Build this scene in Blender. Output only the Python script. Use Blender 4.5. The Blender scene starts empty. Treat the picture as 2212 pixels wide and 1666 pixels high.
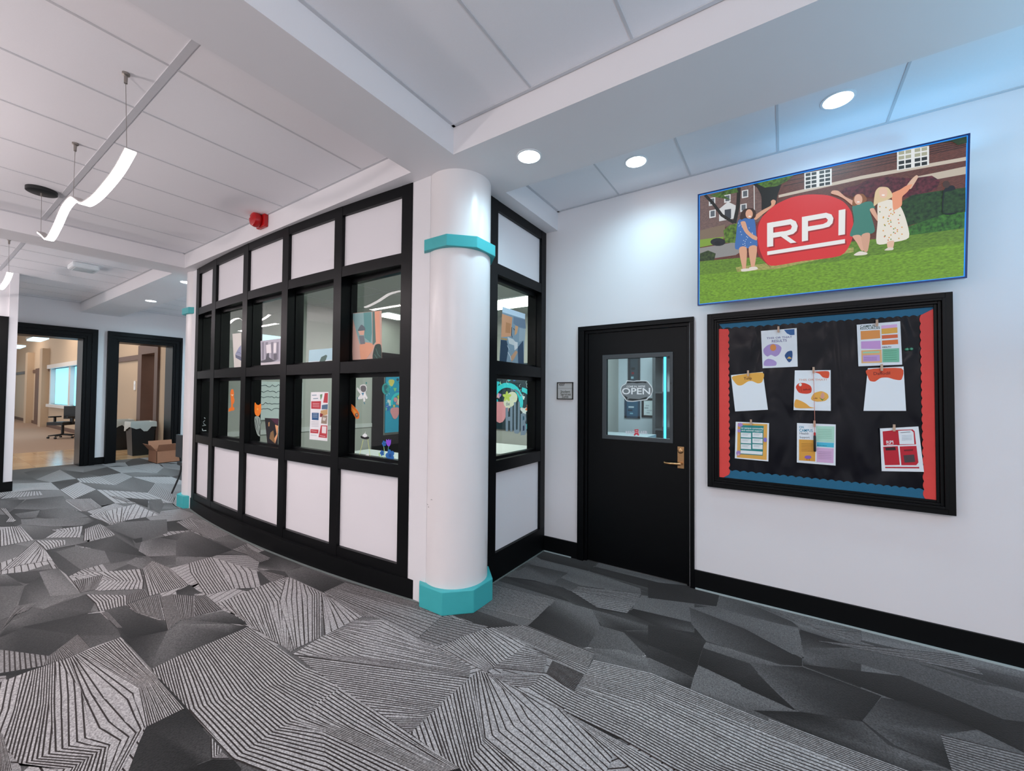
import bpy, bmesh, math, random
from mathutils import Vector, Matrix
random.seed(7)
SC = bpy.context.scene
COL = SC.collection
PI = math.pi

# ------------------------------------------------------------------ camera, world, exposure
def lin(c):
    return c / 12.92 if c <= 0.04045 else ((c + 0.055) / 1.055) ** 2.4
def hexc(h):
    h = h.lstrip('#')
    return tuple(lin(int(h[i:i + 2], 16) / 255) for i in (0, 2, 4)) + (1.0,)

cam = bpy.data.cameras.new('camera')
cam.sensor_fit = 'HORIZONTAL'; cam.sensor_width = 36.0
cam.lens = 36.0 * 882.913 / 2212.0
cam.clip_start = 0.05; cam.clip_end = 200
camo = bpy.data.objects.new('camera', cam); COL.objects.link(camo)
_yaw, _pitch, _roll = 0.58653, 0.0232367, 0.00852658
_f = Vector((-math.sin(_yaw) * math.cos(_pitch), math.cos(_yaw) * math.cos(_pitch), math.sin(_pitch)))
_r = Vector((math.cos(_yaw), math.sin(_yaw), 0)); _u = _r.cross(_f)
_r2 = _r * math.cos(_roll) + _u * math.sin(_roll); _u2 = -_r * math.sin(_roll) + _u * math.cos(_roll)
_m = Matrix((_r2, _u2, -_f)).transposed().to_4x4(); _m.translation = Vector((0, 0, 1.55))
camo.matrix_world = _m
SC.camera = camo

W = bpy.data.worlds.new('world'); SC.world = W; W.use_nodes = True
_bg = W.node_tree.nodes['Background']
_bg.inputs['Color'].default_value = (0.92, 0.95, 1.0, 1); _bg.inputs['Strength'].default_value = 0.95
SC.view_settings.view_transform = 'Standard'; SC.view_settings.look = 'None'
SC.view_settings.gamma = 1.0; SC.view_settings.use_curve_mapping = False
SC.view_settings.exposure = 0.0
SC.cycles.max_bounces = 10; SC.cycles.diffuse_bounces = 6; SC.cycles.transparent_max_bounces = 16

def lamp(name, kind, loc, energy, color=(1, 1, 1), size=0.2, rot=(0, 0, 0), size_y=None, spot=None, blend=0.6):
    L = bpy.data.lights.new(name, kind); L.energy = energy; L.color = color
    if kind == 'AREA':
        L.size = size
        L.shape = 'DISK'
        if size_y: L.shape = 'RECTANGLE'; L.size_y = size_y
    elif kind == 'SPOT':
        L.shadow_soft_size = size; L.spot_size = spot or 2.4; L.spot_blend = blend
    else:
        L.shadow_soft_size = size
    o = bpy.data.objects.new(name, L); o.location = loc; o.rotation_euler = rot; COL.objects.link(o)
    return o
COOL = (0.55, 0.86, 1.0); WARM = (1.0, 0.87, 0.86)
# recessed cans over the door bay and the alcove at the far end
for _x, _y, _z in ((-1.45, 2.37, 3.17), (-0.95, 3.155, 3.36), (0.289, 3.16, 3.36)):
    lamp('downlight_beam', 'SPOT', (_x, _y, _z), 42, COOL, 0.09, spot=2.9, blend=1.0)
for _x, _y, _z in ((-7.42, 2.4, 3.17), (-9.5, 2.45, 3.17), (-10.9, 3.3, 3.36), (-9.2, 3.3, 3.36)):
    lamp('downlight_beam', 'SPOT', (_x, _y, _z), 130, COOL, 0.09, spot=2.9, blend=1.0)
# the hall's other pendants, behind the camera
for _x, _y in ((-4.2, -1.6), (-0.6, -1.8), (1.9, -0.4)):
    lamp('hall_pendant_light', 'AREA', (_x, _y, 2.9), 30, WARM, 1.2, size_y=0.15)
for _x, _y, _e in ((-4.6, -2.2, 120), (-0.4, -2.2, 100), (-9.0, -1.5, 70)):  # added fill aimed upward to brighten the ceiling evenly, no fixture stands there
    lamp('hall_ceiling_fill', 'AREA', (_x, _y, 1.85), _e, WARM, 0.6, rot=(PI, 0, 0))
lamp('bay_blue_fill', 'AREA', (2.6, 2.0, 1.7), 62, (0.22, 0.66, 1.0), 0.6, rot=(PI, 0, 0))  # added blue fill, tints the beam underside and the right ceiling
for _x in (-4.2, -8.2):
    lamp('pendant_light', 'AREA', (_x, 0.687, 2.77), 20, WARM, 1.6, size_y=0.08)
# blue bias light on the back of the screen
lamp('screen_bias_light', 'AREA', (0.45, 3.50, 3.06), 0.9, (0.1, 0.55, 1.0), 1.1, rot=(PI, 0, 0), size_y=0.06)
# office behind the storefront, room behind the door, far rooms
lamp('office_light', 'AREA', (-4.3, 4.2, 2.95), 55, (0.92, 1.0, 0.95), 1.2, size_y=0.6)
lamp('office_light', 'AREA', (-3.0, 3.4, 2.95), 22, (0.92, 1.0, 0.95), 0.6, size_y=0.6)
lamp('suite_light', 'AREA', (-1.2, 4.7, 2.7), 38, (0.75, 0.92, 1.0), 0.8)
lamp('far_room_light', 'AREA', (-15.0, 1.8, 4.3), 80, (1.0, 0.86, 0.74), 2.5)
lamp('far_room_light', 'AREA', (-22.0, 1.8, 4.3), 105, (1.0, 0.86, 0.74), 3)
lamp('far_room_light', 'AREA', (-29.0, 1.8, 4.3), 80, (1.0, 0.86, 0.74), 3)
lamp('side_room_light', 'AREA', (-13.8, 4.9, 2.7), 14, (1.0, 0.88, 0.78), 1)

CARPET_FLAT=[(-2018,3606,21,-1661,3647,18,-1456,3693,19,-1441,3495,14,-1446,3419,8,-1914,3402,10,-1986,3436,13),
(-1432,3539,30,-1441,3703,35,-861,3684,34,-685,3653,29,-794,3558,37,-881,3539,32),
(-1466,3466,14,-1432,3539,11,-875,3544,10,-615,3640,8,-575,3401,11,-707,3328,16,-907,3398,13,-1428,3419,8),
(-1959,3371,35,-1442,3410,32,-971,3354,35,-937,3262,32,-1388,3126,37,-1714,3185,34,-1947,3246,32),
(-1952,3153,32,-1947,3246,18,-1576,3281,21,-1595,3066,32,-1495,2991,24,-1736,2990,34,-1959,2947,32),
(-1958,2902,14,-1727,2975,21,-1490,3015,16,-1140,2876,14,-925,2851,18,-1098,2718,27,-1471,2893,19,-1814,2873,18),
(-934,2921,6,-920,3011,5,-517,3058,16,-497,2935,29,-684,2874,14),
(-932,3246,37,-837,3275,35,-575,3401,34,-517,3058,35,-926,3007,37),
(-1440,2382,8,-1438,2590,11,-1442,2804,35,-1164,2826,37,-989,2597,30,-925,2479,24,-1037,2367,21),
(-1164,2826,32,-925,2851,21,-690,2870,13,-491,2900,16,-705,2832,27,-876,2701,11,-1029,2665,24),
(-1034,2661,29,-880,2672,32,-700,2519,34,-734,2442,35,-1016,2393,27),
(-883,2683,13,-705,2832,32,-477,2822,18,-434,2564,6,-683,2498,16,-772,2608,21),
(-1022,2377,30,-849,2473,40,-430,2538,35,-408,2410,35,-550,2352,37),
(-610,3606,13,-427,3597,14,-422,3389,10,-876,3232,11,-948,3496,8,-794,3561,10),
(-425,3580,32,-283,3605,30,42,3459,19,79,3399,21,-181,3350,27,-415,3385,32),
(-421,3381,32,-241,3369,35,73,3382,38,84,3233,37,83,3013,34,-227,3175,32,-585,3260,34),
(-585,3260,24,-227,3175,16,82,3002,10,80,2927,8,-36,2864,18,-284,2873,29,-419,2876,32,-532,3036,32),
(-418,2864,37,-284,2873,40,-26,2870,37,-171,2781,29,-423,2789,35),
(-774,2856,13,-421,2887,16,-423,2789,11,-425,2698,6,-424,2593,6,-717,2647,11),
(-423,2789,14,-171,2781,18,-77,2640,18,44,2499,8,-74,2515,6,-420,2601,6),
(-171,2781,29,80,2917,27,333,2867,29,309,2666,27,44,2499,30,-72,2626,32),
(-419,2596,37,-207,2552,38,40,2492,35,-150,2363,29,-421,2370,38),
(-712,2627,19,-419,2596,8,-423,2467,13,-678,2503,14),
(-676,2494,35,-423,2467,22,-420,2367,10,-636,2350,37),
(83,3375,11,390,3334,11,372,3189,19,180,3112,32,92,3019,35),
(83,3013,34,180,3112,30,372,3189,21,335,2886,13,85,2930,11),
(431,3375,32,1026,3264,30,953,3033,24,857,3006,27,536,3139,29,100,3148,27),
(81,2946,10,536,3139,16,876,3000,11,953,3033,10,869,2773,11,748,2840,3,417,2881,5),
(80,2918,10,415,2869,11,306,2603,11,180,2546,18,46,2503,29,-132,2708,32,-110,2802,27),
(-206,2608,11,-132,2708,16,36,2496,6,-200,2540,8),
(-133,2381,10,57,2500,6,305,2593,27,413,2441,32,571,2468,27,393,2347,18,143,2360,13),
(306,2603,29,413,2857,18,531,2895,6,748,2840,11,593,2700,29,601,2575,11,580,2474,10,571,2468,27,403,2504,29),
(-3550,347,8,-3492,404,10,-3530,692,22,-3748,679,22,-4167,491,18,-4094,395,24),
(-4175,492,16,-3965,817,20,-3665,822,24,-3493,819,30,-3493,685,30,-3753,676,24,-3857,629,18),
(-3826,830,28,-3506,1049,26,-3337,1010,18,-3418,918,10,-3353,824,10,-3493,819,22),
(-3353,824,12,-3418,918,14,-3337,1010,26,-3183,1103,30,-2960,1028,30,-2955,825,30,-2968,825,26),
(-3334,1006,36,-3419,1109,36,-3178,1248,30,-2978,1313,10,-2960,1332,8,-2987,1226,20,-2958,1040,30,-2953,826,30,-2991,828,24),
(-2465,676,14,-2452,820,12,-2349,818,12,-2160,816,20,-2026,774,24,-2041,728,12,-2001,615,16,-2145,517,20,-2377,628,14),
(-2015,777,8,-1943,823,12,-1871,823,14,-1770,771,12,-1943,654,10,-2055,689,10),
(-5492,546,20,-5292,818,26,-4951,757,20,-5081,609,14,-5176,582,22),
(-5016,597,20,-5181,699,16,-4614,680,34,-4485,820,38,-4388,614,40,-4610,522,20),
(-5317,711,40,-5292,818,30,-4491,817,42,-4614,680,42),
(-5292,818,22,-5992,837,16,-5841,887,18,-5074,923,26,-4986,834,24),
(-5841,887,30,-5893,1022,36,-5532,1158,38,-5111,1108,40,-5074,923,36),
(-5532,1158,24,-5067,1317,20,-4984,1323,30,-5051,1102,28),
(-5962,1034,14,-6001,1331,24,-5540,1360,26,-4998,1339,8,-5567,1133,26),
(-5992,837,14,-5962,1034,8,-5893,1022,26,-5841,887,26),
(-6485,1359,28,-6564,1507,36,-6256,1854,34,-5646,1685,30,-5550,1447,28,-5702,1406,10,-5344,1347,28,-6001,1331,26),
(-5702,1406,6,-5688,1482,6,-5516,1438,6,-5536,1394,6),
(-5232,1339,46,-5524,1433,40,-5541,1585,24,-5053,1731,44,-4714,1617,44,-4984,1349,44),
(-5541,1585,10,-5534,1837,40,-5480,1874,38,-5023,1721,40),
(-4984,1349,24,-4662,1600,40,-4488,1541,36,-4505,1364,32,-4772,1344,26),
(-5172,490,28,-5045,596,32,-4441,476,34,-4401,422,30),
(-5502,518,38,-5492,546,40,-5045,596,18,-5172,490,16),
(-4337,466,34,-4388,614,28,-4443,832,22,-4218,839,20,-4025,820,24,-4068,747,20,-4155,512,24,-4110,397,6,-4203,405,34),
(-4168,491,12,-4068,747,16,-3993,827,24,-3614,833,24,-3520,825,28,-3740,674,20),
(-4005,848,28,-3979,957,26,-3792,966,20,-3465,1038,22,-3338,1010,10,-3389,915,8,-3422,845,8,-3614,833,20),
(-4066,792,40,-4200,835,34,-4014,827,40),
(-3953,1241,12,-3964,1344,14,-3888,1340,18,-3733,1288,22,-3871,1227,20),
(-4488,1541,34,-4498,1368,34,-4876,1346,30,-5053,1275,38,-4965,1185,42,-4680,1220,40),
(-3940,1238,14,-3990,1341,14,-3820,1338,20,-3735,1344,26,-3847,1215,22),
(-5280,1647,30,-5537,1848,36,-5007,1871,40,-4656,1867,14,-4532,1865,4,-4492,1674,12,-4786,1496,30),
(-4760,1488,40,-4498,1670,36,-4491,1499,40,-4513,1412,36),
(-3994,1868,8,-4002,2041,16,-3595,2050,26,-3614,1900,36,-3883,1803,34),
(-3614,1900,36,-3576,2039,36,-3002,2073,16,-2971,1871,10,-3216,1867,24,-3476,1866,38),
(-5007,1871,38,-5046,2047,34,-4594,2031,30,-4558,1876,24,-4841,1890,30),
(-3425,1110,34,-3326,1320,38,-3140,1347,20,-2986,1332,8,-3134,1257,16),
(-3388,1069,40,-3122,1252,40,-2964,1328,12,-2954,1217,16,-2972,942,26),
(-7619,981,14,-8064,1075,24,-8046,1274,34,-7520,1335,34,-7160,1351,38,-7252,1151,34),
(-8059,856,30,-8043,1065,38,-7619,981,30,-7713,870,26),
(-9215,844,30,-9009,1052,12,-8407,884,26,-8579,788,26),
(-8407,884,34,-8999,1059,16,-8879,1402,30,-8412,1356,36,-7577,1345,36,-7983,1264,36,-8064,1075,34),
(-7659,864,36,-7109,1342,34,-6851,1348,18,-6745,1216,36,-6980,1011,40,-7340,837,36),
(-8033,1876,12,-7620,2043,22,-7094,1895,8,-7512,1879,24),
(-7620,2043,30,-7507,2155,34,-7087,2066,30,-6608,1883,34,-7020,1895,28),
(-921,2000,8,-925,2153,10,-839,2175,28,-679,2080,30,-721,1975,26,-801,1973,16)]
CARPET_STRIPE=[(62,0.36,[(-3461,293,-3,-3473,341,0,-3476,415,3,-3479,445,5,-3472,490,10,-3475,535,15,-3468,584,19,-3471,617,23,-3477,717,33,-3487,817,42,),(-3232,265,-3,-3191,300,0,-3125,352,3,-3101,367,5,-3073,429,10,-3044,470,15,-3058,567,19,-2963,562,20,-2953,585,21,-2890,612,22,-2758,676,23,-2789,704,24,-2815,737,25,-2890,816,42,),(-2945,220,-3,-2955,270,0,-2791,303,5,-2637,319,9,-2622,375,13,-2606,450,17,-2608,500,19,-2630,551,20,-2645,585,21,-2615,625,22,-2598,663,23,-2462,668,24,-2453,815,42,),(-2478,402,8.4,-2444,435,10,-2460,496,15,-2467,550,19,-2459,584,20,-2455,610,21,-2457,635,22,-2465,654,23,-2462,668,24,),(-2341,363,8.4,-2290,398,13,-2260,484,19,-2233,525,24,)]),
(62,0.5,[(-2971,289,0,-2943,302,5,),(-2659,260,0,-2630,299,9,)]),
(50,0.4,[(-4167,491,0,-3753,676,0,),(-4094,395,6,-3551,532,30,)]),
(48,0.42,[(-3753,676,0,-3584,529,18,-3909,379,24,),(-3493,685,0,-3471,617,14,-3483,492,30,-3584,350,38,)]),
(62,0.42,[(-2949,825,0,-2966,932,9,-2954,1329,42,),(-2921,821,0,-2764,824,2.5,-2532,826,7,-2419,825,9,-2336,1028,22,-2230,1181,33,-2250,1316,42,),(-1943,823,9,-1952,969,18,-1946,1076,25,-1947,1263,36,-1952,1370,42,)]),
(62,0.1,[(-2408,822,0,-2362,823,1,),(-1961,823,0,-1949,832,1,)]),
(62,0.45,[(-2156,818,0,-2033,817,4,),(-2026,774,0,-2024,807,4,),(-1963,817,0,-2012,813,4,)]),
(62,0.42,[(-1943,823,0,-1955,967,9,-1948,1075,16,-1949,1327,30,),(-1466,956,0,-1634,1045,7,-1766,1114,13,-1678,1198,22,-1720,1329,30,),(-1044,998,0,-1141,1134,8,-1191,1232,14,-1164,1283,22,-1126,1329,30,)]),
(62,0.36,[(-2431,1333,0,-2459,1557,10,-2469,1748,24,),(-2370,1365,0,-2091,1546,8,-2182,1637,13,-2301,1877,24,),(-1429,1769,0,-1442,1769,6,-1491,1844,13,-1764,1857,20,-1898,1860,24,)]),
(62,0.36,[(-2401,1344,0,-2239,1333,5,-1949,1327,13,-1591,1334,22,-1423,1334,31,),(-1442,1769,0,-1435,1650,6,-1432,1539,13,-1430,1437,22,-1424,1340,31,)]),
(62,0.3,[(-1430,1342,0,-1429,1438,4,-1438,1586,10,-1435,1748,17,-1436,1844,21,-1389,1849,24,-1294,1853,29,-1194,1854,31,-1135,1886,32,),(-1422,1335,0,-1238,1330,4,-1140,1329,8,-1111,1359,11,-1112,1384,13,-1122,1446,16,-1129,1487,18,-1131,1503,20,-1113,1533,21,-1099,1567,22,-1080,1595,23,-1065,1633,24,-1014,1747,27,-942,1844,30,-901,1851,31,-913,1857,32,),(-1401,1332,0,-1235,1327,4,-1128,1327,8,-1004,1308,11,-960,1338,13,-910,1399,16,-868,1427,18,-831,1457,20,-795,1481,21,-746,1519,22.5,-691,1556,24,-618,1644,28,-617,1725,31,-639,1786,32,)]),
(62,0.25,[(-917,1842,0,-901,1845,7,),(-529,1721,0,-406,1819,7,),(-398,1655,0,-247,1775,7,)]),
(62,0.36,[(-1769,1865,0,-1715,2056,13,-1697,2098,15,-1625,2228,24,),(-1396,1858,0,-1379,1911,12,-1379,1939,14,-1356,2053,19,-1336,2205,24,)]),
(56,0.42,[(-1379,1911,0,-1379,1939,3,-1356,2053,8,-1336,2205,14,),(-1119,2034,0,-1135,2064,3,-1158,2138,8,-1217,2200,14,)]),
(44,0.42,[(-1927,2003,0,-1625,2228,0,),(-1769,1865,10,-1726,2042,10,)]),
(54,0.38,[(-1466,2371,0,-1622,2224,10,-1447,2210,14,),(-957,2357,0,-935,2224,10,-932,2152,14,)]),
(36,0.55,[(-1110,2040,0,-1132,2156,14,),(-922,1991,0,-932,2152,14,)]),
(60,0.34,[(-1194,1854,0,-1294,1853,3,-1372,1852,8,),(-1135,1886,0,-1125,1935,3,-1115,2027,8,),(-926,1862,0,-930,1910,3,-919,1994,8,),(-580,1908,0,-627,1925,3,-679,1948,8,)]),
(60,0.44,[(-909,1847,0,-920,1992,9,-927,2143,22,-938,2294,32,),(-629,1847,0,-598,1987,9,-606,2129,16,-622,2370,32,),(-400,1824,0,-234,1947,9,-63,2101,18,-67,2254,25,-70,2360,34,),(56,1798,0,294,2037,12,542,2247,24,624,2364,34,)]),
(46,0.42,[(593,2700,0,575,2471,14,),(863,2753,0,799,2467,14,)]),
(44,0.45,[(-175,3593,0,138,3440,9,),(-13,3605,0,176,3466,7,),(421,3593,0,419,3578,5,)]),
(44,0.42,[(181,3456,0,149,3448,9,),(417,3564,0,396,3385,9,)]),
(44,0.42,[(144,3275,0,573,3353,8,),(870,3584,0,927,3412,8,)]),
(48,0.42,[(-1986,2733,0,-1841,2393,20,),(-1448,2800,0,-1439,2469,22,)]),
(46,0.42,[(-1394,3101,0,-1411,2991,6,-1146,2872,12,),(-937,3262,0,-929,3088,10,-940,2917,16,)]),
(34,0.5,[(-1717,2234,0,-1519,2234,0,),(-1736,2370,8,-1440,2382,8,)]),
(62,0.34,[(-4491,1499,0,-4492,1674,10,-3837,1767,16,),(-4254,1434,0,-3947,1561,10,-3821,1767,16,),(-3685,1344,0,-3623,1511,11,-3500,1614,15,-3487,1718,18,)]),
(62,0.3,[(-3472,1342,0,-3495,1599,12,-3503,1726,18,-3502,1827,24,-3476,1866,27,),(-3210,1342,0,-3143,1360,4,-3153,1410,7,-3190,1505,11,-3168,1552,14,-3130,1610,16.5,-3104,1677,19,-3064,1773,22,-3028,1832,24.5,-3001,1860,25.5,-2971,1871,27,),(-3197,1337,0,-2993,1340,4,-2754,1342,9,-2555,1342,15,-2462,1342,22,-2473,1420,30,-2461,1519,36,-2451,1550,38,)]),
(62,0.2,[(-3476,1866,0,-3222,1863,5,),(-3064,1773,0,-3001,1860,5,)]),
(62,0.28,[(-3423,1801,0,-3476,1866,1,-3208,1863,6,-2997,1857,10,),(-3130,1610,0,-3112,1647,1,-3024,1800,6,-2994,1856,10,),(-2466,1360,0,-2470,1379,2,-2463,1472,6,-2461,1531,10,)]),
(62,0.25,[(-3001,1860,0,-2872,1854,3,-2795,1857,4,),(-2451,1550,0,-2456,1736,4,-2443,1827,7,)]),
(62,0.4,[(-2971,1871,0,-2988,1913,4,-3002,2073,14,),(-2443,1827,0,-2310,1904,8,-2192,2131,24,)]),
(52,0.42,[(-3003,2072,0,-2991,1880,12,),(-2254,2192,0,-1995,2151,5,-1944,1872,14,)]),
(46,0.42,[(-1987,2142,0,-1930,1859,12,),(-1648,2231,0,-1779,1875,12,)]),
(50,0.4,[(-3513,1346,0,-3495,1599,2,),(-3482,1351,8,-3479,1592,8,)]),
(46,0.42,[(-3836,1206,0,-3685,1344,14,),(-3425,1110,0,-3340,1326,18,)]),
(48,0.42,[(-3870,1789,0,-3520,1734,9,),(-3518,1858,0,-3490,1755,9,)]),
(46,0.42,[(-4532,1865,0,-4594,2031,7,),(-4293,1892,0,-4453,1978,7,),(-3987,1873,0,-4032,2048,12,)]),
(52,0.45,[(-6011,1870,0,-6110,2017,6,-5874,2094,8,),(-5007,1871,0,-5046,2047,10,-5055,2076,12,)]),
(62,0.36,[(-4686,1215,0,-4867,1023,8,-4986,834,14,),(-4371,1158,0,-4545,1038,8,-4717,939,14,),(-4197,1108,0,-4449,898,10,-4826,844,20,)]),
(62,0.36,[(-4673,1224,0,-4824,1332,10,-4498,1368,18,),(-4015,1093,0,-4007,1150,3,-3994,1341,18,)]),
(62,0.36,[(-4443,832,0,-4178,998,10,),(-4195,839,0,-4154,997,10,),(-4020,824,0,-3979,957,10,)]),
(48,0.42,[(-4173,1002,0,-4191,1112,12,),(-3996,961,0,-4015,1093,12,)]),
(50,0.42,[(-3990,964,0,-3972,1140,18,),(-3792,966,0,-3498,1042,18,)]),
(50,0.42,[(-3926,1138,0,-3905,1204,10,-3733,1288,20,),(-3338,1010,0,-3421,1108,10,-3388,1172,18,)]),
(50,0.45,[(-4838,836,0,-4795,1009,14,),(-4511,820,0,-4490,906,14,)]),
(62,0.36,[(-6068,568,0,-6434,828,8,-5992,837,16,),(-5585,526,10,-5658,633,14,-5586,827,20,)]),
(62,0.36,[(-6454,831,0,-6226,1006,8,),(-6153,841,0,-6188,1001,8,),(-5992,837,0,-6042,978,8,)]),
(62,0.38,[(-7246,671,0,-7341,757,4,-7251,820,9,),(-6490,605,0,-6488,823,10,)]),
(62,0.38,[(-6799,986,0,-6714,1218,9,),(-6707,1013,0,-6484,1170,9,),(-6489,904,0,-6218,1110,9,)]),
(62,0.38,[(-6544,1202,0,-6669,1350,8,-6485,1359,11,),(-6038,1105,0,-6031,1344,13,)]),
(62,0.36,[(-7212,1361,0,-7299,1542,8,-7452,1864,14,-6577,1857,19,),(-6576,1416,0,-6564,1444,8,-6595,1571,14,-6553,1850,19,)]),
(56,0.45,[(-8563,1371,0,-8347,1587,14,),(-7511,1366,0,-7574,1555,14,)]),
(56,0.42,[(-9824,1001,0,-9564,1259,12,),(-9330,854,0,-9200,1240,12,)]),
(56,0.42,[(-8579,788,0,-8523,828,3,),(-7881,796,0,-7648,828,4,),(-7644,746,0,-7543,818,6,)]),
(54,0.4,[(-8352,1779,0,-8144,1862,5,),(-7674,1822,0,-7614,1865,5,)]),
(54,0.4,[(-6031,1883,0,-6070,2030,6,),(-5570,1849,0,-5508,1930,6,)]),
(46,0.45,[(-4601,513,0,-4562,602,14,),(-4203,405,0,-4426,487,10,-4445,546,14,)]),
(46,0.45,[(-3988,831,0,-3973,856,4,),(-3647,836,0,-3618,855,5,)])]
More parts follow.
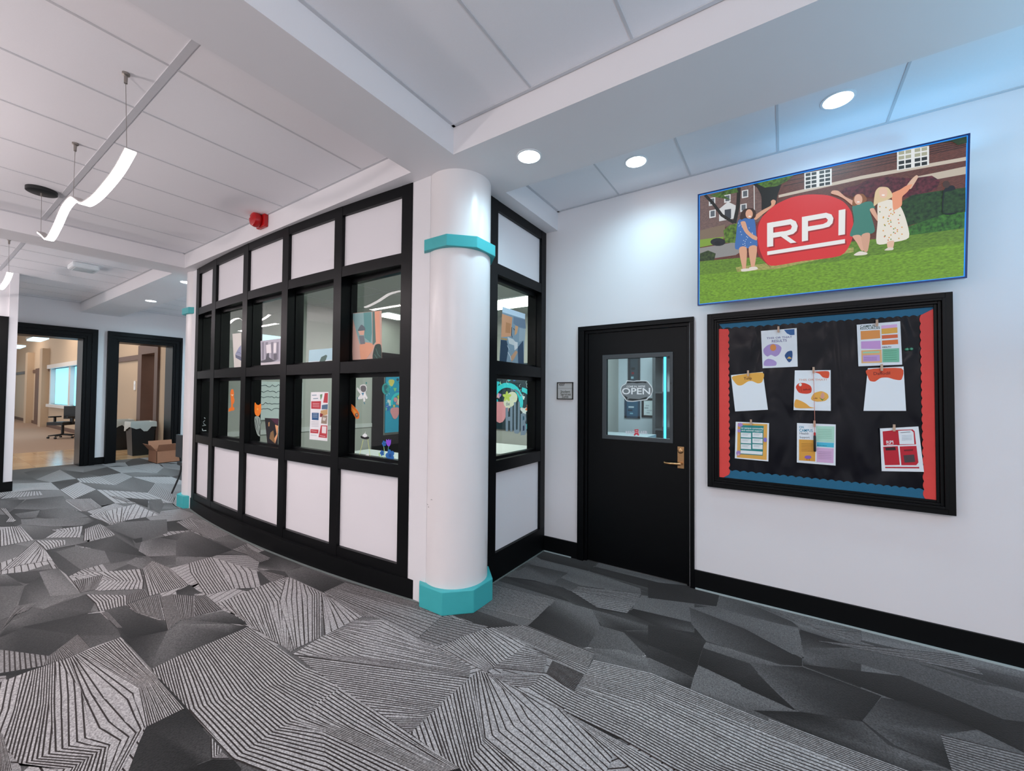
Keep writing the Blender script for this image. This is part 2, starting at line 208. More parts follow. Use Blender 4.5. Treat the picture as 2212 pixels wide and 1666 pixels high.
ART_DATA={
'tv':[
('#brick|6e4238',[-528,828,888.5,799.7,888.6,5.1,-545.7,6.2]),
('#brick|7d645f',[-524.8,824.9,-121.1,818.7,-118.8,544.8,-530.7,567.2]),
('c9bdae',[-21.1,703.7,423.3,710.2,888.4,686,888.5,678,888.5,665.3,423.4,688.2,-21.3,686]),
('c2b6a6',[666.8,632.6,888.5,632.5,888.5,589.3,714.2,594.3]),
('1c1210',[6.4,754.9,887.8,742.8,887.2,746.3,5.7,759.2]),
('1c1210',[6.5,783.9,887.6,753.1,887.1,756.6,5.9,788.1]),
('1c1210',[6.7,812.8,887.4,763.4,886.9,766.9,6.1,817.1]),
('1c1210',[433.6,808.8,887.2,773.7,886.8,777.2,499.3,807.5]),
('1c1210',[686.5,803.7,887.1,784,886.6,787.5,732.3,802.8]),
('e6e8e8',[126.1,810.9,273.4,798.8,273.5,693.7,125.8,702.6]),
('26282a',[133.7,806.2,160,804.1,160,785.3,133.6,787.3]),
('26282a',[166,803.6,192,801.5,192,782.8,166,784.8]),
('26282a',[133.6,779.2,160,777.2,159.9,758.4,133.6,760.3]),
('26282a',[165.9,776.8,192,774.8,191.9,756.1,165.9,758]),
('26282a',[133.5,752.2,159.9,750.4,159.9,731.5,133.5,733.3]),
('26282a',[165.9,749.9,191.9,748.1,191.9,729.4,165.9,731.1]),
('26282a',[133.5,725.2,159.8,723.5,159.8,704.6,133.4,706.2]),
('26282a',[165.8,723.1,191.9,721.4,191.9,702.6,165.8,704.2]),
('26282a',[208.2,800.2,233.8,798.1,233.8,779.6,208.2,781.6]),
('26282a',[239.6,797.6,264.8,795.6,264.8,777.2,239.6,779.2]),
('26282a',[208.2,773.6,233.8,771.7,233.8,753.1,208.2,755]),
('26282a',[239.6,771.2,264.8,769.3,264.8,750.9,239.6,752.7]),
('26282a',[208.2,747,233.8,745.2,233.7,726.6,208.1,728.3]),
('26282a',[239.6,744.8,264.8,743,264.9,724.5,239.6,726.2]),
('26282a',[208.1,720.3,233.7,718.7,233.7,700.1,208.1,701.6]),
('26282a',[239.6,718.3,264.9,716.6,264.9,698.2,239.6,699.7]),
('e6e8e8',[648.2,804.5,732.9,796.9,734.3,684.7,592.4,693.9,591.4,805.6]),
('a8a890',[598.8,804.6,624.1,802.4,624.3,782.3,598.9,784.4]),
('a8a890',[629.8,801.8,654.8,799.6,655,779.7,630,781.8]),
('a8a890',[599,775.8,624.4,773.7,624.6,753.6,599.2,755.6]),
('a8a890',[630.1,773.2,655.1,771.1,655.3,751.2,630.3,753.1]),
('26282a',[599.3,746.9,624.6,745,624.8,724.8,599.5,726.7]),
('26282a',[630.4,744.5,655.4,742.6,655.6,722.6,630.6,724.4]),
('26282a',[599.5,718,624.9,716.2,625.1,696.1,599.7,697.7]),
('26282a',[630.7,715.8,655.7,714.1,655.9,694,630.9,695.7]),
('a8a890',[670.4,798.2,694.9,796.1,695.2,776.3,670.6,778.4]),
('a8a890',[700.5,795.6,724.7,793.4,725,773.8,700.7,775.8]),
('a8a890',[670.7,769.9,695.3,767.8,695.5,748,670.9,750]),
('a8a890',[700.8,767.4,725.1,765.4,725.3,745.7,701.1,747.6]),
('26282a',[671,741.4,695.6,739.6,695.8,719.7,671.2,721.5]),
('26282a',[701.2,739.1,725.4,737.3,725.6,717.6,701.4,719.3]),
('26282a',[671.3,713,695.9,711.2,696.1,691.4,671.5,693]),
('26282a',[701.5,710.9,725.7,709.2,726,689.4,701.7,691]),
('d8dadc',[-462.8,701.3,-418.6,699.8,-419.5,643.5,-463.7,644.5]),
('5a6068',[-454.4,694.7,-426,693.7,-426.7,652,-455.1,653.9]),
('d8dadc',[-464.4,792.5,-420.3,790.4,-421.2,734.3,-465.3,736]),
('5a6068',[-456,785.9,-427.7,784.4,-428.3,742.8,-456.7,745.3]),
('d8dadc',[-360.5,788.6,-318,786.5,-318.7,731.5,-361.3,733.1]),
('5a6068',[-352.4,782.1,-325.1,780.6,-325.7,739.8,-353,742.2]),
('d8dadc',[-245.5,791.8,-204.8,789.8,-205.4,735.8,-246.2,737.5]),
('5a6068',[-237.8,785.4,-211.6,784,-212,744,-238.3,746.4]),
('d8dadc',[-256.5,696.3,-215.5,695,-216.1,640.7,-257.2,641.6]),
('5a6068',[-248.7,690,-222.4,689.1,-222.8,648.9,-249.2,650.7]),
('d0d2d4',[-395.8,696.7,-335.8,735.7,-286.2,697,-289.4,605,-397.2,606.9]),
('3a3e46',[-359,682.3,-316.4,679.9,-317.4,611.3,-360,612]),
('d0d0d0',[-171,815.1,-171.1,621.4,-165.4,620.1,-165.3,813.7]),
('~191510',[-168.1,819.8,6.3,806.7,-4.6,770.3,-30.2,693.5,-39.7,632.8,-118.4,587.7,-123.8,717.3,-149.5,788]),
('1e1914',[-498.2,818.2,-446.8,746.9,-385.1,640.9,-305.1,568,-294.4,584.5,-370.9,654.1,-430.5,757.4,-480.5,827.1,-486.3,827.2]),
('1e1914',[-274.6,822.1,-283.1,693.5,-307.5,576.2,-284.1,565.7,-259.7,684.4,-251.2,814.3]),
('#leaf|42601f',[-149.2,814.6,-113.5,819.7,25.2,816.9,66.1,812.6,23.9,783.2,-29.7,766.6,-102.8,775.6]),
('#leaf|3e5a26',[-458.7,813.7,-294.2,823.3,-284.1,823.1,-265.2,786,-365.6,789.9,-315.5,743.9,-427.5,794.5]),
('#leaf|4d1c28',[307.8,635,347,656,400.8,656.1,460.8,677.9,555.2,667.5,660,627.3,746.9,619.2,782.5,580,767.5,535.2,715,522,654.3,519.5,385.8,582.9]),
('#leaf|1f3a17',[606.1,494.7,661,526.9,741.5,524.2,806.4,520.5,888.1,512,887.5,394.9,769.7,364.8,642.2,347.5]),
('#leaf|2f5c1f',[635.4,339.7,769.6,373.8,886.8,401.2,886.8,281.3,649.7,288.5]),
('7c6a58',[-530.7,567.2,-358.5,575.8,-360,474.9,-533.3,486.5]),
('7d9c35',[-533.1,498,-370.1,488.2,-370.7,443.1,-534.2,440.1]),
('8c8b8a',[-535.4,434.5,-289.6,432.9,-153.1,411.5,-290.8,338.1,-537.2,341.3]),
('1b1b1f',[-355.3,445.7,-360.5,434,-374.9,426.6,-395.7,424.8,-418.9,429.3,-439.9,439,-454.3,452.2,-459.4,466.1,-453.9,478,-439.1,485.4,-418,486.9,-394.8,482.3,-374.2,472.4,-360.1,459.4]),
('0a0a0c',[-393.5,444.1,-395.4,437.1,-400.7,432.2,-408.3,430.4,-416.6,432,-424.1,436.7,-429.3,443.7,-431,451.4,-429,458.5,-423.7,463.4,-416.1,465.2,-407.8,463.6,-400.3,458.8,-395.2,451.9]),
('#leaf|4e6a20',[-369.4,533.2,-328.1,563.6,-277.9,567,-279.7,425.3,-358.4,440.7]),
('#leaf|2c3a1a',[-534,393.3,-476.4,406,-423.9,373.4,-435.2,323.7,-537.3,335.4]),
('#grass|5f8228',[-538.7,333.4,-291.1,315.7,-144.7,295.5,56.9,317.8,386.8,305.1,635.9,288.6,885.5,281.6,888.6,5.1,-545.7,6.2]),
('#grass|6d9628',[-540.9,230.4,227.2,194.4,886.8,197.8,888.6,5.1,-545.7,6.2]),
('#grass|9a9a58',[-292,248.5,-70,244.7,386.9,265.8,387,236.3,-33.5,195.6,-282.4,213.2]),
('~8f1d22',[-155.9,520.6,-104.4,595.1,-123.9,502.9,-125.6,308.5,-73.9,217.3,-81.3,222.8,-146.4,312.2,-162.6,418.8]),
('~d32f31',[-146.5,507.8,-118.5,577,-44.2,639.1,49.7,668,144.3,664.3,251.8,631.7,331.5,572.2,374.6,493.4,384.9,393.6,375.2,307.4,318,224,108.9,224.8,-70.2,223.1,-125.6,308.5,-148.4,410.6]),
('9b2226',[-81.8,515.2,-45.1,515.7,-46.2,347.8,-83.1,348.3]),
('9b2226',[-81.8,515.2,57.8,512.8,85.6,491,96.7,457.6,90.6,425.8,71.3,409,35.2,403.8,89.4,347.1,55.3,348.5,-3.2,408.4,-3,436.9,32.7,437.9,57.5,443.1,63.7,460.5,55.9,476.8,-45.3,478.6]),
('9b2226',[-46.5,440.6,13.1,438.8,13,406.2,-46.7,405.5]),
('9b2226',[120.1,512.1,154.1,511.5,153.8,348,119.6,347.4]),
('9b2226',[120.1,512.1,251.8,510.2,280.1,492.8,290.5,465.5,285.7,434.8,268.1,415.7,235.5,411.6,153.9,410.5,154,441.2,235.5,439.8,256.7,448.2,261.6,462.1,250.2,477.6,154.1,477.9]),
('9b2226',[317.5,510.8,352,510.4,350.1,348.9,316.2,348.8]),
('9b2226',[-82.4,316.9,350.2,318.3,350.2,291.6,-82.6,291.1]),
('e9e9e9',[-91,525.8,-54.1,526.2,-55.3,358,-92.3,358.6]),
('e9e9e9',[-91,525.8,49,523,76.9,501.2,88.1,467.7,81.9,435.9,62.6,419.1,26.4,414,80.7,357.1,46.5,358.6,-12.1,418.7,-11.9,447.2,23.9,448.1,48.7,453.3,55,470.7,47.1,487,-54.4,489]),
('e9e9e9',[-55.6,451,4.3,449.1,4.1,416.4,-55.8,415.8]),
('e9e9e9',[111.6,522.3,145.7,521.6,145.3,357.9,111.1,357.4]),
('e9e9e9',[111.6,522.3,243.7,520.1,272,502.6,282.5,475.3,277.7,444.5,260,425.4,227.3,421.4,145.5,420.4,145.5,451.2,227.3,449.6,248.6,458,253.4,471.9,242.1,487.5,145.6,488]),
('e9e9e9',[309.6,520.5,344.2,520.1,342.2,358.4,308.2,358.4]),
('e9e9e9',[-91.7,327.2,342.3,327.7,342.4,301,-91.9,301.4]),
('~d6a184',[-180.1,584.5,-122.8,620.8,-67,642.6,-66.8,671.1,-53,680.3,-37.7,666,-44.2,642.3,-62.5,627.7,-123.1,588.7,-159.2,564.7]),
('~3f6cae',[-272.8,579.1,-238.1,593.4,-180,593.2,-163.3,541.7,-158.3,466.9,-153.5,372.4,-221,374.2,-292.2,383.1,-287.1,471.3]),
('c8d6ea',[-267,564.6,-269.1,561.9,-272.4,563.8,-272.3,567.7,-269,568.2]),
('c8d6ea',[-225.9,548.6,-228,546,-231.2,547.9,-231.2,551.7,-227.9,552.2]),
('c8d6ea',[-257.3,548.6,-259.4,545.9,-262.7,547.8,-262.6,551.7,-259.3,552.2]),
('c8d6ea',[-263.3,542.9,-265.4,540.2,-268.7,542.2,-268.7,546,-265.3,546.5]),
('c8d6ea',[-243.7,531.8,-245.8,529.1,-249.1,531,-249,534.8,-245.7,535.3]),
('c8d6ea',[-199.1,515.3,-201.1,512.6,-204.3,514.5,-204.3,518.3,-201,518.8]),
('c8d6ea',[-226.3,514.2,-228.4,511.5,-231.6,513.4,-231.6,517.2,-228.3,517.7]),
('c8d6ea',[-228.3,507.7,-230.4,505,-233.7,506.9,-233.6,510.7,-230.3,511.2]),
('c8d6ea',[-205.1,495.9,-207.1,493.2,-210.4,495.1,-210.3,498.9,-207.1,499.4]),
('c8d6ea',[-254,499.2,-256,496.5,-259.3,498.4,-259.3,502.3,-256,502.8]),
('c8d6ea',[-180.2,476.9,-182.2,474.2,-185.4,476.1,-185.4,479.9,-182.2,480.4]),
('c8d6ea',[-178.4,469.7,-180.4,467,-183.6,468.8,-183.5,472.7,-180.3,473.2]),
('c8d6ea',[-248.3,477.2,-250.4,474.4,-253.7,476.3,-253.6,480.2,-250.3,480.7]),
('c8d6ea',[-195.8,459.5,-197.8,456.8,-201.1,458.6,-201,462.5,-197.8,463]),
('c8d6ea',[-215.2,456.5,-217.3,453.8,-220.5,455.7,-220.5,459.5,-217.2,460.1]),
('c8d6ea',[-209.5,448.4,-211.5,445.7,-214.8,447.6,-214.7,451.4,-211.5,452]),
('c8d6ea',[-178.7,435.4,-180.7,432.6,-183.9,434.5,-183.9,438.3,-180.7,438.9]),
('c8d6ea',[-219.4,436.6,-221.4,433.9,-224.7,435.7,-224.6,439.6,-221.4,440.1]),
('c8d6ea',[-235.1,432.8,-237.1,430,-240.4,431.9,-240.4,435.8,-237.1,436.3]),
('c8d6ea',[-225.4,423.9,-227.4,421.2,-230.7,423,-230.7,426.9,-227.4,427.4]),
('c8d6ea',[-190.5,410.1,-192.6,407.4,-195.8,409.2,-195.8,413.1,-192.5,413.7]),
('c8d6ea',[-227.5,410.4,-229.5,407.7,-232.8,409.5,-232.8,413.4,-229.5,414]),
('c8d6ea',[-239.3,405.7,-241.4,403,-244.7,404.8,-244.6,408.7,-241.3,409.3]),
('c8d6ea',[-225.7,396.2,-227.8,393.4,-231,395.2,-231,399.1,-227.7,399.7]),
('c8d6ea',[-187,381.8,-189,379.1,-192.2,380.9,-192.2,384.8,-188.9,385.3]),
('c8d6ea',[-220,381.2,-222,378.4,-225.3,380.2,-225.3,384.1,-222,384.7]),
('~d6a184',[-256.1,566.6,-226.7,566.7,-209.9,505,-181.3,466.2,-152.8,441.9,-156.9,418.8,-189.3,440.5,-229.5,492.7]),
('~3b251c',[-259.7,598.2,-249.3,639.8,-222.7,657.6,-179.4,650.4,-158.7,618.5,-160.9,586.7,-180.2,574.8,-228.3,591.1,-248,584.6]),
('d9a68c',[-177.9,610,-180.3,596,-186.8,585.8,-196.1,581.4,-206.4,583.7,-215.6,592.4,-222,605.6,-224.1,620.8,-221.6,634.9,-215.1,645.1,-205.7,649.4,-195.4,646.9,-186.3,638.3,-180,625.1]),
('f2ece8',[-188.6,595.2,-189.5,593.5,-191.9,592.5,-195.4,592.5,-199.2,593.4,-202.7,595,-205.1,597,-205.9,599.1,-205,600.8,-202.6,601.8,-199.1,601.8,-195.3,600.9,-191.8,599.3,-189.4,597.2]),
('~d6a184',[-268.3,380.9,-219.1,376,-226.6,226.7,-246.3,229.9]),
('~d6a184',[-206.4,375.9,-154.4,372.6,-172.1,229,-191.4,232.1]),
('~ded6cc',[-254.3,229,-203.2,225.2,-193.6,208.1,-250.5,210.5]),
('~ded6cc',[-205,232.1,-162.5,231.8,-151.2,212.4,-198.5,208.9]),
('~d9a890',[379.8,534.9,339.3,584.9,304.6,616.2,269.5,639,277.5,654.7,307.8,644.8,343.2,598.5,384.3,561]),
('~3f7d70',[378.3,529.5,408.9,538.5,470.4,537.7,489.9,491.1,466.3,483.4,478.5,421.3,489.3,344.4,436.3,332.2,367.3,342.4,387.9,431.9]),
('~d9a890',[464.8,485.6,485.5,490.2,507.9,428,534.3,399.3,521.3,385.1,499.2,411.9]),
('~8a5834',[379.8,531.1,384.3,583.3,401,599.3,431.3,593.4,449.5,562,446.6,543.6,416.5,533.7]),
('dfae96',[429.2,559.4,427.3,545.3,421.6,535,413.5,530.5,404.3,532.7,396,541.3,390.2,554.5,388.1,569.7,390.1,583.9,395.8,594.2,404.1,598.6,413.2,596.2,421.4,587.6,427.1,574.5]),
('f2ece8',[416.4,547.2,415.7,545.7,413.6,544.9,410.5,544.9,407.1,545.8,404.1,547.3,402,549.1,401.2,551,402,552.5,404.1,553.3,407.1,553.3,410.5,552.4,413.6,550.9,415.7,549.1]),
('~d9a890',[380.5,338.7,421.1,334.3,440.5,246,425.4,237.1,402.2,292.3]),
('~d0a088',[424.9,334.5,467.1,337.5,457.1,231.2,437.5,234.9]),
('~e2d8d0',[387.1,218.6,417.8,234.6,454.2,218.2,448.2,207.6,402.5,209.9]),
('~e6e0d4',[502.9,515.4,534.8,526.4,567,523,606.2,479.9,633.4,395.7,649.8,275.5,572.7,260.9,500.1,267.5,503.6,406.1]),
('d8933c',[516.9,493.1,514.4,489.2,510.3,491.9,510.3,497.5,514.4,498.2]),
('c9a23a',[545.9,480.8,543.5,477,539.4,479.6,539.4,485.2,543.4,485.9]),
('6f8a4a',[598.6,463,596.2,459.1,592.3,461.7,592.2,467.2,596.2,468]),
('d46a3a',[568.9,464.8,566.5,461,562.5,463.6,562.4,469.1,566.4,469.9]),
('d8933c',[563.3,460.9,560.8,457.1,556.8,459.7,556.8,465.2,560.8,466]),
('c9a23a',[581.8,451.3,579.4,447.5,575.4,450.1,575.4,455.6,579.3,456.3]),
('6f8a4a',[517.1,461.3,514.7,457.4,510.6,460.1,510.5,465.6,514.6,466.4]),
('d46a3a',[584.7,440.2,582.3,436.3,578.3,438.9,578.3,444.4,582.2,445.2]),
('d8933c',[569.1,438.6,566.7,434.7,562.7,437.3,562.7,442.9,566.6,443.6]),
('c9a23a',[577.7,431.4,575.3,427.5,571.3,430.1,571.3,435.6,575.2,436.4]),
('6f8a4a',[610.2,418.6,607.9,414.8,603.9,417.4,603.9,422.8,607.8,423.6]),
('d46a3a',[560.7,424.8,558.2,420.9,554.2,423.5,554.2,429.1,558.2,429.8]),
('d8933c',[534.8,425.5,532.3,421.5,528.3,424.2,528.2,429.7,532.3,430.5]),
('c9a23a',[533.4,420.5,530.9,416.6,526.8,419.2,526.8,424.8,530.8,425.6]),
('6f8a4a',[556.5,410,554.1,406.1,550,408.7,550,414.2,554,415]),
('d46a3a',[603.5,394.2,601.1,390.3,597.1,392.8,597.1,398.3,601,399.1]),
('d8933c',[568,396.9,565.6,392.9,561.6,395.5,561.5,401.1,565.5,401.9]),
('c9a23a',[556.6,394.2,554.2,390.2,550.1,392.8,550.1,398.4,554.1,399.2]),
('6f8a4a',[569.6,386,567.1,382.1,563.1,384.7,563.1,390.2,567.1,391]),
('d46a3a',[606.5,372.6,604.1,368.7,600.1,371.3,600.1,376.8,604,377.6]),
('d8933c',[561,377.4,558.6,373.4,554.6,376,554.5,381.6,558.5,382.4]),
('c9a23a',[539.5,376.8,537,372.9,532.9,375.5,532.9,381,536.9,381.9]),
('6f8a4a',[542.4,370.9,539.9,366.9,535.9,369.5,535.8,375.1,539.9,375.9]),
('d46a3a',[569.8,359.7,567.3,355.7,563.3,358.3,563.3,363.8,567.3,364.7]),
('d8933c',[620.7,343.5,618.3,339.5,614.4,342.1,614.4,347.6,618.3,348.4]),
('c9a23a',[589.8,344.9,587.4,340.9,583.4,343.5,583.3,349,587.3,349.9]),
('6f8a4a',[582.7,341.1,580.3,337.2,576.3,339.7,576.3,345.3,580.2,346.1]),
('d46a3a',[599.8,332.3,597.4,328.3,593.4,330.9,593.4,336.4,597.3,337.2]),
('d8933c',[533.9,340.9,531.5,336.9,527.4,339.5,527.4,345.1,531.4,345.9]),
('c9a23a',[599.9,321.8,597.5,317.8,593.5,320.4,593.4,325.9,597.4,326.7]),
('6f8a4a',[582.9,320.1,580.5,316.1,576.5,318.6,576.4,324.2,580.4,325.1]),
('d46a3a',[590,313.3,587.6,309.4,583.6,311.9,583.6,317.4,587.6,318.3]),
('d8933c',[621.1,301.7,618.7,297.7,614.8,300.2,614.7,305.7,618.6,306.6]),
('c9a23a',[570.2,306.9,567.7,302.9,563.7,305.4,563.7,311,567.7,311.9]),
('6f8a4a',[542.9,307.2,540.4,303.2,536.3,305.7,536.3,311.3,540.3,312.2]),
('d46a3a',[540,302.5,537.5,298.4,533.5,301,533.4,306.6,537.5,307.5]),
('d8933c',[561.7,292.8,559.3,288.8,555.2,291.3,555.2,296.9,559.2,297.8]),
('c9a23a',[607.3,278.3,604.9,274.4,600.9,276.9,600.9,282.4,604.8,283.3]),
('6f8a4a',[570.4,280.4,568,276.4,563.9,279,563.9,284.5,567.9,285.4]),
('d46a3a',[557.5,277.7,555.1,273.7,551,276.2,551,281.8,555,282.7]),
('~d9b49c',[631.7,580.2,658.7,623.1,678.9,640.1,686.4,625.3,664.6,580.6,653.8,565.2]),
('~e89a76',[566.8,558.5,605.4,573.4,633,589.1,661.8,590.4,640.2,552.3,616.9,527.1,614.6,476,578.2,456.8,572.1,512.4]),
('~dcc49a',[483.9,505.8,490.8,589.4,511,614.2,548.6,602.3,566.7,569.6,571.9,540.4,549.2,527.5,507.3,519.1]),
('e6bda6',[548.8,570.6,547,556.4,541.5,546.1,533.4,541.6,524.4,543.9,516.2,552.5,510.5,565.8,508.3,581.1,510.3,595.3,515.8,605.6,523.9,609.9,532.9,607.5,541.1,598.9,546.7,585.7]),
('f6efec',[536.7,558.7,536,556.9,533.8,555.8,530.6,555.7,527,556.6,523.8,558.3,521.6,560.5,520.8,562.8,521.6,564.6,523.8,565.7,527,565.8,530.5,564.9,533.7,563.1,535.9,560.9]),
('~e0b8a0',[549.7,267.3,581.2,268.7,575.9,222.5,554.3,222.8]),
('~d9cfc4',[537,218.4,555,232.2,578.7,225.8,574.5,213.3]),
('~14151a',[795,510.3,815.7,538.3,844.4,523.7,855.9,380.5,795.4,385.8]),
('46312a',[822.6,547,821.2,538.3,817.1,532,811,529.6,804.1,531.4,797.9,537.1,793.5,545.7,791.8,555.3,793.2,564.2,797.4,570.4,803.6,572.8,810.4,570.9,816.6,565.1,820.9,556.6]),
('#leaf|203a18',[800.2,508.9,886.9,512.4,888.5,407.7,888.6,372.8,795.4,385.8]),
('#leaf|1f3214',[777.1,797.2,887.2,799.3,887.8,761.5,853.4,759.7,828,789.5]),
],
'results':[
('edf1f5',[-139.1,2048.8,81.9,2052.2,86.1,1772.2,-130.2,1767.1]),
('2f63a0',[5.2,2045.8,68.1,2046,68.7,2003.8,44.4,2003.5,22.6,2017.9]),
('6d6a9a','THIS OR THAT',(-103.3,1984.1,53.8,1983.8,0.8)),
('6d6a9a','RESULTS',(-70.6,1957,22.3,1958.5)),
('~b39ad2',[-124,1909.3,-99,1937.2,-67,1947.1,-31,1938.4,-11.5,1915.9,-15.2,1889.4,-27,1865.5,-49.4,1851.5,-76.5,1865.7,-99.4,1853.8,-120.4,1876.5]),
('e8964c',[-42.8,1917.7,-47.5,1901.4,-59.3,1893.2,-72.7,1897,-81.4,1911,-81.3,1928.8,-72.5,1941.8,-59,1944.1,-47.3,1934.5]),
('~b39ad2',[-118.9,1818.8,-94.9,1836.3,-63.1,1827.4,-42.5,1808.4,-49.8,1784,-119,1785.2]),
('~1f4f88',[8.5,1856.4,26.2,1884.1,52.4,1888,55.6,1854.2,49.3,1817.6,34.5,1805.5,21.5,1824]),
('e8b860',[21.5,1833.5,34.7,1847.7,49.5,1836.5,47.7,1830.3]),
],
'resources':[
('edf1f5',[416,2046.8,633.5,2050.2,640.3,1768,422.7,1763.7]),
('1f4a3c','CAMPUS',(433.9,2025.6,509.9,2025)),
('1f4a3c','RESOURCES',(433.8,2010.9,534.4,2009.5)),
('ee9a4e',[436,2001.9,534.3,2001.8,535.9,1946.9,436.9,1943.1]),
('e6b4e0',[541,2030,618.1,2032.8,618.5,2011.9,541.6,2008.9]),
('f0b24a',[541.6,2008.9,619.2,2011.9,619.6,1976,541.9,1972.4]),
('e86a3c',[542.6,1965.6,620.2,1966.5,621.3,1943.8,543.1,1941.6]),
('ee7a34',[543,1930.1,621.2,1932.5,622.3,1902.2,543.4,1901.4]),
('d6a2dc',[437.6,1931.3,535.8,1930.6,537.4,1874.9,437.9,1882.4]),
('2a2a2a','HEALTH',(544.7,1882.2,587.2,1881.6)),
('7cc2a0',[544.6,1874.5,626.2,1875.6,626.7,1785.4,545.2,1786.5]),
('f0b87a',[438.6,1870.6,540.3,1870.9,542.3,1784.7,438.6,1784.6]),
('c9a0d8',[445.7,1837,531.3,1836.9,532.4,1794.7,446.1,1794.1]),
('a8d8b4',[446.7,1860.4,530.1,1860.9,530.7,1850.3,446.6,1849.7]),
('8a5a98',[450.8,1820.2,516.8,1820.3,516.7,1822.2,450.8,1822.2]),
('8a5a98',[450.7,1810.5,516.7,1810.6,516.7,1812.6,450.7,1812.4]),
('8a5a98',[450.6,1802.7,516.6,1803,516.6,1804.9,450.6,1804.6]),
('4f9676',[551.6,1858.8,615,1859.3,614.9,1861.2,551.6,1860.7]),
('4f9676',[551.5,1844.5,614.8,1845.2,614.8,1847.1,551.4,1846.4]),
('4f9676',[551.3,1830.2,614.7,1831,614.7,1832.9,551.3,1832.1]),
('4f9676',[551.2,1815.9,614.6,1816.9,614.5,1818.8,551.2,1817.8]),
('4f9676',[551.1,1801.6,614.4,1802.8,614.4,1804.7,551,1803.5]),
],
'tulip':[
('edf1f5',[-340.9,1719.1,-129.4,1739.9,-97.8,1456.7,-313.2,1437.4]),
('~efb048',[-326,1710.9,-132.2,1735.6,-132.6,1667.1,-160.6,1653.3,-198.1,1671.2,-226.8,1668.2,-265.4,1640.8,-294.7,1641,-319.2,1669.2]),
('5a2a18','Tulip',(-253.6,1682.9,-200.9,1684.4)),
],
'question':[
('edf1f5',[68.8,1745.5,274,1742.2,272.7,1458.6,59.3,1458.8]),
('~e4522a',[184.1,1732.3,262,1734.4,261.7,1688,231.1,1692.5,211,1717.3]),
('d8a48c','THIS OR THAT?',(91.4,1669.9,253.5,1669.9,0.8)),
('~da3c1e',[74,1623,89.6,1651.1,123.5,1653.9,156.9,1636.1,166.7,1611.4,161.6,1584.7,135.6,1576.4,93.4,1584.5]),
('f0efe6',[110,1641.6,106.4,1632.7,98.5,1630.5,92.2,1636.8,92.2,1646.7,98.6,1652.8,106.5,1650.6]),
('8a2a12',[103.9,1628,107.1,1588.6,108.8,1588.8,105.6,1628.2]),
('6a1408','daffodil',(116.5,1601.1,158.4,1603.2)),
('~efb24e',[163,1547.8,181.4,1581.8,222.3,1595.1,254.4,1577,260.6,1551.9,242,1528.5,197.4,1521.7,168.6,1531.5]),
('7a3a10','tulip',(175.3,1539.7,199.2,1542.1)),
('2f8a3c',[207.4,1551.3,226.7,1528.2,246.3,1554.8,230,1536.4]),
('e0a08c',[213.9,1551.4,220.6,1576.9,228.8,1589.1,238.4,1574.9,236.6,1548.6,226.8,1540.4]),
('~edaa46',[71.8,1534.3,105.8,1524.4,135.2,1504.2,155.9,1484,182.3,1476.5,69.7,1475.8]),
],
'daffodil':[
('edf1f5',[470.9,1749.5,646.4,1755.6,655.7,1469.6,446.2,1463.6]),
('~e4522a',[469.3,1740.9,635.9,1744.7,636.6,1672.6,606.2,1671.2,571.2,1684.9,535.6,1683.6,506.6,1660,481.1,1665.1,470.4,1694.3]),
('7a1c08','Daffodil',(499.7,1703.4,582,1705.6)),
],
'community':[
('edf1f5',[-309.5,1358.3,-91,1357,-97,1072.8,-316.5,1076]),
('e8ae50',[-295.8,1348.9,-102,1349,-107.9,1082.5,-302.7,1084]),
('1c8a88',[-278.3,1334.2,-125,1335,-131.6,1112.5,-279.2,1110.4]),
('eef4f4','rpi campus community',(-274.5,1307.7,-126.9,1309)),
('eef4f4','and national support',(-270.7,1289.1,-132.5,1291.4)),
('eef2f2',[-274.7,1276.7,-207.5,1277.3,-207.6,1241.2,-274.8,1241.3]),
('8aa4a6',[-267,1267.2,-217,1268,-217,1270.2,-266.9,1269.4]),
('8aa4a6',[-267,1258.4,-228.5,1258.5,-228.4,1260.7,-266.9,1260.6]),
('eef2f2',[-198,1281.2,-132.6,1281.7,-132.8,1246.1,-198.1,1246.2]),
('8aa4a6',[-190.5,1271.8,-141.9,1272.5,-141.8,1274.7,-190.4,1274]),
('8aa4a6',[-190.6,1263,-153.1,1263.2,-153,1265.3,-190.5,1265.2]),
('eef2f2',[-274.8,1232.4,-207.7,1233.6,-207.8,1197.5,-275,1197]),
('8aa4a6',[-267.1,1223,-217.2,1224.2,-217.2,1226.4,-267.1,1225.2]),
('8aa4a6',[-267.2,1214.1,-228.7,1214.6,-228.6,1216.8,-267.1,1216.4]),
('eef2f2',[-198.2,1237.5,-132.8,1238.5,-133,1202.9,-198.3,1202.5]),
('8aa4a6',[-190.7,1228.1,-142.1,1229.2,-142,1231.4,-190.6,1230.3]),
('8aa4a6',[-190.8,1219.4,-153.3,1219.8,-153.2,1222,-190.7,1221.6]),
('eef2f2',[-275,1188.2,-207.9,1189.8,-208,1153.8,-275.1,1152.8]),
('8aa4a6',[-267.3,1178.8,-217.4,1180.4,-217.3,1182.5,-267.2,1181]),
('8aa4a6',[-267.4,1170,-228.9,1170.7,-228.8,1172.9,-267.3,1172.2]),
('eef2f2',[-198.4,1193.8,-133,1195.3,-133.2,1159.8,-198.5,1158.9]),
('8aa4a6',[-190.9,1184.5,-142.3,1186,-142.3,1188.2,-190.8,1186.7]),
('8aa4a6',[-191,1175.8,-153.5,1176.5,-153.4,1178.7,-190.9,1178]),
('eef2f2',[-277.1,1141.6,-133.3,1142.5,-135.2,1118.6,-277.2,1117.2]),
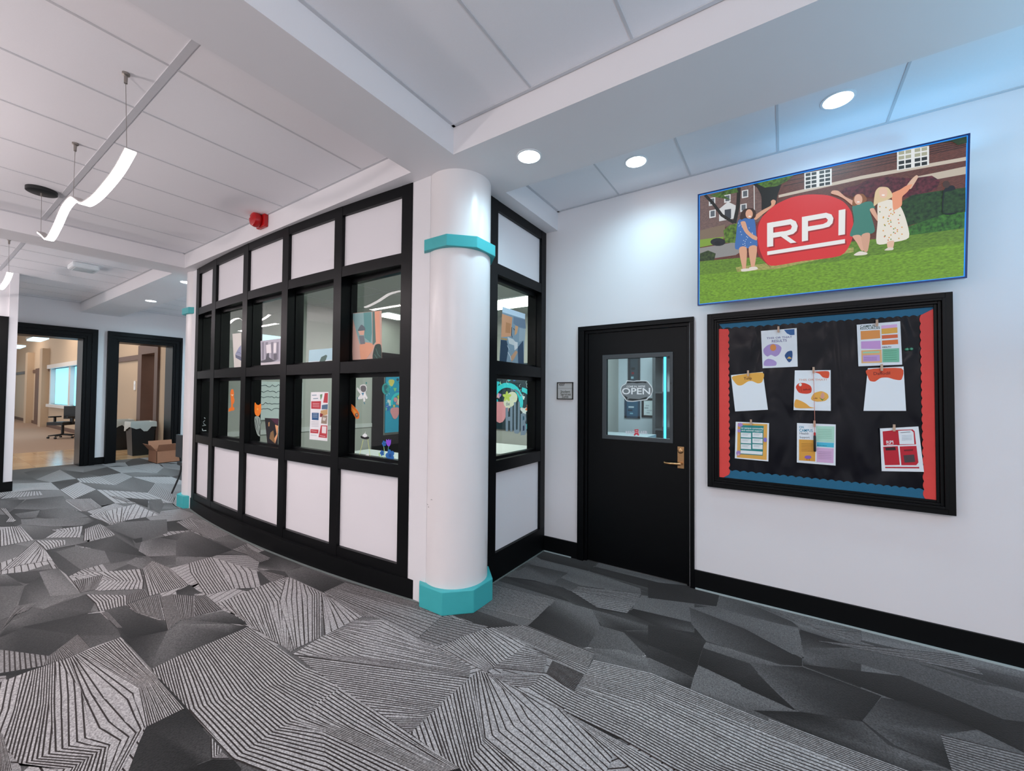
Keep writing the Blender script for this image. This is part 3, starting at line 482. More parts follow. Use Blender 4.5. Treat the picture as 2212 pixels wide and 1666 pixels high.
('b18ac8',[-260.8,1336.1,-262.6,1329.3,-267.5,1323.7,-274.5,1320.3,-282.3,1319.9,-289.3,1322.6,-294.2,1327.8,-295.9,1334.4,-294.1,1341.3,-289.2,1346.9,-282.2,1350.2,-274.4,1350.6,-267.4,1347.9,-262.5,1342.7]),
('b18ac8',[-274.6,1291.1,-275.8,1285.3,-279,1280.5,-283.7,1277.6,-288.9,1277.3,-293.6,1279.6,-296.9,1284.1,-298,1289.8,-296.8,1295.7,-293.5,1300.5,-288.8,1303.3,-283.6,1303.6,-278.9,1301.3,-275.7,1296.8]),
('b18ac8',[-277.2,1119.4,-278.7,1110.7,-282.8,1103.4,-288.6,1099,-295.1,1098.5,-301,1101.8,-305.1,1108.4,-306.5,1116.9,-305,1125.7,-300.9,1133,-295,1137.4,-288.5,1137.9,-282.6,1134.6,-278.6,1128]),
('e6b0b8',[-284.1,1107.8,-284.7,1104.4,-286.6,1101.5,-289.4,1099.8,-292.4,1099.5,-295.2,1100.8,-297.1,1103.3,-297.7,1106.6,-297,1110,-295.1,1112.9,-292.4,1114.6,-289.3,1114.9,-286.6,1113.6,-284.7,1111.1]),
('8d78c8',[-105.3,1232.8,-106.4,1225.3,-109.5,1219.1,-113.9,1215.5,-118.8,1215.1,-123.2,1218.1,-126.3,1223.9,-127.3,1231.3,-126.2,1238.9,-123.1,1245.1,-118.6,1248.7,-113.7,1249,-109.3,1246,-106.3,1240.2]),
],
'health':[
('edf1f5',[79.3,1365.7,298.8,1365.6,295.8,1082,76.6,1082.3]),
('2a90b0','ON',(93.5,1329.1,118.9,1330.4,1.3)),
('2a90b0','CAMPUS',(93.4,1304.2,170.4,1306.5,1.4)),
('8a8e94','Health',(94.1,1285.6,147.9,1286.8)),
('8a8e94','Support',(93.9,1258.7,152.7,1260.5)),
('e2a13c',[90.5,1249.1,185.6,1250.4,182.9,1099.8,89.5,1099.1]),
('b4e0cc',[189.6,1350.3,292.4,1351.4,290,1239.6,188.8,1240.5]),
('4cc0dc',[192.1,1236.6,288.4,1237.5,287.4,1205.5,191.9,1206.2]),
('dcb4d8',[191.8,1198,286.5,1199.5,284.2,1097.7,190.3,1096.5]),
('a06a20',[103.8,1218,168.9,1219.7,169,1221.8,103.9,1220.1]),
('a06a20',[103.7,1207.7,168.9,1209.5,168.9,1211.6,103.8,1209.8]),
('a06a20',[103.7,1197.4,168.8,1199.3,168.9,1201.4,103.7,1199.4]),
('a06a20',[103.6,1187,168.7,1189.1,168.8,1191.2,103.7,1189.1]),
('a06a20',[103.5,1176.7,168.7,1178.9,168.7,1181,103.6,1178.8]),
('a06a20',[103.5,1166.4,168.6,1168.7,168.7,1170.8,103.5,1168.5]),
('7ab49a',[200.9,1326.5,276.4,1327.6,276.5,1329.6,200.9,1328.6]),
('7ab49a',[200.8,1314.3,276.3,1315.6,276.4,1317.6,200.8,1316.4]),
('7ab49a',[200.7,1302.2,276.2,1303.6,276.3,1305.6,200.8,1304.2]),
('7ab49a',[200.6,1290,276.2,1291.5,276.2,1293.6,200.7,1292]),
('7ab49a',[200.5,1277.8,276.1,1279.5,276.1,1281.5,200.6,1279.8]),
('7ab49a',[200.4,1265.6,276,1267.5,276,1269.5,200.5,1267.7]),
('a080a4',[199.7,1169.3,273.7,1172.5,273.7,1174.5,199.8,1171.3]),
('a080a4',[199.7,1157.1,273.6,1160.5,273.6,1162.5,199.7,1159.2]),
('a080a4',[199.6,1145,273.5,1148.5,273.5,1150.5,199.6,1147]),
('a080a4',[199.5,1132.8,273.4,1136.5,273.5,1138.5,199.6,1134.8]),
('a080a4',[199.4,1120.7,273.3,1124.5,273.4,1126.5,199.5,1122.7]),
('1a6a84','MENTAL HEALTH',(195.2,1212.5,247.7,1212.4)),
('8a60b8',[161.7,1128.4,159.7,1122.9,154.2,1118.1,146.2,1115,137.3,1114.2,129.3,1115.8,123.7,1119.6,121.7,1124.7,123.8,1130.3,129.4,1135.1,137.4,1138.2,146.3,1138.9,154.3,1137.3,159.8,1133.5]),
('6a4030',[134.2,1115.6,134.2,1103.3,135.8,1103.5,135.9,1115.8]),
('6a4030',[149.2,1117,149.1,1102.7,150.8,1102.9,150.9,1117.2]),
],
'redsheet':[
('edf1f5',[528.2,1349.7,711.8,1372.2,734.5,1087.8,534.2,1070.4]),
('c4122a',[540.9,1331.4,609.9,1344.7,610.3,1247.5,544.3,1238.8]),
('c4122a',[609.9,1344.7,684.9,1352.4,694.2,1340.1,700,1257.8,610.3,1245.6]),
('eef2f5',[616.7,1339.4,678.2,1346.5,688.8,1334.2,692,1259.1,622.8,1252.2]),
('c4122a',[542.8,1231.1,614.4,1240.3,622.8,1120.1,550.2,1110.8]),
('c4122a',[622.6,1239.1,701.2,1248.8,709.4,1144.3,699.3,1126,629.7,1118.9]),
('c4122a',[551.5,1100.6,712.5,1116.4,713,1107.3,551.4,1092.1]),
('f2f2f4','RPI',(560,1251.3,593.7,1255.6)),
('f2f2f4',[560,1244.2,593.7,1248.6,593.6,1251.4,559.9,1247]),
('2a0a10',[552.7,1226.2,601.9,1233.8,604.4,1213.4,555.4,1207.5]),
('4a3a3e',[639.9,1183.9,690,1192.9,694.8,1145.7,644.9,1137.1]),
('7a0a18',[643,1220.3,685,1227.3,684.9,1216.3,642.9,1209.1]),
('8aa0b4',[633.7,1307.8,681.2,1313.5,681.2,1315.4,633.6,1309.7]),
('8aa0b4',[633.6,1298.5,681.1,1304.3,681.1,1306.2,633.5,1300.4]),
('8aa0b4',[633.5,1289.2,681,1295.1,681,1296.9,633.4,1291.1]),
('8aa0b4',[633.4,1279.9,680.9,1285.9,680.9,1287.7,633.3,1281.7]),
('5a6470',[627,1327.4,674.7,1333.9,674.6,1336.6,626.9,1330.2]),
],
'backing':[
('15151c',[-435.1,2154.5,800.6,2134.7,799.8,910.2,-433.5,900.5]),
],
'top_border':[
('0f5a78',[-434.7,2154,799.9,2132.4,789.5,2075,783.3,2079.7,777.1,2083.1,771,2084.4,764.9,2083.2,758.9,2079.9,753,2075.3,746.7,2080,740.4,2083.4,734.1,2084.7,728,2083.6,721.9,2080.2,715.8,2075.6,709.4,2080.3,703,2083.8,696.7,2085.1,690.4,2083.9,684.2,2080.6,678.1,2076,671.6,2080.7,665.1,2084.2,658.6,2085.5,652.3,2084.3,646,2080.9,639.7,2076.3,633.1,2081.1,626.5,2084.6,620,2085.9,613.5,2084.7,607.1,2081.3,600.8,2076.6,594,2081.4,587.3,2085,580.7,2086.3,574.1,2085.1,567.6,2081.7,561.2,2076.9,554.3,2081.8,547.5,2085.4,540.7,2086.7,534.1,2085.5,527.5,2082,520.9,2077.3,513.9,2082.2,507,2085.8,500.1,2087.2,493.3,2085.9,486.6,2082.4,480,2077.6,472.9,2082.6,465.8,2086.2,458.8,2087.6,451.9,2086.3,445.1,2082.8,438.3,2078,431.1,2082.9,424,2086.6,416.9,2088,409.8,2086.8,402.9,2083.2,396,2078.3,388.7,2083.3,381.4,2087,374.2,2088.5,367,2087.2,360,2083.6,353,2078.7,345.5,2083.7,338.1,2087.5,330.7,2088.9,323.5,2087.6,316.3,2084,309.2,2079,301.6,2084.1,294,2087.9,286.6,2089.4,279.2,2088.1,271.9,2084.4,264.6,2079.4,256.9,2084.6,249.2,2088.4,241.6,2089.8,234.1,2088.5,226.7,2084.8,219.3,2079.8,211.4,2085,203.6,2088.8,195.9,2090.3,188.2,2089,180.7,2085.3,173.2,2080.2,165.2,2085.4,157.2,2089.3,149.3,2090.8,141.6,2089.5,133.9,2085.7,126.2,2080.6,118.1,2085.9,110,2089.8,102,2091.3,94,2089.9,86.2,2086.2,78.4,2080.9,70.1,2086.3,61.9,2090.3,53.7,2091.8,45.7,2090.4,37.7,2086.6,29.8,2081.4,21.3,2086.8,12.9,2090.7,4.6,2092.3,-3.6,2090.9,-11.7,2087.1,-19.8,2081.8,-28.4,2087.2,-37,2091.2,-45.4,2092.8,-53.8,2091.4,-62,2087.5,-70.2,2082.2,-79,2087.7,-87.7,2091.8,-96.4,2093.3,-104.9,2091.9,-113.3,2088,-121.7,2082.6,-130.6,2088.2,-139.5,2092.3,-148.3,2093.8,-157,2092.4,-165.5,2088.5,-174,2083.1,-183.1,2088.7,-192.2,2092.8,-201.2,2094.4,-210,2093,-218.7,2089,-227.4,2083.5,-236.7,2089.2,-245.9,2093.3,-255.1,2094.9,-264.1,2093.5,-273,2089.5,-281.8,2083.9,-291.3,2089.7,-300.7,2093.9,-310,2095.5,-319.2,2094.1,-328.3,2090,-337.3,2084.4,-346.9,2090.2,-356.5,2094.4,-366,2096.1,-375.4,2094.6,-384.6,2090.5,-393.8,2084.9]),
],
'bottom_border':[
('0f5a78',[-392.2,973.6,-382.4,979.2,-372.8,983.3,-363.4,984.8,-354.4,983.3,-345.6,979.1,-336.9,973.5,-327.3,979.1,-317.9,983.1,-308.7,984.6,-299.8,983.1,-291.2,979,-282.7,973.4,-273.3,978.9,-264,982.9,-255,984.4,-246.3,982.9,-237.8,978.8,-229.5,973.3,-220.3,978.8,-211.2,982.8,-202.3,984.2,-193.8,982.7,-185.5,978.7,-177.3,973.2,-168.2,978.6,-159.3,982.6,-150.6,984,-142.2,982.5,-134.1,978.6,-126.1,973.1,-117.1,978.5,-108.4,982.4,-99.8,983.8,-91.6,982.4,-83.6,978.4,-75.7,973,-67,978.4,-58.4,982.3,-50,983.7,-41.9,982.2,-34,978.3,-26.3,973,-17.7,978.2,-9.3,982.1,-1,983.5,6.9,982,14.6,978.2,22.2,972.9,30.7,978.1,39,981.9,47,983.3,54.9,981.9,62.4,978,69.9,972.8,78.2,978,86.3,981.8,94.3,983.1,101.9,981.7,109.4,977.9,116.7,972.7,124.9,977.9,132.9,981.6,140.7,983,148.2,981.6,155.5,977.8,162.7,972.6,170.7,977.7,178.6,981.5,186.3,982.8,193.7,981.4,200.9,977.7,207.9,972.6,215.8,977.6,223.6,981.3,231.1,982.6,238.4,981.3,245.4,977.6,252.3,972.5,260.1,977.5,267.7,981.2,275.1,982.5,282.3,981.1,289.2,977.4,296,972.4,303.7,977.4,311.2,981,318.4,982.3,325.5,981,332.3,977.3,339,972.4,346.5,977.3,353.9,980.9,361,982.2,367.9,980.8,374.6,977.2,381.2,972.3,388.6,977.2,395.9,980.7,402.9,982,409.7,980.7,416.3,977.1,422.7,972.2,430,977.1,437.1,980.6,444.1,981.9,450.8,980.6,457.2,977,463.6,972.2,470.7,977,477.8,980.5,484.6,981.7,491.2,980.4,497.5,976.9,503.8,972.1,510.8,976.9,517.7,980.3,524.4,981.6,530.9,980.3,537.2,976.8,543.3,972,550.2,976.8,557,980.2,563.6,981.4,570,980.2,576.2,976.7,582.2,972,589,976.6,595.7,980.1,602.2,981.3,608.5,980,614.5,976.6,620.5,971.9,627.2,976.5,633.8,979.9,640.2,981.2,646.3,979.9,652.3,976.5,658.2,971.8,664.8,976.4,671.3,979.8,677.6,981,683.6,979.8,689.5,976.4,695.3,971.8,701.8,976.4,708.1,979.7,714.3,980.9,720.3,979.7,726.1,976.3,731.8,971.7,738.2,976.3,744.5,979.6,750.6,980.8,756.4,979.5,762.1,976.2,767.7,971.6,799.1,906.2,-433.1,906.7]),
],
'left_border':[
('e84a46',[-434.8,2088.1,-361.2,2082.1,-356.7,2073,-353.4,2064.1,-352.1,2055.3,-353.3,2046.7,-356.6,2038.3,-361.1,2029.9,-356.6,2020.9,-353.3,2012,-352,2003.3,-353.2,1994.7,-356.5,1986.2,-361,1977.8,-356.5,1968.8,-353.2,1960,-351.9,1951.2,-353.1,1942.6,-356.4,1934.1,-360.9,1925.7,-356.4,1916.8,-353.1,1908,-351.8,1899.2,-353,1890.6,-356.3,1882.1,-360.8,1873.6,-356.3,1864.8,-353,1856,-351.7,1847.3,-352.9,1838.7,-356.2,1830.1,-360.7,1821.6,-356.2,1812.8,-352.9,1804.1,-351.6,1795.4,-352.8,1786.8,-356.1,1778.2,-360.6,1769.6,-356.1,1760.9,-352.8,1752.2,-351.6,1743.5,-352.7,1734.9,-356,1726.3,-360.5,1717.7,-356,1709,-352.7,1700.3,-351.5,1691.7,-352.6,1683.1,-355.9,1674.5,-360.4,1665.8,-355.9,1657.2,-352.6,1648.5,-351.4,1639.9,-352.6,1631.3,-355.8,1622.6,-360.3,1614,-355.8,1605.4,-352.5,1596.8,-351.3,1588.2,-352.5,1579.5,-355.7,1570.9,-360.2,1562.2,-355.7,1553.6,-352.4,1545.1,-351.2,1536.5,-352.4,1527.8,-355.6,1519.1,-360.1,1510.4,-355.6,1501.9,-352.3,1493.4,-351.1,1484.8,-352.3,1476.2,-355.5,1467.5,-360,1458.7,-355.5,1450.2,-352.2,1441.7,-351,1433.2,-352.2,1424.5,-355.4,1415.8,-359.9,1407,-355.4,1398.6,-352.1,1390.1,-350.9,1381.6,-352.1,1373,-355.3,1364.2,-359.8,1355.4,-355.3,1347,-352,1338.6,-350.8,1330.1,-352,1321.4,-355.2,1312.6,-359.7,1303.8,-355.2,1295.5,-351.9,1287.1,-350.7,1278.6,-351.9,1269.9,-355.1,1261.1,-359.6,1252.2,-355.1,1243.9,-351.8,1235.6,-350.6,1227.1,-351.8,1218.4,-355.1,1209.6,-359.5,1200.7,-355,1192.5,-351.7,1184.2,-350.5,1175.7,-351.7,1167,-355,1158.2,-359.4,1149.2,-354.9,1141,-351.6,1132.8,-350.4,1124.3,-351.6,1115.6,-354.9,1106.8,-359.3,1097.8,-354.8,1089.6,-351.5,1081.4,-350.3,1073,-351.5,1064.3,-354.8,1055.4,-359.2,1046.4,-354.7,1038.3,-351.4,1030.1,-350.2,1021.7,-351.4,1013,-354.7,1004.1,-359.1,995,-354.6,987,-351.3,978.8,-350.1,970.4,-351.3,961.7,-354.6,952.8,-359,943.7,-397.4,905.5,-438.1,906.3]),
],
'right_border':[
('e84a46',[799.5,2115.8,798.9,910.9,740.9,915.7,735.8,924,732.8,932.2,730.6,940.5,729.8,949,730.5,957.8,732.6,966.9,735.6,976,732.6,984.2,730.4,992.6,729.5,1001.1,730.3,1009.9,732.4,1019,735.3,1028.1,732.4,1036.3,730.1,1044.7,729.3,1053.3,730.1,1062.1,732.2,1071.1,735.1,1080.2,732.1,1088.5,729.9,1096.9,729.1,1105.5,729.9,1114.3,732,1123.3,734.9,1132.4,731.9,1140.7,729.7,1149.1,728.9,1157.8,729.6,1166.6,731.8,1175.5,734.7,1184.6,731.7,1193,729.5,1201.4,728.7,1210.1,729.4,1218.9,731.5,1227.9,734.5,1236.9,731.5,1245.3,729.3,1253.8,728.4,1262.4,729.2,1271.3,731.3,1280.2,734.3,1289.2,731.3,1297.7,729,1306.2,728.2,1314.9,729,1323.7,731.1,1332.6,734,1341.6,731,1350.1,728.8,1358.7,728,1367.4,728.8,1376.2,730.9,1385.1,733.8,1394.1,730.8,1402.6,728.6,1411.2,727.8,1419.9,728.5,1428.7,730.7,1437.6,733.6,1446.6,730.6,1455.1,728.4,1463.8,727.5,1472.5,728.3,1481.3,730.5,1490.2,733.4,1499.1,730.4,1507.7,728.2,1516.4,727.3,1525.1,728.1,1533.9,730.2,1542.8,733.2,1551.7,730.2,1560.4,727.9,1569.1,727.1,1577.8,727.9,1586.6,730,1595.5,732.9,1604.4,729.9,1613.1,727.7,1621.8,726.9,1630.6,727.6,1639.4,729.8,1648.2,732.7,1657.1,729.7,1665.8,727.5,1674.6,726.7,1683.4,727.4,1692.2,729.6,1701,732.5,1709.9,729.5,1718.6,727.3,1727.5,726.4,1736.3,727.2,1745.1,729.3,1753.9,732.3,1762.7,729.3,1771.5,727.1,1780.4,726.2,1789.2,727,1798,729.1,1806.8,732.1,1815.6,729.1,1824.4,726.8,1833.3,726,1842.2,726.8,1851,728.9,1859.8,731.8,1868.5,728.8,1877.4,726.6,1886.3,725.8,1895.2,726.5,1904,728.7,1912.8,731.6,1921.5,728.6,1930.5,726.4,1939.4,725.5,1948.3,726.3,1957.1,728.5,1965.8,731.4,1974.5,728.4,1983.5,726.2,1992.5,725.3,2001.4,726.1,2010.2,728.2,2019,731.2,2027.6,728.2,2036.7,725.9,2045.7,725.1,2054.6,725.9,2063.4,728,2072.1,731,2080.8]),
],
'book_poster':[
('e4dfd8',[-5506.2,2255.9,-5279.5,2249,-5257.6,1821.4,-5436.8,1821.1]),
('9aa0bc',[-5418.1,2006,-5331.8,2079.4,-5272.2,2106.9,-5265.4,1972.9]),
('6a7088',[-5418,2003.3,-5265.2,1970.3,-5262.7,1921.5,-5404.5,1963.6]),
('50566e',[-5386,2028.4,-5319.2,2019.9,-5275,2002.5,-5269.9,2005.6,-5316.1,2023.6,-5384.7,2032.4]),
],
'forest_poster':[
('b9b6c2',[-4738.2,2113.8,-4310.5,2112.8,-4316.6,1840.9,-4718.8,1842.7]),
('8b8894',[-4713.2,2097.8,-4655.8,2098.9,-4654.8,1909.2,-4696.7,1906.2]),
('8b8894',[-4631.8,2092.6,-4575.5,2093.7,-4574.6,1905.9,-4615.7,1902.9]),
('8b8894',[-4515,2085.1,-4460.3,2086.2,-4459.5,1901.2,-4499.4,1898.2]),
('8b8894',[-4406,2078.1,-4352.9,2079.2,-4352.2,1896.8,-4391,1893.8]),
('ece6ea',[-4616.3,2063.3,-4514.1,2066.4,-4500.9,1972.6,-4602.8,1973]),
('ece6ea',[-4455.2,2072,-4396.9,2072.9,-4401.5,1972.2,-4455.3,1970.3]),
('55555e',[-4718.5,1897.5,-4618.7,1907.7,-4584,1972,-4547,1974.9,-4544.9,1928.1,-4461.1,1896.6,-4397.8,1884.9,-4560.9,1870.3,-4717.6,1878.4]),
('6c6a74',[-4454.9,1961,-4383.3,1962.1,-4389,1889.1,-4452.1,1896.3]),
('d8d2d6',[-4720.3,1873.7,-4316.3,1877.2,-4316.6,1840.9,-4718.8,1842.7]),
],
'sky_poster':[
('b9dbe6',[-3819.8,1967.7,-3440.2,1965.6,-3438.6,1818.8,-3829.6,1822.7]),
('e6f0f4',[-3827.3,1854.9,-3439.9,1858.6,-3438.6,1818.8,-3828.4,1822.7]),
('55706a',[-3654.8,1832.6,-3612.9,1890.7,-3538.1,1909.1,-3516.5,1898.8,-3536.6,1862.5,-3557.4,1844.7,-3567.6,1829.5]),
('c4d0cc',[-3568.1,1845.1,-3439.9,1858.6,-3438.7,1821.9,-3567.5,1825.2]),
],
'teal_poster':[
('d9b3a4',[-3235.5,2270.8,-2815,2251.4,-2802,1824.8,-3198.6,1829.6]),
('8fb4b4',[-3225.6,2266.8,-2941.6,2254.7,-2930,1978.4,-2997.2,1976.8,-3098.2,1971.3]),
('5f9a98',[-3055,2259.7,-2954.9,2255,-2937,2076.3,-2952.6,1991.3,-3035.2,2037.3]),
('557a74',[-2934.4,2253.9,-2906.1,2253.2,-2882,1992.4,-2925.2,1961]),
('eea98a',[-2906.1,2253.8,-2840.7,2252.5,-2825.3,1971.9,-2881.3,1964]),
('~e9a786',[-3098.7,1988.9,-2943.5,1985,-2915.7,1937.6,-3038.8,1828.2,-3075.7,1829.6]),
('~27423c',[-2890,1964.5,-2816.4,1960.1,-2808.8,1824,-2904,1824.3,-2923,1875.2]),
('5c8a80',[-2883.1,1935.2,-2855.5,1882.6,-2820,1858,-2816.4,1860.2,-2850.9,1883.9,-2878.1,1936]),
('5c8a80',[-2899,1884.5,-2863.3,1849.1,-2854.3,1826.5,-2849.3,1827.1,-2858.7,1850.4,-2894.6,1886.2]),
('~66727a',[-3130.2,2109,-3084.6,2155.3,-3037.7,2130.7,-3027.8,2100.8,-3092.3,2097.2]),
('e4b49c',[-3125.3,2102.7,-3036.9,2101.5,-3045,2061.3,-3100.8,2065.5]),
('7d8288',[-3114.7,2060.6,-3044.9,2055.5,-3024.7,1984.3,-3089.2,1982.5]),
],
'orange_sticker':[
('~f07a1e',[-5503.8,1585,-5452.9,1588.3,-5428.5,1538.9,-5433.7,1499.3,-5412.8,1460.1,-5429.4,1420.3,-5450.8,1413.4,-5441.8,1380.6,-5407.9,1368.3,-5418,1341.7,-5490.2,1333.1,-5556,1321.2,-5550.6,1358.1,-5499.9,1375.9,-5494.9,1419.1,-5505.1,1472,-5523,1531.7]),
('fadcb8',[-5508.3,1531.8,-5471.4,1525.4,-5435.4,1532.2,-5467.4,1505.6]),
],
'cat_sticker':[
('~f58220',[-4836.1,1442.9,-4791.2,1420.6,-4741.6,1418.6,-4699.4,1431.4,-4692.6,1362.8,-4712.5,1320.2,-4754.4,1296,-4810.9,1307.9,-4837.8,1346.5]),
('fbb24a',[-4750.6,1373.2,-4754.8,1365.3,-4766.3,1360.9,-4779.8,1362,-4788.8,1368.1,-4789.2,1376.3,-4780.7,1382.9,-4767.5,1384.7,-4755.6,1380.8]),
],
'cat_body_sticker':[
('~93a39b',[-4828.6,1286,-4766.8,1297.3,-4716.7,1278.1,-4701.7,1218.9,-4721.4,1116.1,-4707.5,1081.1,-4757.2,1093,-4803.5,1153.7,-4832,1225.1]),
('20282a',[-4813.8,1267.7,-4766.7,1191.3,-4737.9,1102.8,-4728.2,1104,-4757,1192.7,-4804.2,1269.3]),
('20282a',[-4830.9,1230.6,-4782.9,1142.1,-4773.3,1143.8,-4821.2,1232.2]),
('20282a',[-4752.2,1276.5,-4726.2,1193.5,-4716.5,1194.5,-4742.5,1277.4]),
('20282a',[-4683,1238.3,-4708.7,1189.3,-4699.3,1188.4,-4673.7,1237.4]),
],
'candle_poster':[
('120c14',[-4608.4,1282.3,-4327.6,1287.3,-4330.9,973.9,-4529.3,963.8]),
('4a1e38',[-4497,1283.6,-4327.5,1286.1,-4327,1221.8,-4392.2,1233]),
('e8a878',[-4391.7,1221.5,-4326.7,1213.2,-4336.7,1110.1,-4383.3,1027,-4418.5,1058.9,-4354,1126.2]),
('b98a5a',[-4529.8,1238.4,-4501.1,1245.5,-4504.8,1198.7,-4528,1197.6]),
('8a6a44',[-4479,1136.1,-4423,1162.4,-4383.3,1027,-4499.2,1070.9]),
],
'window_writing':[
('c8dcdc',[-6412.2,1069.7,-6378.3,1039.8,-6268.6,1049.1,-6270.9,1057.7,-6369.8,1048.2,-6392.5,1073.8]),
('c8dcdc',[-6385.3,1105.6,-6274.4,1120.5,-6357.7,1142.7,-6367.1,1136.2,-6290.8,1122.3,-6388.7,1112.6]),
('c8dcdc',[-6340.3,1167.1,-6319.8,1187.2,-6378.9,1155.8,-6365.4,1151.6,-6305.6,1183.5,-6353,1171.7]),
('c8dcdc',[-6347.2,1217.8,-6311.3,1204.6,-6299.4,1210.2,-6335.1,1223.4]),
],
'flyer':[
('f0f0f2',[-3773.9,1560,-3488.2,1563.8,-3489.8,1112.3,-3784,1109.4]),
('c03a44',[-3765.6,1473.5,-3602.8,1477.8,-3607.2,1403.4,-3763.1,1402.3]),
('2a5a8a',[-3751.4,1364.7,-3636,1366.5,-3637.7,1297.7,-3749,1296.6]),
('c03a44',[-3546,1552.3,-3494.6,1554.2,-3497.4,1462.5,-3567.7,1464.1]),
('54708c',[-3586.6,1441,-3494.1,1451.3,-3495.5,1403.5,-3590.3,1401]),
('c8a070',[-3604.8,1389.2,-3495.5,1403.5,-3495.8,1355.8,-3612.8,1331.9]),
('8a2430',[-3614,1366.1,-3564.1,1356.3,-3582.9,1330.1,-3616.7,1328.9]),
('9a8878',[-3581.3,1341.5,-3497.5,1347.3,-3502.6,1268.5,-3595.8,1269.9]),
('d8cfc8',[-3568,1327.8,-3514.2,1324.2,-3532.7,1295.3,-3572,1299.3]),
('c03a44',[-3595.2,1252.8,-3494.5,1254.8,-3496.5,1139.8,-3632.3,1139.6]),
('f2e4e6',[-3578.1,1245.1,-3506.7,1245.8,-3511.4,1181,-3579.9,1180.9]),
('c03a44',[-3766.6,1206.7,-3633.7,1209.8,-3635.4,1173.7,-3768.4,1171.6]),
('6a9a70',[-3619.8,1537.6,-3582.2,1543.6,-3589.1,1515,-3608,1486.2]),
('efc8cc',[-3738.9,1450.6,-3626.9,1451,-3626.9,1454.5,-3738.9,1454.1]),
('efc8cc',[-3738.4,1436.1,-3626.4,1436.7,-3626.4,1440.1,-3738.4,1439.6]),
('efc8cc',[-3737.9,1421.5,-3626,1422.4,-3625.9,1425.8,-3737.9,1425]),
('cfe0ee',[-3730.3,1352,-3653.8,1353.4,-3653.7,1356.8,-3730.3,1355.5]),
('cfe0ee',[-3729.8,1337.5,-3653.3,1339,-3653.2,1342.5,-3729.7,1341]),
('cfe0ee',[-3729.3,1323,-3652.8,1324.7,-3652.7,1328.1,-3729.2,1326.5]),
('a8a8b0',[-3753.6,1278.7,-3631.2,1281.7,-3631.1,1284.6,-3753.5,1281.6]),
('a8a8b0',[-3753.1,1264.2,-3630.7,1267.4,-3630.6,1270.3,-3753,1267.1]),
('a8a8b0',[-3752.6,1249.6,-3630.2,1253.1,-3630.1,1256,-3752.5,1252.5]),
('a8a8b0',[-3752.1,1235.1,-3629.7,1238.9,-3629.6,1241.7,-3752,1238]),
('8aa0b0',[-3751.5,1527.4,-3674.6,1530.9,-3675.6,1537.8,-3752.6,1534.4]),
('8aa0b0',[-3729.7,1495.6,-3648.2,1499.5,-3649.2,1506.4,-3730.7,1502.5]),
('f0d8da',[-3750.8,1191,-3658.6,1190.4,-3657.9,1194.4,-3750.1,1195.1]),
('f0d8da',[-3607.3,1153.4,-3518.7,1150.5,-3517.7,1154.5,-3606.3,1157.4]),
('a8a8b0',[-3759.6,1150.3,-3657.1,1150.9,-3656.7,1153.8,-3759.2,1153.2]),
],
'astronaut_sticker':[
('~eef0ee',[-3089.5,1616.3,-3068.6,1628,-3022.3,1629.2,-2998.5,1610.6,-2996.1,1584.2,-3010.6,1565.7,-3003.3,1542,-2981.8,1513.2,-3002.3,1505.1,-3019.5,1526,-3014.4,1489.1,-3035.1,1480.8,-3044.4,1515.2,-3056.8,1504.4,-3120.7,1503.6,-3083.2,1541.5,-3096.5,1557.4,-3131.8,1589.6,-3123.6,1605.7,-3084.3,1578.9]),
('~6d6c6e',[-3079.1,1608.2,-3055.7,1621.5,-3017.8,1618.6,-3002.2,1594.8,-3012.4,1571,-3041.5,1563,-3071.4,1576.2]),
('4c8ca8',[-3066.7,1557.6,-3028.8,1557.7,-3044.8,1531.1]),
('4f9a96',[-2991,1642.2,-2993.4,1636.8,-2999.7,1633.9,-3007,1635,-3011.9,1639.5,-3012.1,1645.3,-3007.4,1649.7,-3000.2,1650.6,-2993.7,1647.6]),
('4c8ca8',[-3125.4,1519.1,-3116,1492.4,-3107.7,1493.6,-3117,1520.3]),
('4c8ca8',[-3034.6,1477.1,-3021.6,1458.9,-3014,1461.1,-3027,1479.4]),
],
'meteor_sticker':[
('~f47a26',[-3260.3,1458,-3224.7,1464.1,-3184.4,1445.9,-3126.8,1409.5,-3095.7,1375.6,-3094.7,1338.3,-3124.5,1327.5,-3155.3,1346.8,-3196,1388.7]),
('~f9a94e',[-3224.2,1447.8,-3179.2,1416.2,-3126.1,1385.4,-3160.5,1373.5]),
('8a6a54',[-3102.2,1362,-3106,1350.9,-3116.8,1343,-3131.1,1340.9,-3144.6,1345.1,-3152.8,1354.5,-3153.1,1366.1,-3145.4,1376,-3132.2,1381.2,-3117.8,1380,-3106.6,1372.9]),
('c8b09a',[-3115.2,1365.4,-3118.1,1360,-3125.3,1357.5,-3132.7,1359.4,-3135.9,1364.7,-3133,1370.1,-3125.7,1372.5,-3118.4,1370.6]),
],
'saucer_sticker':[
('~141416',[-3067.4,1180,-3027.1,1185.2,-2977.4,1185.7,-2950.8,1174.3,-2976.7,1159.6,-3026.4,1158.9,-3060.2,1164.6]),
('eceff0',[-3045.5,1181.4,-3031.7,1198.1,-3007,1210.1,-2981.8,1198.5,-2975.6,1183.2,-3010.2,1174.2]),
('e8ebea',[-3004.5,1207.3,-2999.1,1223.3,-3003.9,1223.8,-3009.3,1207.7]),
('d8e08a',[-3033.3,1153.6,-3072.4,1042.3,-3104.4,965.1,-3098.6,964.7,-3066.7,1041.8,-3027.6,1153.1]),
('d8e08a',[-2971.3,1159.7,-2943.9,1052.4,-2925.9,981.5,-2920.3,982.5,-2938.3,1053.4,-2965.6,1160.6]),
],
'cow_sticker':[
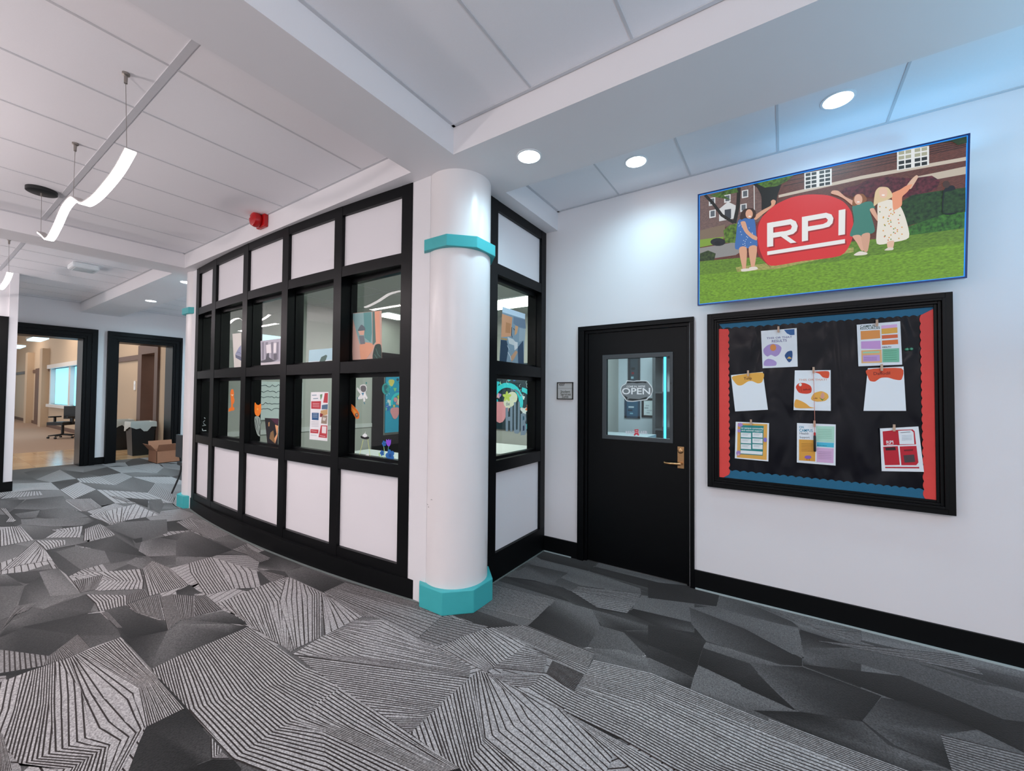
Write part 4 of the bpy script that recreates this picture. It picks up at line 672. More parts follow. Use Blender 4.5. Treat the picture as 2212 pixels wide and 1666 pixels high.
('~eef0ee',[-3039.3,1013,-2997.8,1021.9,-2977.5,1034.2,-2957,1034.9,-2951.7,1020.8,-2971,1006.1,-2989,1001.8,-2984.3,981.3,-3000.9,982.4,-3009.6,997.3,-3026.2,993.1,-3030,979.6,-3042.6,981.1]),
('1c1c1e',[-3006.6,1010.7,-3008.7,1006.8,-3014,1004.8,-3019.3,1005.8,-3021.6,1009.3,-3019.5,1013.2,-3014.2,1015.2,-3008.9,1014.2]),
('1c1c1e',[-2983.6,1015.4,-2985.2,1012.3,-2989.2,1010.7,-2993.3,1011.5,-2995.1,1014.3,-2993.5,1017.4,-2989.4,1019,-2985.3,1018.2]),
],
'globe_balloon_sticker':[
('1f9a92',[-2700.6,1591.8,-2703,1575.9,-2710.8,1562,-2723.1,1551.6,-2738.4,1546,-2754.8,1545.9,-2770.5,1551.3,-2783.6,1561.7,-2792.2,1575.8,-2795.5,1591.9,-2793,1607.9,-2785,1622,-2772.5,1632.4,-2757,1637.8,-2740.5,1637.7,-2725,1632,-2712.2,1621.6,-2703.8,1607.6]),
('15686e',[-2773,1619.8,-2734.8,1627.2,-2719.1,1609.4,-2749,1584.2,-2718.2,1569.1,-2733,1551.4,-2760.1,1563.9,-2768.5,1594.4]),
('d8e4e4',[-2726.6,1546.8,-2735.5,1534.1,-2732.7,1533.3,-2723.9,1545.9]),
],
'flower_sticker':[
('1f6ab4',[-2732.7,1149.2,-2735.2,1142.5,-2741.9,1138.5,-2749.7,1139.1,-2754.8,1144.2,-2755,1151.2,-2750.1,1156.9,-2742.4,1158.7,-2735.6,1155.6]),
('1f6ab4',[-2732.9,1131.5,-2735.4,1124.8,-2742.1,1120.7,-2749.8,1121.4,-2755,1126.4,-2755.1,1133.4,-2750.2,1139.1,-2742.5,1140.9,-2735.7,1137.9]),
('1f6ab4',[-2751.3,1125.1,-2753.8,1118.4,-2760.6,1114.3,-2768.3,1114.9,-2773.5,1120,-2773.7,1127,-2768.8,1132.8,-2761,1134.6,-2754.2,1131.5]),
('1f6ab4',[-2762.6,1139,-2765.2,1132.2,-2771.9,1128.2,-2779.7,1128.8,-2785,1133.8,-2785.1,1140.9,-2780.2,1146.7,-2772.4,1148.4,-2765.5,1145.4]),
('1f6ab4',[-2751.1,1153.9,-2753.6,1147.1,-2760.4,1143.1,-2768.1,1143.8,-2773.3,1148.8,-2773.5,1155.9,-2768.6,1161.6,-2760.8,1163.4,-2753.9,1160.3]),
('174f94',[-2748.4,1139.6,-2751,1134.1,-2757.4,1131.4,-2764,1133.1,-2766.8,1138.3,-2764.2,1143.8,-2757.8,1146.5,-2751.2,1144.7]),
('1f6ab4',[-2629.9,1069.2,-2634.9,1055.4,-2648.3,1047.1,-2663.8,1048.2,-2674.2,1058.3,-2674.5,1072.6,-2664.6,1084.4,-2649.2,1088.1,-2635.5,1082.1]),
('1f6ab4',[-2630.2,1033.3,-2635.2,1019.4,-2648.5,1011,-2664.1,1012,-2674.4,1022,-2674.8,1036.3,-2664.9,1048.2,-2649.5,1052,-2635.8,1046.1]),
('1f6ab4',[-2667.1,1019.7,-2672.2,1005.7,-2685.7,997.3,-2701.4,998.2,-2711.9,1008.3,-2712.3,1022.7,-2702.3,1034.6,-2686.7,1038.5,-2672.8,1032.6]),
('1f6ab4',[-2689.9,1047.5,-2695,1033.5,-2708.6,1025.1,-2724.5,1026.2,-2735.1,1036.3,-2735.4,1050.7,-2725.3,1062.7,-2709.6,1066.5,-2695.6,1060.5]),
('1f6ab4',[-2666.7,1078.2,-2671.7,1064.3,-2685.3,1056,-2701,1057.1,-2711.5,1067.3,-2711.8,1081.6,-2701.8,1093.5,-2686.2,1097.3,-2672.4,1091.2]),
('174f94',[-2661.2,1049.2,-2666.4,1037.8,-2679.3,1032.2,-2692.5,1035.5,-2698.2,1045.9,-2693.1,1057.3,-2680,1062.9,-2666.9,1059.6]),
('1f6ab4',[-2753.7,1069.6,-2756.3,1062.8,-2763,1058.7,-2770.8,1059.3,-2776,1064.2,-2776.2,1071.3,-2771.2,1077.1,-2763.5,1079,-2756.6,1076]),
('1f6ab4',[-2753.9,1051.9,-2756.4,1045.1,-2763.1,1040.9,-2770.9,1041.5,-2776.1,1046.4,-2776.3,1053.5,-2771.3,1059.3,-2763.6,1061.2,-2756.7,1058.2]),
('1f6ab4',[-2772.4,1045.2,-2775,1038.4,-2781.7,1034.3,-2789.6,1034.8,-2794.8,1039.7,-2795,1046.8,-2790,1052.6,-2782.2,1054.5,-2775.3,1051.6]),
('1f6ab4',[-2783.8,1059,-2786.4,1052.1,-2793.2,1048,-2801,1048.5,-2806.3,1053.5,-2806.5,1060.6,-2801.5,1066.4,-2793.7,1068.3,-2786.7,1065.4]),
('1f6ab4',[-2772.2,1074.1,-2774.8,1067.2,-2781.5,1063.1,-2789.4,1063.7,-2794.6,1068.7,-2794.8,1075.7,-2789.8,1081.6,-2782,1083.4,-2775.1,1080.5]),
('174f94',[-2769.5,1059.8,-2772.1,1054.2,-2778.6,1051.4,-2785.2,1053.1,-2788,1058.2,-2785.4,1063.8,-2778.9,1066.5,-2772.3,1064.9]),
('9ed89a',[-2760,1113.3,-2751.4,1073.9,-2757.7,1017.8,-2737.3,964.2,-2731.4,965.7,-2751.6,1018.6,-2745.3,1074.4,-2753.9,1114.2]),
('9ed89a',[-2793,1040.2,-2799.1,973.7,-2792.9,974,-2786.8,1040.4]),
('9ed89a',[-2693.1,1014.1,-2695.8,969,-2689.9,969.3,-2687.2,1014.4]),
('9ed89a',[-2754.6,1013.2,-2704.6,987.9,-2695.1,968.9,-2745.7,961.3]),
('b8e08c',[-2821.6,1062.9,-2801.8,1049.4,-2797.4,1029.5,-2817,1032.8]),
('b8e08c',[-2796.6,996.6,-2773.4,998.8,-2780.8,985.5]),
],
'tulip_sticker':[
('~8a4ad8',[-2730.2,1176.1,-2712.5,1167.2,-2701.5,1180.5,-2687.7,1168.9,-2673,1179.9,-2674.5,1145,-2692.6,1121.2,-2715.3,1124.5,-2731,1145.9]),
('5ab0a0',[-2702.7,1120.7,-2709.6,1092.7,-2704.4,1092.5,-2697.5,1120.5]),
],
'leaning_poster':[
('8fa3b0',[2968.4,2336.4,3351.4,2336.1,3330.8,1842.2,2929.1,1845.1]),
('d4e6f2',[2968.4,2336.4,3351.4,2336.1,3348.8,2286.3,2964.4,2286.5]),
('e3a277',[2959.9,2272.1,3127.2,2266.7,3104.6,2088.4,2949.1,2060.8]),
('c88a5c',[3023.4,2205.4,3102.8,2203.5,3094.1,2115.1,3015.2,2110.3]),
('74879a',[3147.6,2275.7,3348.9,2279.2,3364.8,2195.3,3227.6,2190.5,3143.5,2212.5]),
('e0a878',[3174.7,2200,3227.5,2196.3,3207.3,2130,3165.8,2101.7]),
('a9b8c0',[3249,2187.7,3359.3,2185.6,3344,2076.8,3240.3,2053.2]),
('2a4258',[2944.8,2035.9,3035.8,2041,3066.3,1977.7,3034,1844.5,2929.1,1845.1]),
('dcdcd8',[3049.9,2076,3145.7,2065.1,3177.1,2046,3156.9,2009.6,3075.6,2017.7]),
('e6e4e0',[3151.1,2048.7,3219.1,2045,3219.9,1993.2,3167.9,1965.1]),
('d6a27c',[3107.5,1903.2,3188.7,1967.1,3220.5,1952.9,3158.8,1884.7,3118.3,1853.4]),
('3a5068',[3219.8,1998.9,3316.2,2073.5,3330.7,1845.2,3232.8,1844.3]),
('e0e4e6',[3052.8,1936.1,3092.7,1900.9,3103,1868.7,3113,1870.3,3102.1,1903.7,3061.3,1939.6]),
('16202a',[3114.4,2174.3,3110.2,2117.2,3121,2078.8,3129,2080.4,3118.3,2118.4,3122.5,2175.3]),
('16202a',[3140.8,2165.4,3161.6,2151.2,3168.5,2154.7,3147.5,2168.9]),
('cfd8dc',[3042.7,1996.6,3072.8,1960.7,3080.1,1963.2,3049.8,1999.1]),
('c49a62',[2944.4,2057.5,3045.3,2058.8,3040.6,2042.7,2944.7,2041.3]),
],
'hub':[
('9fb0b8',[3030.6,1434.6,3069.8,1436.5,3071.1,1350.7,3105.9,1352.1,3104.5,1441.4,3143,1444.6,3143.5,1213,3108,1215.4,3104.5,1313.1,3071.6,1317.5,3070.2,1220.8,3036.9,1223.1]),
('9fb0b8',[3164.9,1482.7,3198.2,1483.5,3202,1231.6,3218.9,1222,3231.4,1232.6,3236.1,1487.7,3268.2,1487.4,3266.1,1198.6,3232.1,1186.7,3184.9,1193.1,3169.1,1211.2]),
('9fb0b8',[3285.1,1371.1,3337.6,1378.2,3377,1362.1,3383.4,1314.5,3363.6,1285.9,3393.4,1251.8,3390.8,1195.7,3363.1,1165.3,3286,1168.3]),
('2a3c58',[3322.9,1253,3344.9,1260.5,3353,1245.3,3351.3,1210.2,3323.6,1206.2]),
('2f6a78',[3321.5,1346.5,3343.6,1348.6,3347.5,1316.1,3322.1,1305.6]),
('9fb0b8',[3112.2,1595.2,3183.8,1604.7,3247.4,1585.6,3291.3,1539.6,3269.6,1539.5,3226.3,1573.9,3173.6,1590.4,3112.4,1581.2]),
('8a9aa2','the',(3035.2,1453.7,3094.3,1455.5)),
],
'open':[
('~e8ecec',[-1240.5,1604.3,-1226.7,1642.1,-1192.2,1664.5,-1180.8,1690.7,-1120.4,1684.8,-1083.3,1689.5,-1003,1686.3,-980,1662.7,-956.4,1629.8,-951.4,1593.5,-967,1553.4,-984.9,1538.7,-1002.8,1516.6,-1068.3,1506.8,-1127.6,1498.5,-1180.4,1502.9,-1203.4,1530.4,-1226.5,1558.9]),
('~7d8486',[-1234.3,1604.3,-1222,1637.5,-1188.3,1659.2,-1174.7,1684.7,-1120.4,1678.8,-1083.3,1683.6,-1008,1680.5,-985.7,1659.1,-961.4,1626.1,-957.1,1593.4,-972.7,1557.8,-989.9,1543,-1007.9,1522.4,-1068.3,1512.7,-1127.6,1504.5,-1175.9,1509,-1197.2,1535,-1220.3,1561.9]),
('23292a',[-1180.7,1664.4,-1173.2,1680.9,-1010.2,1677.6,-1002.9,1662.9,-1039.2,1669.1,-1090.6,1663.6,-1127.9,1669.9]),
('23292a',[-1209.6,1559,-1172.9,1536.7,-1180.4,1514.1,-1195.7,1536.5]),
('23292a',[-995.7,1545.9,-1010,1525.3,-1127.6,1508.9,-1172.8,1514.3,-1157.7,1527.9,-1068.3,1523.1]),
('f4f6f6',"COME IN, WE'RE",(-1182.2,1626.8,-1015.9,1627.8)),
('f4f6f6','OPEN',(-1224.9,1566.4,-972.7,1566.5,0.8)),
],
'pennant':[
('e8e4ec','RENSSELAER',(-1188.9,1208,-995.4,1219.5)),
('d84a5a',[-1112.3,1251.8,-1075.3,1256,-1076.7,1224.2,-1067.9,1202.7,-1078.9,1198.3,-1093.7,1208.5,-1108.5,1195,-1118.1,1199.6,-1106.3,1222.5]),
('f0dcdc',[-1101,1239.5,-1082.5,1242,-1082.8,1245.6,-1101.3,1243.1]),
('f0dcdc',[-1103.2,1224.5,-1081,1227.3,-1081.3,1231,-1103.5,1228.2]),
],
'sign':[
('cdc8c6',[-1852.3,1671.8,-1699.3,1670.4,-1697.4,1518.6,-1851.3,1516.7]),
('8a7d76',[-1850.9,1621,-1699,1620.7,-1699,1617.8,-1850.9,1618.1]),
('1e1c14','4307',(-1841.4,1643.9,-1779,1643.6)),
('5a584e','Student',(-1825,1576.1,-1722.4,1576.5)),
('5a584e','Services',(-1825.9,1550.4,-1715.1,1550.3)),
('5a584e','Suite',(-1809.9,1525.7,-1739.7,1526.5)),
],
}
# ------------------------------------------------------------------ materials
MATS = {}
def mat(name, col='808080', rough=0.5, metal=0.0, emis=0.0, ecol=None, var=0.03, scale=30, bump=0.0, spec=0.5, coat=0.0, alpha=None):
    if name in MATS: return MATS[name]
    m = bpy.data.materials.new(name); m.use_nodes = True
    nt = m.node_tree; b = nt.nodes['Principled BSDF']
    c = hexc(col)
    tc = nt.nodes.new('ShaderNodeTexCoord'); nz = nt.nodes.new('ShaderNodeTexNoise')
    nz.inputs['Scale'].default_value = scale; nz.inputs['Detail'].default_value = 3
    nt.links.new(tc.outputs['Object'], nz.inputs['Vector'])
    mx = nt.nodes.new('ShaderNodeMix'); mx.data_type = 'RGBA'
    mx.inputs[6].default_value = tuple(max(0, v * (1 - var)) for v in c[:3]) + (1,)
    mx.inputs[7].default_value = tuple(min(1, v * (1 + var)) for v in c[:3]) + (1,)
    nt.links.new(nz.outputs['Fac'], mx.inputs[0]); nt.links.new(mx.outputs[2], b.inputs['Base Color'])
    b.inputs['Roughness'].default_value = rough; b.inputs['Metallic'].default_value = metal
    b.inputs['Specular IOR Level'].default_value = spec
    if coat: b.inputs['Coat Weight'].default_value = coat; b.inputs['Coat Roughness'].default_value = 0.15
    if emis:
        b.inputs['Emission Color'].default_value = hexc(ecol or col); b.inputs['Emission Strength'].default_value = emis
    if bump:
        bp = nt.nodes.new('ShaderNodeBump'); bp.inputs['Strength'].default_value = bump; bp.inputs['Distance'].default_value = 0.002
        nt.links.new(nz.outputs['Fac'], bp.inputs['Height']); nt.links.new(bp.outputs['Normal'], b.inputs['Normal'])
    MATS[name] = m
    return m

def art_mat(name, emis=False, rough=0.6, pattern=None):
    """colour comes from the printed artwork's own corner colours"""
    if name in MATS: return MATS[name]
    m = bpy.data.materials.new(name); m.use_nodes = True
    nt = m.node_tree; b = nt.nodes['Principled BSDF']
    at = nt.nodes.new('ShaderNodeAttribute'); at.attribute_name = 'Col'
    out = at.outputs['Color']
    if pattern:
        tc = nt.nodes.new('ShaderNodeTexCoord')
        mp = nt.nodes.new('ShaderNodeMapping')
        nt.links.new(tc.outputs['Object'], mp.inputs['Vector'])
        mx = nt.nodes.new('ShaderNodeMix'); mx.data_type = 'RGBA'; mx.blend_type = 'MULTIPLY'; mx.inputs[0].default_value = 1
        if pattern == 'brick':
            mp.inputs['Rotation'].default_value = (PI / 2, 0, 0)
            t = nt.nodes.new('ShaderNodeTexBrick'); t.inputs['Scale'].default_value = 46
            t.inputs['Color1'].default_value = (1.15, 1.1, 1.1, 1); t.inputs['Color2'].default_value = (0.7, 0.72, 0.75, 1); t.inputs['Mortar'].default_value = (0.45, 0.45, 0.45, 1)
            t.inputs['Mortar Size'].default_value = 0.03
            nt.links.new(mp.outputs[0], t.inputs['Vector']); nt.links.new(t.outputs['Color'], mx.inputs[7])
        else:
            t = nt.nodes.new('ShaderNodeTexNoise'); t.inputs['Detail'].default_value = 5
            t.inputs['Scale'].default_value = 60 if pattern == 'leaf' else 90
            if pattern == 'grass': mp.inputs['Scale'].default_value = (0.6, 1, 1.6)
            cr = nt.nodes.new('ShaderNodeValToRGB')
            cr.color_ramp.elements[0].position = 0.3; cr.color_ramp.elements[1].position = 0.7
            lo, hi = (0.35, 2.0) if pattern == 'leaf' else (0.65, 1.4)
            cr.color_ramp.elements[0].color = (lo, lo, lo, 1); cr.color_ramp.elements[1].color = (hi, hi, hi * 0.9, 1)
            nt.links.new(mp.outputs[0], t.inputs['Vector']); nt.links.new(t.outputs['Fac'], cr.inputs[0]); nt.links.new(cr.outputs[0], mx.inputs[7])
        nt.links.new(out, mx.inputs[6]); out = mx.outputs[2]
    b.inputs['Roughness'].default_value = rough
    if emis:
        b.inputs['Base Color'].default_value = (0.01, 0.01, 0.01, 1)
        nt.links.new(out, b.inputs['Emission Color']); b.inputs['Emission Strength'].default_value = emis
    else:
        nt.links.new(out, b.inputs['Base Color'])
    MATS[name] = m
    return m

WALL = mat('wall_paint', 'e9e6e8', 0.55, var=0.015, scale=3, bump=0.02)
CEIL = mat('ceiling_tile', 'efedf0', 0.8, var=0.02, scale=160, bump=0.06)
TBAR = mat('ceiling_grid', 'cbcbcf', 0.6)
BLACK = mat('black_paint', '040507', 0.36, var=0.05, scale=8, spec=0.2)
BASEB = mat('black_vinyl_base', '030406', 0.5, var=0.05, spec=0.2)
PANEL = mat('white_panel', 'e9e5e8', 0.5, var=0.01, scale=4)
TURQ = mat('turquoise_paint', '3fb0b4', 0.45, var=0.03, scale=20, bump=0.03)
COLW = mat('column_paint', 'ebe6e6', 0.28, var=0.015, scale=6)
EDGE = mat('carpet_edge', '6f7876', 0.7)
LITW = mat('lit_cool', 'ffffff', 0.5, emis=14, ecol='eaf6ff')
LITP = mat('lit_warm', 'ffffff', 0.5, emis=11, ecol='fff4f6')
STEEL = mat('steel_wire', '9a948e', 0.35, metal=0.9)
DBLACK = mat('black_metal', '111315', 0.45)
RED = mat('red_plastic', 'b80d12', 0.3)
PAPERM = mat('paper_edge', 'eef0f2', 0.7)
WOODC = mat('clothespin_wood', 'c9a890', 0.7)
BRASS = mat('brass', 'b98f66', 0.32, metal=1.0, var=0.1, scale=60)
GREYM = mat('grey_metal', '4d5154', 0.4, metal=0.3)
ART = art_mat('printed_ink', rough=0.55)
VINYL = art_mat('vinyl_print', rough=0.5)
def glass_mat():
    m = bpy.data.materials.new('clear_glass'); m.use_nodes = True; nt = m.node_tree
    nt.nodes.remove(nt.nodes['Principled BSDF'])
    out = nt.nodes['Material Output']
    g = nt.nodes.new('ShaderNodeBsdfGlossy'); g.inputs['Roughness'].default_value = 0.0
    t = nt.nodes.new('ShaderNodeBsdfTransparent'); t.inputs['Color'].default_value = (0.93, 0.96, 0.95, 1)
    fr = nt.nodes.new('ShaderNodeFresnel'); fr.inputs['IOR'].default_value = 1.5
    mx = nt.nodes.new('ShaderNodeMixShader')
    ge = nt.nodes.new('ShaderNodeNewGeometry'); mm = nt.nodes.new('ShaderNodeMath'); mm.operation = 'SUBTRACT'; mm.use_clamp = True
    nt.links.new(fr.outputs[0], mm.inputs[0]); nt.links.new(ge.outputs['Backfacing'], mm.inputs[1])
    nt.links.new(mm.outputs[0], mx.inputs[0]); nt.links.new(t.outputs[0], mx.inputs[1]); nt.links.new(g.outputs[0], mx.inputs[2])
    nt.links.new(mx.outputs[0], out.inputs['Surface'])
    return m
GLASS = glass_mat()

# ------------------------------------------------------------------ mesh helpers
ORG = {}
def tag(o, label=None, cat=None, group=None, kind=None):
    if label: o['label'] = label
    if cat: o['category'] = cat
    if group: o['group'] = group
    if kind: o['kind'] = kind
    return o
def thing(name, loc, label, cat, group=None):
    o = bpy.data.objects.new(name, None); o.empty_display_size = 0.05
    o.location = loc; COL.objects.link(o); ORG[o.name] = Vector(loc)
    return tag(o, label, cat, group)
class MB:
    def __init__(s): s.v = []; s.f = []; s.m = []; s.c = {}
    def add(s, vs, fs, mi=0, col=None):
        n = len(s.v); s.v += [tuple(v) for v in vs]
        for f in fs:
            if col is not None: s.c[len(s.f)] = col
            s.f.append(tuple(i + n for i in f)); s.m.append(mi)
        return s
    def box(s, x0, x1, y0, y1, z0, z1, mi=0):
        vs = [(x, y, z) for z in (z0, z1) for y in (y0, y1) for x in (x0, x1)]
        return s.add(vs, [(0, 2, 3, 1), (4, 5, 7, 6), (0, 1, 5, 4), (1, 3, 7, 5), (3, 2, 6, 7), (2, 0, 4, 6)], mi)
    def obox(s, c, sx, sy, sz, rz=0, mi=0, rx=0):
        M = Matrix.Translation(c) @ Matrix.Rotation(rz, 4, 'Z') @ Matrix.Rotation(rx, 4, 'X')
        vs = [M @ Vector((x * sx / 2, y * sy / 2, z * sz / 2)) for z in (-1, 1) for y in (-1, 1) for x in (-1, 1)]
        return s.add(vs, [(0, 2, 3, 1), (4, 5, 7, 6), (0, 1, 5, 4), (1, 3, 7, 5), (3, 2, 6, 7), (2, 0, 4, 6)], mi)
    def prism(s, poly, z0, z1, mi=0):
        n = len(poly)
        vs = [(x, y, z0) for x, y in poly] + [(x, y, z1) for x, y in poly]
        fs = [tuple(range(n))[::-1], tuple(range(n, 2 * n))] + [(i, (i + 1) % n, n + (i + 1) % n, n + i) for i in range(n)]
        return s.add(vs, fs, mi)
    def lathe(s, prof, c, ax='Z', n=32, mi=0):
        vs = []; fs = []
        for r, h in prof:
            for k in range(n):
                a = 2 * PI * k / n; p = (r * math.cos(a), r * math.sin(a), h)
                if ax == 'Y': p = (p[0], p[2], p[1])
                if ax == 'X': p = (p[2], p[0], p[1])
                vs.append((p[0] + c[0], p[1] + c[1], p[2] + c[2]))
        for i in range(len(prof) - 1):
            for k in range(n):
                fs.append((i * n + k, i * n + (k + 1) % n, (i + 1) * n + (k + 1) % n, (i + 1) * n + k))
        fs.append(tuple(range(n))[::-1]); fs.append(tuple(range((len(prof) - 1) * n, len(prof) * n)))
        return s.add(vs, fs, mi)
    def tube(s, pts, r, n=8, mi=0):
        pts = [Vector(p) for p in pts]; vs = []; fs = []
        rs = r if isinstance(r, (list, tuple)) else [r] * len(pts)
        up = Vector((0, 0, 1))
        for i, p in enumerate(pts):
            d = (pts[min(i + 1, len(pts) - 1)] - pts[max(i - 1, 0)]).normalized()
            a = d.cross(up if abs(d.z) < 0.95 else Vector((1, 0, 0))).normalized(); b = d.cross(a)
            for k in range(n):
                t = 2 * PI * k / n; vs.append(p + (a * math.cos(t) + b * math.sin(t)) * rs[i])
        for i in range(len(pts) - 1):
            for k in range(n):
                fs.append((i * n + k, i * n + (k + 1) % n, (i + 1) * n + (k + 1) % n, (i + 1) * n + k))
        fs.append(tuple(range(n))[::-1]); fs.append(tuple(range((len(pts) - 1) * n, len(pts) * n)))
        return s.add(vs, fs, mi)
    def build(s, name, mats, parent=None, smooth=False, bevel=0, recalc=True):
        org = ORG.get(parent.name, Vector()) if parent else Vector()
        me = bpy.data.meshes.new(name)
        me.from_pydata([tuple(Vector(v) - org) for v in s.v], [], s.f)
        for m in (mats if isinstance(mats, (list, tuple)) else [mats]): me.materials.append(m)
        for p, mi in zip(me.polygons, s.m): p.material_index = mi
        if s.c:
            at = me.color_attributes.new('Col', 'FLOAT_COLOR', 'CORNER')
            for p in me.polygons:
                c = s.c.get(p.index, (0.8, 0.8, 0.8, 1))
                for li in p.loop_indices: at.data[li].color = c
        if recalc:
            bm = bmesh.new(); bm.from_mesh(me); bmesh.ops.recalc_face_normals(bm, faces=bm.faces); bm.to_mesh(me); bm.free()
        if smooth:
            for p in me.polygons: p.use_smooth = True
            try: me.set_sharp_from_angle(angle=0.7)
            except Exception: pass
        o = bpy.data.objects.new(name, me); COL.objects.link(o)
        if parent: o.parent = parent; ORG[o.name] = org
        if bevel:
            bv = o.modifiers.new('bevel', 'BEVEL'); bv.width = bevel; bv.segments = 2; bv.limit_method = 'ANGLE'
        return o
def struct(mb, name, mats, parent=None, **k):
    o = mb.build(name, mats, parent, **k)
    if not parent: o['kind'] = 'structure'
    return o

_tc = {}
def text_geo(s):
    if s in _tc: return _tc[s]
    cu = bpy.data.curves.new('txt', 'FONT'); cu.body = s; cu.size = 1; cu.resolution_u = 3; cu.offset = 0.018
    ob = bpy.data.objects.new('txt', cu); COL.objects.link(ob)
    dg = bpy.context.evaluated_depsgraph_get()
    me = bpy.data.meshes.new_from_object(ob.evaluated_get(dg))
    vs = [(v.co.x, v.co.y) for v in me.vertices]; fs = [tuple(p.vertices) for p in me.polygons]
    bpy.data.objects.remove(ob); bpy.data.curves.remove(cu); bpy.data.meshes.remove(me)
    x0 = min(v[0] for v in vs); x1 = max(v[0] for v in vs)
    _tc[s] = ([((x - x0) / (x1 - x0), y / (x1 - x0)) for x, y in vs], fs)
    return _tc[s]

def rounded(p, k=4):
    """closed curve through the points; sharp corners stay sharp-ish"""
    out = []; n = len(p)
    for i in range(n):
        a, b, c, d = p[i - 1], p[i], p[(i + 1) % n], p[(i + 2) % n]
        for j in range(k):
            t = j / k
            out.append(tuple(b[m] * (2 * t ** 3 - 3 * t * t + 1) + c[m] * (3 * t * t - 2 * t ** 3) + .38 * ((c[m] - a[m]) * (t ** 3 - 2 * t * t + t) + (d[m] - b[m]) * (t ** 3 - t * t)) for m in (0, 1)))
    return out
CODES = {'brick': 1, 'leaf': 2, 'grass': 3}
def art_geo(mb, items, to3, step=0.00012, start=1):
    """stack flat printed shapes; to3(u, v, h) places a point h above the sheet"""
    for n, it in enumerate(items):
        h = step * (n + start); c = it[0]; mi = 0
        sm = c[0] == '~'; c = c.lstrip('~')
        if c[0] == '#': code, c = c[1:].split('|'); mi = CODES[code]
        col = hexc(c)
        if len(it) == 3:
            vs, fs = text_geo(it[1]); x0, z0, x1, z1 = [q / 1000 for q in it[2][:4]]
            dx, dz = x1 - x0, z1 - z0
            k = it[2][4] if len(it[2]) > 4 else 1.05
            mb.add([to3(x0 + dx * a - dz * b * k, z0 + dz * a + dx * b * k * (1 if dx > 0 else -1), h) for a, b in vs], fs, mi, col)
        else:
            q = it[1]; pts = [(q[i] / 1000, q[i + 1] / 1000) for i in range(0, len(q), 2)]
            if sm: pts = rounded(pts)
            mb.add([to3(a, b, h) for a, b in pts], [tuple(range(len(pts)))], mi, col)
def quad_of(it):
    q = it[1]; return [(q[i] / 1000, q[i + 1] / 1000) for i in range(0, len(q), 2)]

def sheet(name, key, plane, label, cat, group=None, thick=0.0015, only=None, mats=None):
    """a flat printed thing: base = first shape given thickness, print on its face. plane=(axis, value, facing sign)"""
    ax, val, sg = plane
    def to3(a, b, h):
        return (a, val + sg * (h + thick), b) if ax == 'Y' else (val + sg * (h + thick), a, b)
    items = ART_DATA[key]
    pts = quad_of(items[0])
    if items[0][0][0] == '~': pts = rounded(pts)
    mb = MB(); col = hexc(items[0][0].lstrip('~'))
    n = len(pts)
    vs = [to3(a, b, -thick) for a, b in pts] + [to3(a, b, 0) for a, b in pts]
    mb.add(vs, [tuple(range(n))[::-1], tuple(range(n, 2 * n))] + [(i, (i + 1) % n, n + (i + 1) % n, n + i) for i in range(n)], 0, col)
    if ax == 'Y' and cat == 'sticker':      # loose shapes of one sticker get the same thickness as their sheet
        pass
    art_geo(mb, items[1:], to3)
    o = mb.build(name, mats or [VINYL if cat in ('sticker', 'decal') else ART], None, recalc=False)
    return tag(o, label, cat, group)

# ------------------------------------------------------------------ floor: carpet of folded line patches
def carpet_mat():
    m = bpy.data.materials.new('line_carpet'); m.use_nodes = True; nt = m.node_tree; b = nt.nodes['Principled BSDF']
    def att(n):
        a = nt.nodes.new('ShaderNodeAttribute'); a.attribute_name = n; return a.outputs['Fac']
    def math_(op, a, b_=None, c=None):
        k = nt.nodes.new('ShaderNodeMath'); k.operation = op
        for i, v in enumerate((a, b_, c)):
            if v is None: continue
            if isinstance(v, (int, float)): k.inputs[i].default_value = v
            else: nt.links.new(v, k.inputs[i])
        return k.outputs[0]
    fr = math_('FRACT', att('phase'))
    on = math_('MULTIPLY', math_('LESS_THAN', fr, att('duty')), att('stripe'))
    tone = math_('POWER', math_('MULTIPLY', att('tone'), 0.01), 2.2)
    tc = nt.nodes.new('ShaderNodeTexCoord')
    nz = nt.nodes.new('ShaderNodeTexNoise'); nz.inputs['Scale'].default_value = 130; nz.inputs['Detail'].default_value = 3
    nt.links.new(tc.outputs['Object'], nz.inputs['Vector'])
    n2 = nt.nodes.new('ShaderNodeTexNoise'); n2.inputs['Scale'].default_value = 45; n2.inputs['Detail'].default_value = 4
    nt.links.new(tc.outputs['Object'], n2.inputs['Vector'])
    sp = math_('MULTIPLY_ADD', nz.outputs['Fac'], 2.4, -0.2)
    sp2 = math_('MULTIPLY_ADD', n2.outputs['Fac'], 0.5, 0.75)
    v = math_('MULTIPLY', math_('MULTIPLY', tone, math_('MULTIPLY', sp, sp2)), 0.95)
    cc = nt.nodes.new('ShaderNodeCombineColor')
    nt.links.new(v, cc.inputs[0]); nt.links.new(math_('MULTIPLY', v, 0.965), cc.inputs[1]); nt.links.new(math_('MULTIPLY', v, 0.965), cc.inputs[2])
    mx = nt.nodes.new('ShaderNodeMix'); mx.data_type = 'RGBA'
    nt.links.new(on, mx.inputs[0]); nt.links.new(cc.outputs[0], mx.inputs[6]); mx.inputs[7].default_value = (0.017, 0.011, 0.010, 1)
    nt.links.new(mx.outputs[2], b.inputs['Base Color'])
    b.inputs['Roughness'].default_value = 0.95; b.inputs['Specular IOR Level'].default_value = 0.1
    b.inputs['Sheen Weight'].default_value = 0.15
    bp = nt.nodes.new('ShaderNodeBump'); bp.inputs['Strength'].default_value = 0.35; bp.inputs['Distance'].default_value = 0.004
    nt.links.new(nz.outputs['Fac'], bp.inputs['Height']); nt.links.new(bp.outputs['Normal'], b.inputs['Normal'])
    return m
